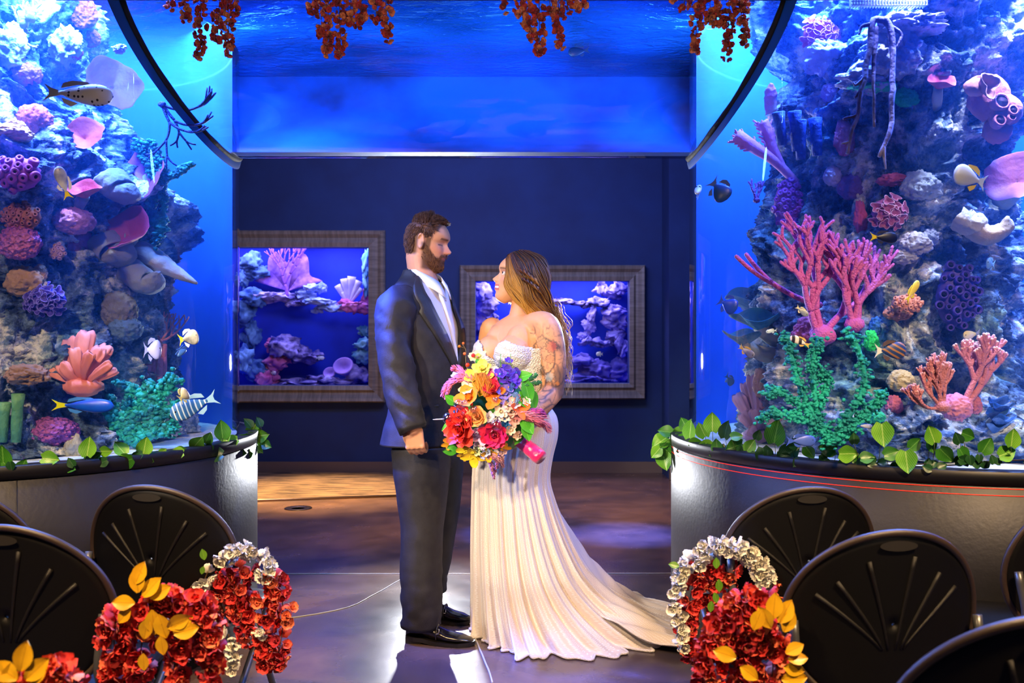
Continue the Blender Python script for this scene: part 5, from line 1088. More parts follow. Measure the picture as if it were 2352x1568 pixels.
def seg_t(V, a, b):
    d = b - a; t = ((V - a) @ d) / (d @ d); return t, np.linalg.norm(V - (a + np.clip(t, 0, 1)[:, None] * d), axis=1)
def paint_bride(V):
    c = np.tile(hexc('e0a070'), (len(V), 1)); L = ((V - Wo) @ Wf) / WS; x, y, z = L.T
    def mixc(c, k, h): return c * (1 - k[:, None]) + np.array(hexc(h)) * k[:, None]
    hd = (z > -.125) & (np.abs(y) < .09) & (x > -.0)
    c = mixc(c, .45 * hd * np.exp(-((np.abs(y) - .048) / .02) ** 2 - ((z + .018) / .02) ** 2), 'e07868')
    lip = hd * (x > .07) * (np.exp(-((z + .0455) / .0042) ** 2) + np.exp(-((z + .0605) / .0048) ** 2)) * (np.abs(y) < .027); c = mixc(c, np.clip(lip, 0, 1) * .95, 'b83a48')
    te = hd * (x > .07) * np.exp(-((z + .0528) / .0032) ** 4) * (np.abs(y) < .024); c = mixc(c, te, 'ffffff')
    br = hd * (x > .04) * np.exp(-((z - .031 + .12 * np.maximum(0, np.abs(y) - .045)) / .0038) ** 2) * (np.abs(np.abs(y) - .034) < .020); c = mixc(c, br * .9, '3a2018')
    sh = hd * (x > .04) * np.exp(-((z - .017) / .008) ** 2) * (np.abs(np.abs(y) - .034) < .018); c = mixc(c, sh * .6, '8a5a58')
    la = hd * (x > .04) * np.exp(-((z - .0125) / .0026) ** 2) * (np.abs(np.abs(y) - .036) < .0165); c = mixc(c, la, '120a08')
    hb = (z > .045 + .3 * np.maximum(0, x - .0) * 0) & (x < .055) & (z < .13) & (np.abs(y) < .09); c = mixc(c, hb * .9, '2a1810')
    # tattoos on her left arm: swirling linework, flowers and shaded leaves
    t1, d1 = seg_t(V, S1, E1); t2, d2 = seg_t(V, E1, W1); near = (V[:, 1] < 4.33)
    arm = near & (((d1 < .075) & (t1 > -.18)) | (d2 < .06)) & (V[:, 0] > bp_(1212, 0)[0] - .3) & (V[:, 2] < S1[2] + .02) & (t2 < 1.0)
    k = sm(-.12, .05, t1) * arm; w1 = noise(V * 16 + 1.2 * noise(V * 9, 5)[:, None], 3); w2 = noise(V * 26 + 1.5 * noise(V * 12, 8)[:, None], 9)
    line = np.exp(-(w1 / .07) ** 2) + .8 * np.exp(-(w2 / .06) ** 2); c = mixc(c, np.clip(line, 0, 1) * k * .8, '3a3a48')
    sh2 = sm(.05, .5, noise(V * 13, 31)) * k * sm(.25, .9, t1 + .5 * (d2 < .06)); c = mixc(c, sh2 * .75, '3a3b42'); w3 = noise(V * 44 + 2 * noise(V * 15, 18)[:, None], 19); c = mixc(c, np.exp(-(w3 / .08) ** 2) * k * .4, '3a3a48')
    for q, r_, h in (((1243, 785), .022, 'c8a070'), ((1268, 795), .022, 'c84a48'), ((1262, 865), .020, '8aa8b0'), ((1240, 850), .020, '4a5058'), ((1280, 880), .012, 'd8802a'), ((1262, 825), .018, 'c87858')):
        pc = P(q[0], q[1], 4.14); dd = V - pc; an = np.arctan2(dd[:, 2], dd[:, 0]); rr = np.hypot(dd[:, 0], dd[:, 2]) / (r_ * (1 + .14 * np.cos(9 * an)) * (1 + .35 * noise(V * 40, 77)))
        c = mixc(c, sm(1.05, .7, rr) * arm * .5 * (V[:, 1] < 4.2), h); c = mixc(c, np.exp(-((rr - 1) / .1) ** 2) * arm * .7 * (V[:, 1] < 4.2), '33333d')
    return np.clip(c * (1 + .03 * fbm(V * 50, 2))[:, None], 0, 1)
wb = obj('body', MB().add(V, Fc), skin_mat('bride skin'), bride); vcol(wb, paint_bride(V))
for s in (-1, 1):
    e = obj('eye', MB().ball((np.array((.0700, s * .033, .0095)) * WS) @ Wf.T + Wo, .0090, 3), mat('eye white', 'e8e0dc', .15), bride)
    obj('iris', MB().ball((np.array((.0752, s * .0350, .0105)) * WS) @ Wf.T + Wo, .0050, 2), mat('brown iris', '1a0e0a', .1), e)
    q = [(np.array((.078 - .0006 * k * k, s * (.020 + .0045 * k), .0165 - .0008 * k)) * WS) @ Wf.T + Wo for k in range(6)]; obj('eyelashes', MB().tube(spline(q, 10), .0014, 5), mat('lash black', '0a0606', .6), e)
p = (np.array((-.002, .079, -.040)) * WS) @ Wf.T + Wo
er = obj('earring', MB().ball(p, (.004, .004, .006), 1).ball(p + (0, 0, -.014), (.006, .004, .010), 1).ball(p + (0, 0, -.030), (.003, .003, .006), 1), mat('crystal earring', 'f4f0ff', .05, .6), bride, smooth=False)
# gown -------------------------------------------------------------
def gown_mat():
    m = bpy.data.materials.new('beaded tulle'); m.use_nodes = True; nt = m.node_tree; N = nt.nodes; L = nt.links; b = N['Principled BSDF']
    b.inputs['Base Color'].default_value = C('dccfc8'); b.inputs['Roughness'].default_value = .5; b.inputs['Sheen Weight'].default_value = .2
    a = N.new('ShaderNodeAttribute'); a.attribute_name = 'tint'; sp = N.new('ShaderNodeSeparateColor'); L.new(a.outputs[0], sp.inputs[0])   # r: pleat coordinate, g: height
    # beads: small bright dots in vertical rows
    cx = N.new('ShaderNodeCombineXYZ'); L.new(sp.outputs[0], cx.inputs[0]); L.new(sp.outputs[1], cx.inputs[1])
    mp = N.new('ShaderNodeMapping'); mp.inputs['Scale'].default_value = (130, 230, 1); L.new(cx.outputs[0], mp.inputs[0]); v = N.new('ShaderNodeTexVoronoi'); v.voronoi_dimensions = '2D'; v.inputs['Scale'].default_value = 1; v.inputs['Randomness'].default_value = .25; L.new(mp.outputs[0], v.inputs[0])
    r = N.new('ShaderNodeValToRGB'); r.color_ramp.elements[0].position = .14; r.color_ramp.elements[0].color = (1, 1, 1, 1); r.color_ramp.elements[1].position = .24; r.color_ramp.elements[1].color = (0, 0, 0, 1); L.new(v.outputs['Distance'], r.inputs[0])
    mr = N.new('ShaderNodeMapRange'); mr.inputs[3].default_value = .5; mr.inputs[4].default_value = .08; L.new(r.outputs[0], mr.inputs[0]); L.new(mr.outputs[0], b.inputs['Roughness'])
    x = N.new('ShaderNodeMix'); x.data_type = 'RGBA'; x.inputs[6].default_value = C('d9ccc5'); x.inputs[7].default_value = C('ffffff'); L.new(r.outputs[0], x.inputs[0]); L.new(x.outputs[2], b.inputs['Base Color'])
    bp = N.new('ShaderNodeBump'); bp.inputs['Strength'].default_value = .4; bp.inputs['Distance'].default_value = .002; L.new(r.outputs[0], bp.inputs['Height']); L.new(bp.outputs[0], b.inputs['Normal'])
    return m
M_gown = gown_mat(); M_lace = mat('white lace edge', 'f4ecea', .6, bump=.8, bs=260); M_tulle = mat('white tulle', 'e6e0e4', .6, bump=.2, bs=150)
# skirt rows: y, x-left, x-right, near depth, far depth
rows = [(868, 1101, 1241, 4.205, 4.44), (900, 1103, 1246, 4.20, 4.44), (930, 1100, 1262, 4.185, 4.46), (960, 1096, 1280, 4.17, 4.48), (1000, 1092, 1281, 4.155, 4.49), (1050, 1089, 1269, 4.15, 4.49), (1100, 1087, 1263, 4.15, 4.49), (1150, 1086, 1275, 4.15, 4.51), (1200, 1085, 1292, 4.15, 4.54), (1260, 1084, 1318, 4.15, 4.58), (1320, 1084, 1352, 4.15, 4.64), (1370, 1084, 1398, 4.16, 4.70), (1410, 1083, 1452, 4.15, 4.76), (1440, 1083, 1506, 4.12, 4.82), (1458, 1083, 1552, 4.09, 4.85), (1466, 1082, 1585, 4.05, 4.87)]
NR = 90; rr_ = spline(np.array(rows, float), NR); n = 420; a = np.linspace(0, 2 * math.pi, n, endpoint=False); g = np.zeros((NR, n, 3)); tint = np.zeros((NR, n, 3))
zlo = EYE + (760 - 1466) / F * 4.32
for i, (y, xl, xr, dn, df) in enumerate(rr_):
    z = max(EYE + (760 - y) / F * DB, .0) if y < 1440 else None
    z = np.interp(y, (868, 1440, 1458, 1466), (EYE + (760 - 868) / F * DB, .048, .012, .003)) if y > 868 else bz(868)
    XL, XR = (xl - 1176) / F * 4.32, (xr - 1176) / F * 4.32; xm = min((XL + XR) / 2, XL + .18 + .25 * (XR - XL - .36)); ym = (dn + df) / 2; ca, sa = np.cos(a), np.sin(a)
    hh = i / (NR - 1); ple = hh ** 1.2; fold = .022 * ple * (np.sin(a * 26 + 1.5 * np.sin(a * 3 + hh)) * .7 + .5 * np.sin(a * 43 + 2)); fold2 = .03 * ple * noise(np.stack([ca * 3.2, sa * 3.2, a * 0 + hh * .8], -1), 4)
    k = 1 + (fold + fold2) / .25
    X = xm + np.where(ca > 0, ca * (XR - xm), ca * (xm - XL)) * k; Y = ym + np.where(sa > 0, sa * (df - ym), sa * (ym - dn)) * k
    tr2 = sm(.0, .5, (X - (XL + .36)) / .9) * (hh > .7)
    g[i, :, 0] = X; g[i, :, 1] = Y; g[i, :, 2] = np.maximum(z + .018 * tr2 * fbm(np.stack([X * 7, Y * 7, X * 0], -1), 3, 2), .002)
    tint[i, :, 0] = a / (2 * math.pi); tint[i, :, 1] = z
sk = obj('gown_skirt', MB().grid(g, cv=True), M_gown, bride, label='white beaded pleated skirt with train'); vcol(sk, tint.reshape(-1, 3))
obj('beaded_hem', MB().tube(np.vstack([g[-1], g[-1][:1]]) + (0, 0, .004), .006, 6, cap=False), M_lace, sk)
# long train lying on the floor to the side, with rumpled folds
nt_, ns_ = 90, 80; gt = np.zeros((nt_, ns_, 3)); tc_ = np.zeros((nt_, ns_, 3))
for i in range(nt_):
    u = i / (nt_ - 1)
    for j in range(ns_):
        v = j / (ns_ - 1)
        x0 = 1250 + 60 * u; top = np.array([P(1262 + 4 * math.sin(u * 9), 1120, 4.2 + .30 * v)]).ravel()
        X = top[0] + u * (.74 + .06 * math.sin(v * 9) - .18 * (abs(v - .35))) - .14 * (1 - v) ** 2 * math.sin(math.pi * min(1, u * 1.15)) ; Yn = np.interp(u, (0, .5, .8, 1), (4.28, 4.26, 4.08, 4.00)); Yf = np.interp(u, (0, .4, .8, 1), (4.50, 4.66, 4.82, 4.78)); Y = Yn + (Yf - Yn) * v
        Z = top[2] * (1 - u) ** 2.1 * (1 - .25 * abs(v - .5)) - .02
        gt[i, j] = (X, Y, Z); tc_[i, j] = (v * .6, X, 0)
fo = .016 * np.sin(gt[..., 1] * 62 + 3 * noise(gt * 3.0, 4)) * np.linspace(.3, 1, nt_)[:, None] + .020 * (1 + fbm(gt * 6, 3, 8))
gt[..., 2] = np.maximum(gt[..., 2] + fo, .004 + .3 * np.maximum(fo, 0))
tn = obj('gown_train', MB().grid(gt), M_gown, sk, label='sheer beaded train lying on the floor'); vcol(tn, tc_.reshape(-1, 3))
obj('train_edge', MB().tube(spline(np.vstack([gt[::6, 0], gt[-1, ::6], gt[::-6, -1]]) + (0, 0, .004), 120), .005, 5, cap=False), M_lace, tn)
# bodice: torso skin cut along a sweetheart line
mb = MB(); E = .010
oval(mb, [(bp_(1192, 765), .172 + E, .10 + E), (bp_(1190, 800), .170 + E, .112 + E), (bp_(1187, 850), .152 + E, .112 + E), (bp_(1188, 900), .142 + E, .108 + E), (bp_(1189, 935), .156 + E, .125 + E)], Cf)
for c in BR_: mb.ball(c + Cf[:, 0] * .004, (.088, .085, .086), 3, rot=Cf)
V, Fc = organic(mb, .0055, 5)
L = (V - bp_(1190, 800)) @ Cf; lat = L[:, 1]; fr_ = L[:, 0] > -.02
ztop = np.interp(np.abs(lat), (0, .02, .05, .085, .125, .165, .2), (-.045, -.030, .018, .040, .022, .004, .0)) + bz(800); ztop = np.where(fr_, ztop, bz(812))
keep = (V[:, 2] < ztop) & (V[:, 2] > bz(925)); Fk = [f for f in Fc if all(keep[i] for i in f)]; used = sorted({i for f in Fk for i in f}); mpp = {o: k for k, o in enumerate(used)}
V = V[used]; Fk = [tuple(mpp[i] for i in f) for f in Fk]
wv = .0045 * np.sin(((V - bp_(1190, 800)) @ Cf)[:, 1] * 60 + V[:, 2] * 190); V = V + Cf[:, 0] * wv[:, None] * .5
bo = obj('bodice', MB().add(V, Fk), mat('ruched beaded bodice', 'f0e8e4', .45, bump=.9, bs=190, vor=True, bdist=.006), bride); solidify(bo, .006, 0)
# hair: dark crown running to golden waves ---------------------------
M_hb = mat('bride hair', (.8, .8, .8), .45, attr='tint', spec=.35)
gWn = normals(gw); mb = MB(); cols = []
def lock(pts, r0, r1, col0, col1, n=5, seg=22, cols=cols, pw=1.7):
    q = spline(pts, seg); r = np.interp(np.linspace(0, 1, seg), (0, .15, .7, 1), (r0 * .7, r0, (r0 + r1) / 2, r1 * .2)); mb.tube(q, r, n, cap=False)
    t = np.linspace(0, 1, seg)[:, None]; t = t ** pw; c = np.array(hexc(col0)) * (1 - t) + np.array(hexc(col1)) * t; cols.append(np.repeat(c, n, axis=0))
rg = random.Random(9)
# scalp cap
zz, yy, xx = gw[..., 2], gw[..., 1], gw[..., 0]; mk = ((zz > .055) & (xx < .060 + .1 * (zz - .06))) | ((zz > .0) & (xx < .040)) | ((zz > -.06) & (xx < -.006)); f = []; n_ = gw.shape[1]
for i in range(gw.shape[0] - 1):
    for j in range(n_):
        if mk[i, j] and mk[i, (j + 1) % n_] and mk[i + 1, j] and mk[i + 1, (j + 1) % n_]: f.append((i * n_ + j, i * n_ + (j + 1) % n_, (i + 1) * n_ + (j + 1) % n_, (i + 1) * n_ + j))
cap_ = (gw + gWn * .009) * WS @ Wf.T + Wo; mb.add(cap_, f); cols.append(np.tile(hexc('4a2a16'), (len(cap_.reshape(-1, 3)), 1)))
shades = [('2a140a', '7a4618'), ('3a1c0c', 'b87828'), ('30180a', 'd89a40'), ('5a2e12', 'e8b058'), ('1e0e08', '4a2610')]
# pixel guides from face side (s=0) to the back (s=1)
GA = [(1164, 590), (1162, 622), (1166, 652), (1182, 684), (1204, 712), (1230, 732), (1258, 758)]
GB = [(1174, 582), (1184, 612), (1198, 650), (1220, 690), (1246, 722), (1268, 760), (1276, 800)]
GC = [(1193, 577), (1222, 598), (1238, 636), (1250, 680), (1268, 724), (1284, 775), (1288, 830)]
GD = [(1212, 578), (1246, 598), (1261, 640), (1264, 690), (1276, 735), (1292, 790), (1298, 850)]
DD = [(4.262, 4.245, 4.235, 4.225, 4.225, 4.25, 4.29), (4.25, 4.225, 4.20, 4.20, 4.23, 4.27, 4.29), (4.27, 4.24, 4.22, 4.23, 4.26, 4.28, 4.29), (4.32, 4.30, 4.29, 4.29, 4.30, 4.30, 4.30)]
def guide(s):
    s3 = s * 3; i = min(int(s3), 2); t = s3 - i; A, B = ((GA, GB), (GB, GC), (GC, GD))[i]; da, db = DD[i], DD[i + 1]
    return [((1 - t) * a[0] + t * b[0], (1 - t) * a[1] + t * b[1], (1 - t) * x + t * y) for a, b, x, y in zip(A, B, da, db)]
def wavy(s, j, ph=0):
    g_ = round(s * 9) ; am = (1.0, 3, 6, 8, 8, 8, 8)[j]
    return am * math.sin(j * 2.1 + g_ * 1.3 + ph), am * .5 * math.cos(j * 2.1 + g_ * .9)
for k in range(2300):
    s = rg.random(); q = guide(s); off = rg.gauss(0, 3.0); dz_ = abs(rg.gauss(0, .014)); pts = []; ph = rg.gauss(0, .25)
    m_ = 7 if rg.random() < .75 else 6
    if s < .22: m_ = rg.choice((5, 6))
    elif rg.random() < .6: m_ = 6
    for j, (x, y, d) in enumerate(q[:m_]):
        wx, wy = wavy(s, j, ph); pts.append(P(x + off * (j / 6 + .35) + wx * (1 if j < 6 else .6), y - off * .5 + wy * .3, d + dz_ * (1 if j < 4 else 1.6)))
    c0, c1 = rg.choice(shades if s < .7 else shades[:4]) if s > .3 or rg.random() < .4 else ('7a4a20', 'e0a850'); lock(pts, rg.uniform(.0008, .0022), .0010, c0, c1, 4, 24, pw=1.7 if s > .3 else .8)
# far side and back volume
for k in range(160):
    s = .45 + .55 * rg.random(); q = guide(s); off = rg.gauss(0, 4); dz_ = rg.uniform(.03, .14); pts = [P(x + off * (j / 6) - 3 + wavy(s, j)[0], y + off * .4 + 2, d + dz_) for j, (x, y, d) in enumerate(q)]; c0, c1 = rg.choice(shades[:4]); lock(pts, .005, .003, c0, c1)
# loose rope twists across the side
for r_, (x0, y0, x1, y1) in enumerate(((1192, 618, 1256, 668), (1200, 640, 1258, 684))):
    for k in range(14):
        t = np.linspace(0, 1, 34); ph = k * 2.094 + (k // 3) * .2; am = 3.2 - .12 * k; pts = [P(x0 + (x1 - x0) * u + am * math.sin(u * 15 + ph), y0 + (y1 - y0) * u ** 1.25 + am * 1.2 * math.cos(u * 15 + ph), 4.196 + .006 * math.sin(u * 15 + ph) + .05 * u ** 2) for u in t]
        lock(pts, .0034, .003, *rg.choice((('3a1c0c', '8a5420'), ('5a2e12', 'd89a40'), ('2a140a', '6a3a18'))), 5, 50)
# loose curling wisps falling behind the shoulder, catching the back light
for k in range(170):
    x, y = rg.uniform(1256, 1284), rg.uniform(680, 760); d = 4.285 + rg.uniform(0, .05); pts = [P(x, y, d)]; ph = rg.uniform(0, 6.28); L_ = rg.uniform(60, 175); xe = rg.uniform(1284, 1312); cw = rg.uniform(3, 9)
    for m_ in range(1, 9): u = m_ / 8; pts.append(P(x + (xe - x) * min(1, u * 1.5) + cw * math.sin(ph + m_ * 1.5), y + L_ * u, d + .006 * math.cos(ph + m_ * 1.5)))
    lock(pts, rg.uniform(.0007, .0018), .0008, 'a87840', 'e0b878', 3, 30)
for k in range(60):
    a_ = rg.uniform(R(10), R(170)); x, y = 1205 - 46 * math.cos(a_), 632 - 48 * math.sin(a_); pts = [P(x, y, DB), P(x + rg.uniform(-2, 6), y - rg.uniform(2, 6), DB), P(x + rg.uniform(4, 14), y - rg.uniform(0, 5), DB)]; lock(pts, .0008, .0004, '6a4428', 'a07848', 3, 8)
ho = obj('hair', mb, M_hb, bride, label='long wavy hair, dark at the crown and golden at the ends'); vcol(ho, np.vstack(cols))
# ================================================================ bouquet
FM = {}
def pm_(h, r=.6): return mat('petal ' + h, h, r, c2=h, ns=30, bump=.15, bs=60, sub=.05, sheen=.1)
def petal(L, W, cup=.25, curl=.3, n=5, m=3, tip=.8):
    """petal along +x from the origin, opening towards +z; returns (v, f)"""
    v = []
    for i in range(n):
        t = i / (n - 1); w_ = W * math.sin(math.pi * min(1, t * tip + .12)) ** .8
        for j in range(m):
            s = -1 + 2 * j / (m - 1); v.append((L * t, w_ * s, curl * L * t * t + cup * W * s * s))
    f = [(i * m + j, i * m + j + 1, (i + 1) * m + j + 1, (i + 1) * m + j) for i in range(n - 1) for j in range(m - 1)]
    return np.array(v), f
def rotz(a): c, s = math.cos(a), math.sin(a); return np.array([[c, -s, 0], [s, c, 0], [0, 0, 1]])
def roty(a): c, s = math.cos(a), math.sin(a); return np.array([[c, 0, s], [0, 1, 0], [-s, 0, c]])
def rotx(a): c, s = math.cos(a), math.sin(a); return np.array([[1, 0, 0], [0, c, -s], [0, s, c]])
def floret_mb(k, L, W, lift=.5, cup=.3, curl=.2, seed=0, mb=None):
    mb = mb or MB(); r = random.Random(seed)
    for i in range(k):
        v, f = petal(L * r.uniform(.85, 1.1), W * r.uniform(.85, 1.1), cup, curl); mb.add(v @ (rotz(2 * math.pi * i / k + r.uniform(-.15, .15)) @ roty(-lift + r.uniform(-.15, .15))).T, f)
    return mb
bq = thing('bouquet', 'bright mixed bouquet of tropical flowers with magenta ribbon handle, held by the bride', 'bouquet', P(1135, 940, 3.98))
BO = P(1140, 950, 4.02)
def bd(x, y, lift=0):
    r2 = ((x - 1135) / 120) ** 2 + ((y - 950) / 125) ** 2; return 4.02 - .13 * math.sqrt(max(0, 1 - r2)) - lift
def bn(x, y):
    return nz(np.array([(x - 1135) / 150, -.75, (950 - y) / 150 + .15]))
M_leafd = mat('bouquet leaf', '2f7a1e', .45, c2='4fa82a', ns=8, sub=.05); M_leaff = mat('fern green', '5fa83a', .5)
def bflower(x, y, R_px, hexes, layers, name='flower', k=7, w=.42, lift0=1.2, lift1=.15, label=None, center=None, cup=.3, face=None):
    d = bd(x, y, .012); p = P(x, y, d); M = frame(bn(x, y) if face is None else face); r = pm(R_px, d); mb = [MB() for _ in hexes]
    for l in range(layers):
        t = l / (layers - 1) if layers > 1 else 1; q = floret_mb(k, r * (.45 + .55 * t), r * w * (.6 + .4 * t), lift0 * (1 - t) + lift1 * t, cup, .12, l * 7 + int(x)); q.v = [v @ (M @ rotz(l * .45)).T + p for v in q.v]
        tgt = mb[l % len(hexes)]
        for v in q.v: tgt.v.append(v)
        tgt.f += [tuple(i + tgt.n for i in f) for f in q.f]; tgt.n += q.n
    first = None
    for b, h in zip(mb, hexes):
        if b.n: 
            o = obj(name if first is None else 'petals', b, pm_(h), bq if first is None else first, label=label if first is None else None); first = first or o
    if center: obj('flower_centre', MB().ball(p + M[:, 2] * r * .12, r * .13, 2, amp=.3, sc=6), pm_(center), first)
    return first
obj('inner_foliage', MB().ball(BO + (0, .01, 0), (.15, .075, .16), 3, amp=.35, sc=4, seed=2), M_leafd, bq)
bflower(1062, 983, 46, ['e82018', 'ff4030'], 4, 'dahlia', 9, .40, label='red dahlia'); bflower(1062, 960, 34, ['ee3020'], 3, 'dahlia', 8, .4)
bflower(1135, 997, 38, ['e8107a', 'f02858'], 4, 'dahlia', 9, .38, label='magenta dahlia'); bflower(1098, 957, 30, ['ff9a4a', 'ffc07a'], 4, 'succulent_flower', 7, .5, label='peach-orange layered flower')
bflower(1130, 895, 26, ['e8204a'], 3, 'rose', 7, .6, 1.3, .5); bflower(1130, 925, 24, ['ff8a10'], 1, 'lily', 3, .42, .5, .3, label='orange lily'); bflower(1142, 900, 24, ['ff7a10'], 1, 'lily', 3, .5)
bflower(1080, 915, 36, ['ff8a18', 'ffa030'], 2, 'lily', 4, .5, .8, .3, label='orange lily'); bflower(1190, 938, 30, ['ff6a10'], 1, 'lily', 4, .34, .8, .3)
bflower(1098, 823, 24, ['f0e070', 'f8f0a0'], 2, 'orchid', 5, .5, .7, .2, center='b05aa0', label='pale yellow orchid'); bflower(1108, 850, 26, ['f0dc50'], 2, 'orchid', 5, .5, .7, .2, center='e8b020'); bflower(1090, 868, 26, ['f0d840'], 1, 'orchid', 5, .5, .5, .2); bflower(1118, 866, 20, ['f0d840'], 1, 'orchid', 5, .45)
for x, y, r in [(1168, 830, 11), (1163, 847, 13), (1148, 860, 18), (1165, 858, 20), (1172, 870, 20), (1178, 882, 18), (1185, 856, 13), (1160, 872, 16), (1182, 876, 16)]:
    bflower(x, y, r, ['3a1a9a' if (x + y) % 2 else '5a30c8'], 1, 'orchid', 5, .52, .5, .2, center='6ac8e8')
for x, y, r in [(1135, 890, 18), (1155, 898, 17), (1168, 890, 16), (1158, 908, 16), (1150, 918, 14)]: bflower(x, y, r, ['8a78e8', 'b0a0f0'], 1, 'orchid', 5, .5, .4, .1, center='f0a030')
for x, y, r, h in [(1150, 945, 20, 'f6dcd0'), (1165, 930, 20, 'f4c8b8'), (1180, 925, 18, 'f6dcd0'), (1175, 945, 16, 'e8b8b0'), (1138, 960, 16, 'ffffff'), (1125, 958, 15, 'e8dcf8'), (1130, 968, 14, 'ffffff'), (1160, 958, 14, 'e8d0c8'), (1180, 965, 16, 'e8a8a0'), (1190, 955, 15, 'e08a90'), (1172, 985, 16, 'f0d0b8'), (1187, 998, 14, 'f0c8b0'), (1075, 893, 22, 'fae8b0'), (1048, 862, 13, 'ffffff'), (1107, 1012, 20, 'f0d8f4'), (1110, 995, 28, 'f0c0e8'), (1038, 1000, 12, 'f0d8b8'), (1045, 985, 16, 'c8c890'), (1108, 1020, 14, 'c8d8a0'), (1118, 1035, 14, 'b8c8e8'), (1112, 1045, 12, 'c8c8f0'), (1098, 880, 11, 'd84a98'), (1150, 1015, 13, 'e8c0b0'), (1155, 1035, 12, 'e0b0b0'), (1142, 1030, 11, 'e8d0c8'), (1150, 1048, 11, 'd8a8b0'), (1207, 922, 12, 'fff0d0'), (1095, 1035, 12, 'e8e8a0')]:
    bflower(x, y, r, [h], 2, 'small_blossom', 6, .4, .9, .2, center='f0e0a0')
for x, y, r, h in [(1165, 905, 10, '2a58b0'), (1175, 898, 9, '2a60c0'), (1170, 920, 9, '5a88c8'), (1183, 930, 8, '7aa0d0'), (1160, 975, 15, '0a68b0'), (1153, 985, 12, '1a3a90'), (1046, 945, 12, '2070c0'), (1145, 958, 9, '6a2a8a'), (1155, 985, 9, '0a4a90'), (1125, 852, 8, 'b03a88'), (1128, 870, 18, 'd83a78'), (1105, 905, 9, 'f0c820')]:
    bflower(x, y, r, [h], 2, 'small_blossom', 5, .45, .8, .2)
for x, y, r, h, dx in [(1088, 1046, 34, 'f8c818', -.6), (1070, 1030, 26, 'f8d828', -1), (1122, 1040, 22, 'f8b818', .3), (1160, 1028, 16, 'f8b010', 1), (1066, 1045, 16, 'd8a018', -1), (1035, 1010, 20, 'f08a20', -1.4), (1030, 1020, 16, 'e8a018', -1.2)]:
    bflower(x, y, r, [h], 1, 'lily', 4, .36, .3, .1, face=nz((dx * .3, -.8, -.5)))
def leafmesh(L, W, m, fold=.18, droop=.2, heart=False, n=8):
    v = []; 
    for i in range(n):
        t = i / (n - 1)
        if heart: w_ = W * np.interp(t, (0, .08, .22, .4, .6, .8, .93, 1), (.42, .78, .98, 1, .82, .50, .18, .0)); x = L * t - (.10 * L if i == 0 else 0) * 0
        else: w_ = W * math.sin(math.pi * (t * .96 + .03)) ** .85; x = L * t
        for s in (-1, -.5, 0, .5, 1): v.append((x - (.10 * L * abs(s) if heart and t < .1 else 0), w_ * s, fold * W * abs(s) - droop * L * t * t + .03 * W * math.sin(9 * t + s)))
    f = [(i * 5 + j, i * 5 + j + 1, (i + 1) * 5 + j + 1, (i + 1) * 5 + j) for i in range(n - 1) for j in range(4)]
    return MB().add(v, f)
def leaf_mat(name, a_, b_, vein):
    m = mat(name, a_, .36, c2=b_, ns=6, sub=.0, spec=.5); nt = m.node_tree; N = nt.nodes; L = nt.links; b = N['Principled BSDF']; src = b.inputs['Base Color'].links[0].from_socket
    uv = N.new('ShaderNodeAttribute'); uv.attribute_name = 'tint'; sp = N.new('ShaderNodeSeparateColor'); L.new(uv.outputs[0], sp.inputs[0])
    # side veins: chevrons; midrib: thin line
    m1 = N.new('ShaderNodeMath'); m1.operation = 'MULTIPLY_ADD'; m1.inputs[1].default_value = -.9; L.new(sp.outputs[1], m1.inputs[0]); L.new(sp.outputs[0], m1.inputs[2])
    m2 = N.new('ShaderNodeMath'); m2.operation = 'MULTIPLY'; m2.inputs[1].default_value = 6; L.new(m1.outputs[0], m2.inputs[0]); m3 = N.new('ShaderNodeMath'); m3.operation = 'PINGPONG'; m3.inputs[1].default_value = .5; L.new(m2.outputs[0], m3.inputs[0])
    c1 = N.new('ShaderNodeMath'); c1.operation = 'LESS_THAN'; c1.inputs[1].default_value = .05; L.new(m3.outputs[0], c1.inputs[0]); c2 = N.new('ShaderNodeMath'); c2.operation = 'LESS_THAN'; c2.inputs[1].default_value = .05; L.new(sp.outputs[1], c2.inputs[0])
    mx = N.new('ShaderNodeMath'); mx.operation = 'MAXIMUM'; L.new(c1.outputs[0], mx.inputs[0]); L.new(c2.outputs[0], mx.inputs[1]); k = N.new('ShaderNodeMath'); k.operation = 'MULTIPLY'; k.inputs[1].default_value = .55; L.new(mx.outputs[0], k.inputs[0])
    x = N.new('ShaderNodeMix'); x.data_type = 'RGBA'; L.new(k.outputs[0], x.inputs[0]); L.new(src, x.inputs[6]); x.inputs[7].default_value = C(vein); L.new(x.outputs[2], b.inputs['Base Color']); return m
def leafme(name, L, W, m, **k):
    mb = leafmesh(L, W, m, **k); me = mesh(name, mb, m); V = np.vstack(mb.v); c = np.ones((len(V), 4)); c[:, 0] = V[:, 0] / L; c[:, 1] = np.abs(V[:, 1]) / W
    a_ = me.color_attributes.new('tint', 'FLOAT_COLOR', 'POINT'); a_.data.foreach_set('color', c.ravel()); return me
def lframe(tipdir, nrm):
    x = nz(tipdir); z = nz(np.array(nrm) - x * np.dot(x, nrm)); return np.array([x, np.cross(z, x), z]).T
me = leafme('leaf', .085, .034, leaf_mat('bouquet big leaf', '3a9a20', '5abf30', '8ad860'), heart=True)
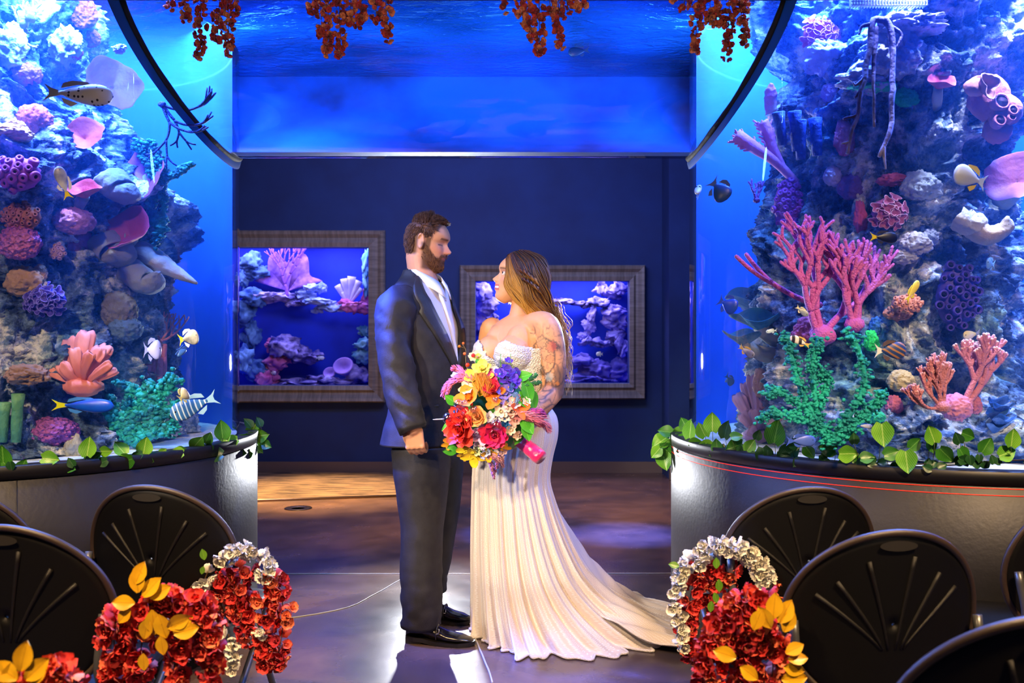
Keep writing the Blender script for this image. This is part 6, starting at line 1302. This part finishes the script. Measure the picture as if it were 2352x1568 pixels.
for x, y, dx, dz, s, lift in [(1205, 880, .35, -.9, 1.0, .02), (1218, 900, .3, -1, .9, .0), (1190, 905, .5, -.6, .8, .01), (1200, 960, .6, -.8, .9, .01), (1205, 975, .35, -1, .8, .02), (1185, 870, 1, .4, .8, .0), (1045, 925, -.4, .3, .6, .0), (1060, 1020, -1, -.3, .7, .0), (1195, 990, -.3, -.9, .7, 0), (1040, 975, -.8, -.4, .6, 0), (1105, 845, -.4, .8, .5, 0), (1180, 950, 1, .1, .9, .0), (1045, 1035, -1, -.1, .6, .0)]:
    inst('leaf', me, bq, P(x, y, bd(x, y, lift)), lframe((dx, -.1, dz), bn(x, y)), s)
def plume(pts, w, hex_, label=None, lift=.02, name='plume', dens=70, rough=1):
    q = spline([P(x, y, bd(x, y, lift)) for x, y in pts], 24); st = obj(name, MB().tube(q, .0016, 5), pm_(hex_), bq, label=label); mb = MB(); r = random.Random(int(pts[0][0])); dr = np.gradient(q, axis=0)
    for k in range(int(dens * 3)):
        i = r.randrange(1, 23); t = i / 23; ww = pm(w, 3.9) * math.sin(math.pi * (.12 + .8 * t)) ** .7; d = nz(dr[i]); o_ = nz(np.array([r.gauss(0, 1), r.gauss(0, 1), r.gauss(0, 1)])); o_ = nz(o_ - d * np.dot(o_, d)); b = q[i] + o_ * ww * .2
        mb.tube([b, b + (o_ * .7 + d * .7) * ww * .6, b + (o_ * .8 + d * 1.3) * ww * .9], [.0016 * rough, .0022 * rough, .0008], 3, cap=False)
    o = obj('bristles', mb, pm_(hex_), st); o['kind'] = 'stuff'
plume([(1100, 885), (1075, 865), (1055, 850), (1040, 845)], 12, 'f07888', 'pink feathery plume'); plume([(1085, 878), (1055, 868), (1030, 885), (1016, 910)], 11, 'ea6c80'); plume([(1075, 872), (1040, 880), (1022, 918)], 6, 'e06a7a')
plume([(1190, 948), (1215, 955), (1245, 965), (1262, 990)], 16, 'f088a0', 'dusty pink plume with magenta tip'); plume([(1195, 955), (1225, 962), (1250, 975)], 14, 'e87898'); plume([(1205, 945), (1235, 945), (1252, 955)], 10, 'c848a8')
plume([(1110, 1040), (1128, 1065), (1135, 1100)], 7, 'c87890', dens=40); plume([(1120, 1045), (1142, 1060), (1135, 1090)], 6, 'c07088', dens=30); plume([(1130, 1040), (1148, 1055), (1156, 1074)], 8, 'd898a0', dens=40)
plume([(1110, 905), (1112, 885), (1105, 865)], 16, 'e8902a', 'fluffy amber grass tuft', dens=110); plume([(1112, 912), (1122, 895), (1122, 878)], 14, 'e0802a', dens=80); plume([(1100, 900), (1095, 880), (1098, 862)], 13, 'f0a838', dens=80)
plume([(1200, 880), (1220, 868), (1232, 860)], 8, '4a9a38', 'green fern sprig', dens=40); plume([(1205, 885), (1228, 880), (1242, 878)], 7, '3a8a38', dens=40); plume([(1070, 1018), (1050, 1012), (1035, 1008)], 6, '9a3a90', dens=30); plume([(1170, 905), (1175, 890), (1178, 882)], 7, '3a68b8', dens=40); plume([(1180, 935), (1188, 915), (1180, 905)], 8, '7aa0d8', dens=40)
for pts in [[(1085, 965), (1060, 945), (1042, 930)], [(1085, 968), (1060, 955), (1045, 958)], [(1088, 960), (1070, 940), (1060, 925)], [(1080, 970), (1055, 962), (1048, 975)], [(1020, 962), (1000, 963), (994, 963)]]:
    obj('dried_blade', MB().tube(spline([P(x, y, bd(x, y, .02)) for x, y in pts], 8), np.linspace(.003, .0012, 8), 5), pm_('d8c090'), bq)
M_bub = glassy('crystal ball', (.86, .80, .98), 1, .12, 1.5, mixw=.30)
for x, y, r in [(1030, 960, 14), (1054, 928, 13), (1068, 926, 9), (1088, 940, 9), (1140, 976, 14), (1137, 917, 7), (1096, 994, 9)]:
    obj('crystal_ball', MB().ball(P(x, y, bd(x, y, .035)), pm(r, 3.9), 4), M_bub, bq)
o = obj('berry_twig', MB().tube(spline([P(1078, 870, 3.98), P(1070, 830, 4.0), P(1070, 805, 4.02), P(1062, 790, 4.02)], 14), .0012, 5).tube([P(1070, 800, 4.02), P(1055, 795, 4.02)], .0012, 5), pm_('8a7a40'), bq)
for x, y, r, h in [(1055, 795, 3.6, 'f08020'), (1064, 788, 3.2, 'e86a20'), (1067, 812, 3.8, 'f07030'), (1087, 816, 5, 'c82020'), (1074, 838, 5.4, 'e84020'), (1083, 928, 4, 'e04018')]: obj('berry', MB().ball(P(x, y, 4.0 if y < 850 else 3.9), pm(r, 4), 2), mat('berry ' + h, h, .25), o)
for x in (1149, 1172): obj('thin_stem', MB().tube([P(x, 850, 3.97), P(x + 1, 812, 3.98)], .0012, 4), M_leaff, bq)
# wrapped handle
hb, he = P(1172, 995, 4.03), P(1243, 1052, 3.93); q = spline([hb, (hb + he) / 2 + (0, 0, .002), he], 24); ax = nz(he - hb)
obj('ribbon_handle', MB().tube(q, np.interp(np.linspace(0, 1, 24), (0, .15, .9, 1), (.020, .026, .031, .029)) * (1 + .02 * np.sin(np.arange(24) * 1.3)), 24), mat('magenta satin ribbon', 'e8106a', .28, bump=.5, bs=40, sheen=.4, spec=.8), bq, label='magenta satin wrapped handle')

# ================================================================ chairs
M_ch = mat('black plastic chair shell', '080706', .5, bump=.25, bs=900, bdist=.002, spec=.3); M_chr = mat('chair rim painted highlight', '3a2c20', .4, bump=.3, bs=900, bdist=.002, spec=.7); M_slot = mat('chair handle slot', '24211e', .5)  # rim colour lightened and warmed to carry its highlight
M_rib = mat('chair groove', '141210', .45, bump=.5, bs=700, bdist=.002); M_leg = mat('grey steel chair leg', '6a6a6a', .35, .6)
def chair(name='folding_chair'):
    t = bpy.data.objects.new(name, None); link(t, None, (0, 0, 0)); HW, HH, CZ = .235, .215, .655
    def sh(r, a_): return np.array([HW * r * math.cos(a_), .045 * (HW * r * math.cos(a_) / HW) ** 2 * 1.6 - .03 * (1 - r * r) * 0 + .05 * (r * math.sin(a_)) * -1 * .5, CZ + HH * r * math.sin(a_)])
    g = np.array([[sh(r, a_) for a_ in np.linspace(0, 2 * math.pi, 64, endpoint=False)] for r in np.linspace(.02, 1, 10)])
    o = obj('backrest', MB().grid(g, cv=True), M_ch, t); solidify(o, .012, 0)
    rim = np.array([sh(1.0, a_) for a_ in np.linspace(0, 2 * math.pi, 80)]); obj('backrest_rim', MB().tube(rim + (0, -.004, 0), .009, 10, cap=False), M_chr, o)
    g = np.array([[sh(.0, 0) * 0 + np.array([.045 * r * math.cos(a_), -.010, CZ + HH * .86 + .012 * r * math.sin(a_)]) for a_ in np.linspace(0, 2 * math.pi, 24, endpoint=False)] for r in (.02, .6, 1)])
    g[..., 1] += -.025 * .86; obj('handle_slot', MB().grid(g, cv=True), M_slot, o)
    for k, (a0, r1) in enumerate([(158, .80), (141, .72), (112, .74), (76, .76), (48, .72), (27, .78)]):
        b0 = np.array([(-.022 + .009 * (5 - k)) , 0, CZ - .055]); pts = []
        b0 = np.array([.030 * math.cos(R(a0)), 0, CZ - .06]); e = sh(r1, R(a0)); 
        for s in np.linspace(0, 1, 9):
            x = b0[0] + (e[0] - b0[0]) * s ** 1.15; z = b0[2] + (e[2] - b0[2]) * s; rr = math.hypot(x / HW, (z - CZ) / HH); aa = math.atan2((z - CZ) / HH, x / HW); q = sh(rr, aa); pts.append(q + (0, -.006, 0))
        obj('groove', MB().tube(pts, np.linspace(.003, .0062, 9), 6), M_rib, o)
    g = []
    for y, w_, z in [(.05, .17, .445), (.08, .20, .447), (.25, .215, .447), (.40, .20, .45), (.45, .16, .445)]:
        g.append([[(w_ * math.copysign(abs(math.cos(a_)) ** .5, math.cos(a_))), y, z + .014 * math.copysign(abs(math.sin(a_)) ** .5, math.sin(a_)) - .008 * math.cos(a_) ** 2 * 0] for a_ in np.linspace(0, 2 * math.pi, 24, endpoint=False)])
    obj('seat', MB().rings(np.array(g)), M_ch, t)
    for s in (-1, 1):
        obj('leg', MB().tube(spline([(s * .225, .03, .66), (s * .225, .02, .50), (s * .22, .22, .40), (s * .22, .46, .012)], 16), .0115, 8), M_leg, t)
        obj('leg', MB().tube(spline([(s * .195, .40, .43), (s * .20, .20, .25), (s * .20, -.06, .012)], 12), .0115, 8), M_leg, t)
        obj('rubber_foot', MB().lathe([(.001, 0), (.016, 0), (.014, .03)], 12, o=(s * .22, .462, 0)).lathe([(.001, 0), (.016, 0), (.014, .03)], 12, o=(s * .20, -.062, 0)), M_ch, t)
    obj('crossbar', MB().tube([(-.20, .06, .13), (.20, .06, .13)], .008, 8), M_leg, t); return t
def dup(root, loc, rz, label):
    r = root.copy(); COL.objects.link(r); r.location = loc; r.rotation_euler = (0, 0, R(rz)); tag(r, label, 'chair', 'black folding chairs facing the couple')
    for ch in list(root.children):
        c = ch.copy(); COL.objects.link(c); c.parent = r
        for g_ in ch.children: d = g_.copy(); COL.objects.link(d); d.parent = c
    return r
def cx_(px, d): return (px - 1176) / F * d
c0 = chair(); c0.location = (cx_(349, 2.96), 2.96, 0); c0.rotation_euler = (0, 0, R(-10)); tag(c0, 'black round-backed folding chair with wisteria on its aisle side', 'chair', 'black folding chairs facing the couple')
dup(c0, (cx_(18, 2.36), 2.36, 0), -8, 'black folding chair behind the red and yellow flowers, cut by the image edge')
dup(c0, (cx_(-115, 2.94), 2.94, 0), -8, 'black folding chair mostly hidden, only its rim tip seen at the edge')
dup(c0, (cx_(1856, 2.93), 2.93, 0), 7, 'black folding chair with fan grooves beside white and red flowers, before the red-lined cabinet')
dup(c0, (cx_(2050, 2.30), 2.30, 0), 6, 'large black folding chair with painted rim highlight overlapping the one behind it')
dup(c0, (cx_(2390, 1.62), 1.62, 0), 6, 'nearest black folding chair, only its highlighted rim arc in the bottom corner')
dup(c0, (cx_(2472, 2.86), 2.86, 0), 30, 'black folding chair turned sideways at the picture edge with a pale edge highlight')

# ================================================================ chair flowers and hanging garlands
def blossom(name, hexes, k, L, W, lift, cup, seed): return [mesh(name, floret_mb(k, L, W, lift, cup, .15, seed + i, floret_mb(3, L * .6, W * .7, 1.1, cup, .1, seed + i + 50)), pm_(h, .7)) for i, h in enumerate(hexes)]
RED = blossom('floret', ['d42424', 'e83c34', 'f46048', 'b81a30', 'ff8458'], 5, .025, .0145, .35, .5, 10)
WHT = blossom('floret', ['fffaf0', 'fffdf6', 'f8f0dc'], 5, .022, .012, .45, .5, 30)
HNG = blossom('floret', ['a01e22', 'b83428', 'c85a38', '7e1420', 'd07a48'], 5, .016, .011, .5, .5, 60)
YL = leafme('leaf', .043, .0145, leaf_mat('autumn yellow leaf', 'd89a10', 'f0c020', 'a87010'), droop=.25)
GL = leafme('leaf', .040, .013, leaf_mat('small green leaf', '4a7a18', '6a9a28', '8ab850'))
def strands(t, items, mes, d, dens, seed, stem='5a4020', jit=1.0, dj=.018):
    r = random.Random(seed)
    for pts, w_ in items:
        n = 10; q = spline([P(x, y, d) for x, y in pts], 14); L = np.linalg.norm(np.diff(q, axis=0), axis=1).sum()
        obj('stem', MB().tube(q, .0016, 5), mat('stem ' + stem, stem, .7), t)
        for k in range(max(3, int(L * dens * (pm(w_, d) / .02)))):
            u = r.random() * 13; i = min(int(u), 12); p = q[i] + (q[i + 1] - q[i]) * (u - i); tp = (1 - .45 * u / 13); a_ = r.uniform(0, 6.283); rd = pm(w_, d) * tp * r.uniform(.3, 1)
            o_ = np.array([math.cos(a_) * rd, math.sin(a_) * rd * .9, r.gauss(0, .006)]); nrm = nz(o_ + np.array((0, -.008, -.004)) + np.random.randn(3) * .004)
            m = r.choice(mes) if r.random() < .75 else mes[(seed + k) % len(mes)]
            inst('floret', m, t, p + o_, frame(nrm) @ rotz(r.uniform(0, 6)), r.uniform(.75, 1.15) * jit)
def leaves(t, items, me, d, nrm=(0, -1, .3)):
    for x, y, dx, dz, s in items: inst('leaf', me, t, P(x, y, d - .03), lframe((dx, -.15, dz), np.array(nrm) + np.random.randn(3) * .2), s)
def arrangement(label, p, fn):
    t = thing('flower_garland', label, 'flowers', p, 'flower garlands tied to the aisle chairs'); fn(t); return t
def fL1(t):
    strands(t, [([(500, 1285), (540, 1262), (580, 1268), (608, 1300), (612, 1350)], 22), ([(478, 1310), (468, 1345), (480, 1400), (486, 1420)], 18), ([(525, 1455), (530, 1500), (532, 1545)], 15), ([(590, 1430), (600, 1460)], 8)], WHT, 2.90, 150, 3)
    strands(t, [([(560, 1300), (540, 1340), (545, 1380), (565, 1420)], 34), ([(620, 1310), (645, 1360), (650, 1430), (640, 1500), (628, 1530)], 26), ([(590, 1360), (605, 1420), (610, 1480), (610, 1525)], 26), ([(525, 1320), (515, 1370), (525, 1430)], 22), ([(440, 1345), (425, 1370), (420, 1400)], 18), ([(545, 1400), (560, 1440), (575, 1480)], 20)], RED, 2.93, 122, 5)
    leaves(t, [(470, 1285, -.2, 1, .8), (468, 1300, -.3, -1, .6)], GL, 2.9)
def fL2(t):
    strands(t, [([(290, 1395), (265, 1440), (262, 1500), (258, 1580)], 34), ([(340, 1390), (330, 1450), (320, 1520), (315, 1590)], 34), ([(380, 1370), (400, 1400), (410, 1480), (400, 1590)], 34), ([(440, 1380), (470, 1420), (480, 1500), (480, 1590)], 34), ([(300, 1400), (380, 1385), (450, 1400)], 26)], RED, 2.28, 175, 11)
    leaves(t, [(318, 1360, -.1, 1, 1.3), (312, 1340, .35, 1, 1.2), (330, 1370, .6, .8, 1.3), (345, 1372, .8, .5, 1.2), (310, 1385, -1, .1, 1.2), (300, 1395, -.5, -.6, 1.0), (350, 1400, .1, -1, 1.3), (365, 1410, .3, -1, 1.3), (385, 1440, .9, .35, 1.4), (400, 1455, 1, .3, 1.3), (395, 1440, 1, .6, 1.0), (340, 1420, -.2, -1, 1.1), (370, 1460, .1, -1, 1.0), (330, 1500, 0, -1, .9)], YL, 2.26)
def fL3(t):
    strands(t, [([(90, 1560), (130, 1545), (165, 1590)], 30), ([(20, 1575), (60, 1570), (90, 1600)], 28)], RED, 1.80, 260, 17, jit=1.1)
    leaves(t, [(48, 1540, .2, 1, 1.2), (60, 1560, .8, .8, 1.2), (40, 1560, -.8, .6, 1.2), (10, 1560, -.6, .6, 1.2), (75, 1570, .5, 1, 1.0), (20, 1580, .1, 1, 1.0), (30, 1565, -1, .1, 1)], YL, 1.76)
def fR1(t):
    strands(t, [([(1590, 1290), (1630, 1258), (1670, 1250), (1715, 1268), (1745, 1305), (1758, 1345)], 26), ([(1575, 1305), (1556, 1350), (1552, 1400), (1560, 1440), (1572, 1490)], 15)], WHT, 2.90, 210, 23)
    strands(t, [([(1610, 1310), (1590, 1350), (1580, 1410), (1575, 1460), (1590, 1505)], 24), ([(1668, 1300), (1675, 1340), (1665, 1385), (1650, 1400)], 24), ([(1765, 1330), (1785, 1360)], 14), ([(1620, 1300), (1640, 1330), (1630, 1390)], 14)], RED, 2.93, 150, 25)
    leaves(t, [(1560, 1300, -.7, .2, .8), (1645, 1305, 0, 1, .8), (1650, 1330, .1, -1, .9), (1640, 1360, .3, -.9, .8), (1635, 1380, -.2, -1, .8)], GL, 2.9)
def fR2(t):
    strands(t, [([(1715, 1365), (1680, 1410), (1650, 1460), (1630, 1530), (1625, 1590)], 36), ([(1730, 1370), (1730, 1440), (1715, 1500), (1700, 1590)], 38), ([(1740, 1430), (1770, 1480), (1775, 1540), (1760, 1590)], 36), ([(1640, 1470), (1700, 1470), (1780, 1480)], 30)], RED, 2.24, 200, 31)
    leaves(t, [(1775, 1420, .1, 1, 1.3), (1790, 1430, .5, 1, 1.3), (1770, 1440, -.5, .8, 1.2), (1800, 1450, .4, .9, 1.2), (1805, 1500, .8, .5, 1.0), (1810, 1515, 1, .2, 1.0), (1800, 1530, .9, -.2, 1.1), (1795, 1560, .9, .1, 1.3), (1690, 1510, -.8, .3, 1.2), (1700, 1530, .6, -.4, 1.1), (1750, 1400, -.4, -.8, 1.1)], YL, 2.2)
arrangement('white and red wisteria garland spilling toward the aisle beside the groom', P(545, 1400, 2.92), fL1)
arrangement('red garland with yellow leaves in front, on the aisle chair left of the groom', P(370, 1450, 2.28), fL2)
arrangement('yellow leaves and one red bloom peeking up in the bottom corner', P(80, 1550, 1.8), fL3)
arrangement('arched white and red wisteria garland near the bride\'s train', P(1650, 1380, 2.92), fR1)
arrangement('red garland with golden leaves against the large chair with a highlighted rim', P(1710, 1480, 2.24), fR2)
def hang(lbl, items):
    x0 = items[0][0][0]; t = thing('hanging_garland', lbl, 'flowers', P(x0, 2, 3.58), 'red garlands hanging from the bridge'); strands(t, [([(x, -14), (x + dx * .5, l * .5), (x + dx, l - 6)], w_) for (x, l, dx), w_ in [(i[0:1][0], i[1]) for i in items]], HNG, 3.575, 250, int(x0), jit=.95)
hang('red hanging garland over the tank with salmon coral, nearest that tank', [((388, 22, 4), 9), ((425, 52, 2), 12), ((462, 134, -4), 13), ((505, 100, -6), 14), ((524, 132, 2), 12), ((542, 40, -2), 9)])
hang('wide red hanging garland above the groom, second in the row', [((718, 30, -2), 10), ((735, 90, 6), 14), ((755, 130, -4), 12), ((780, 132, 2), 13), ((805, 60, 2), 15), ((830, 66, -4), 14), ((862, 58, 4), 14), ((885, 94, 8), 12)])
hang('red hanging garland above the bride, third in the row', [((1160, 22, -4), 9), ((1195, 60, 8), 14), ((1212, 98, 4), 14), ((1238, 133, 2), 13), ((1262, 40, 4), 13), ((1282, 118, 4), 12), ((1300, 30, 8), 11), ((1320, 30, 8), 10), ((1335, 10, 4), 8)])
hang('red hanging garland over the pink branching coral end of the bridge', [((1548, 4, 0), 8), ((1572, 24, 0), 11), ((1605, 124, -10), 12), ((1630, 60, 4), 14), ((1655, 66, 0), 12), ((1676, 132, -6), 13), ((1700, 50, 4), 13), ((1708, 106, 0), 11)])
o = obj('support_bar', MB().box((-.18, 3.60, 2.545), (1.35, .012, .016)), M_rim, smooth=False); tag(o, 'thin black bar along the front of the bridge where red garlands hang', 'bar')
# ================================================================ ivy on the tank rims
IVM = [leaf_mat('ivy leaf bright', '3f8f1c', '7ac030', 'c8e890'), leaf_mat('ivy leaf mid', '1f5f1a', '3f8a24', '7ab858'), leaf_mat('ivy leaf dark', '123f1c', '2a5f34', '5a8a60')]
IV = [leafme('leaf', .078, .037, m, heart=True, droop=.12 + .1 * i, fold=.22) for i, m in enumerate(IVM)]
def rimd(x, c, r=1.075):
    dx = (x - 1176) / F; A = 1 + dx * dx; B = -2 * (dx * c[0] + c[1]); Cc = c[0] ** 2 + c[1] ** 2 - r * r; q = B * B - 4 * A * Cc
    return (-B - math.sqrt(q)) / (2 * A) if q > 0 else -B / (2 * A)
def ivy(label, c, path, items, fill, seed):
    d0 = rimd(path[0][0], c); t = thing('ivy_garland', label, 'garland', P(path[0][0], path[0][1], d0)); r = random.Random(seed)
    q = spline([P(x, y, rimd(x, c, 1.09)) for x, y in path], 90); q[:, 2] += .008 * noise(q * 14); obj('vine', MB().tube(q, .0022, 6), mat('brown vine', '3a2a18', .8), t)
    def lf(x, y, s, ang, k):
        d = rimd(x, c, 1.09) - r.uniform(.0, .04); n_ = np.array([-(c[0] - P(x, y, d)[0]) * .5, -1, r.uniform(-.1, .6)]) + np.random.randn(3) * .22; dr = np.array([math.cos(R(ang)), r.uniform(-.35, .1), math.sin(R(ang))])
        sc = pm(s * 1.9, d) / .078 * .62; M = lframe(dr, n_); ctr = P(x, y, d) - M[:, 0] * .039 * sc; inst('leaf', IV[k], t, ctr, M, sc)
        j = int(np.argmin(np.linalg.norm(q - ctr, axis=1))); obj('petiole', MB().tube([q[j], (q[j] + ctr) / 2 + (0, -.004, .004), ctr], .0011, 4), mat('leaf stalk', '4a5a20', .7), t)
    for it in items: x, y, s, ang = it[:4]; lf(x, y, s, ang, it[4] if len(it) > 4 else r.choice((0, 1, 1, 2)))
    for k in range(fill):
        u = r.randrange(len(path) - 1); f_ = r.random(); x = path[u][0] + (path[u + 1][0] - path[u][0]) * f_; y = path[u][1] + (path[u + 1][1] - path[u][1]) * f_ + r.uniform(-10, 8); lf(x, y, r.uniform(15, 24), r.uniform(0, 360), r.choice((1, 2, 2)))
ivy('leafy green garland draped along the rim of the salmon coral tank', TL, [(-30, 1075), (60, 1078), (150, 1070), (220, 1062), (300, 1058), (400, 1046), (480, 1032), (540, 1020), (580, 1000), (600, 985)],
    [(5, 1048, 44, 95, 1), (52, 1068, 26, 60), (85, 1078, 26, 10, 1), (117, 1054, 34, -5, 0), (203, 1024, 38, 85, 0), (215, 1052, 36, 40, 1), (184, 1086, 38, -100, 1), (205, 1080, 26, 180), (245, 1036, 24, 0, 0), (275, 1028, 32, 130, 0), (285, 1060, 36, 200, 1), (333, 1022, 34, 80, 0), (335, 1054, 32, -20, 1), (405, 1040, 26, 180, 0), (375, 1036, 16, 40), (430, 1040, 24, 20, 1), (455, 1015, 32, 45, 0), (478, 1005, 24, 60, 1), (510, 985, 36, 92, 1), (518, 1006, 24, -60, 0), (490, 1044, 34, 180, 2), (530, 1014, 26, 200, 0), (548, 1038, 30, -10, 2), (562, 1010, 32, 40, 1), (582, 985, 32, 60, 0), (602, 1000, 30, 10, 0), (588, 1030, 32, -30, 0), (560, 1044, 28, 210, 1), (595, 968, 20, 100, 2), (612, 1022, 22, -20), (570, 970, 22, 120, 2)], 26, 4)
ivy('dense green garland draped along the red-lined rim of the pink coral tank', TR, [(1548, 1000), (1570, 1022), (1620, 1036), (1700, 1048), (1800, 1056), (1900, 1062), (2000, 1066), (2100, 1068), (2200, 1066), (2300, 1060), (2390, 1052)],
    [(1782, 990, 48, 88, 1), (2028, 1000, 46, -88, 0), (2140, 996, 36, 110, 0), (2140, 1026, 26, -70, 1), (2103, 1018, 28, 50, 1), (2174, 1046, 36, -50, 1), (2215, 1048, 34, -60, 1), (2225, 1000, 30, -20, 1), (2267, 1022, 34, 60, 1), (2326, 1004, 36, 80, 0), (2314, 1040, 36, 20, 0), (2200, 1006, 24, 120, 2), (2083, 1062, 44, -88, 0), (2049, 1040, 32, 20, 1), (1994, 1050, 28, 10, 1), (1950, 1042, 38, 0, 0), (1899, 1030, 34, 170, 1), (1860, 1040, 28, -60, 1), (1816, 1038, 42, 30, 2), (1828, 1018, 26, 10, 1), (1757, 1050, 38, -80, 2), (1725, 1022, 28, 60, 0), (1686, 1026, 36, 200, 1), (1666, 986, 34, 90, 2), (1636, 968, 38, 92, 0), (1646, 1022, 26, 100, 1), (1618, 1024, 30, 180, 0), (1599, 1016, 26, 0, 0), (1585, 984, 38, 90, 0), (1612, 986, 32, 120, 0), (1555, 1000, 34, 200, 0), (1571, 972, 26, 120, 1), (1527, 990, 28, 170, 1), (1514, 1016, 36, 210, 0), (1531, 1034, 32, -30, 1), (1527, 1060, 36, -80, 0), (1506, 1040, 26, 230, 0), (1693, 1002, 24, 10, 0), (1962, 1006, 22, 95, 2), (1741, 998, 20, 75, 2), (1555, 1028, 30, -10, 1), (1572, 1036, 26, 20, 2)], 60, 8)
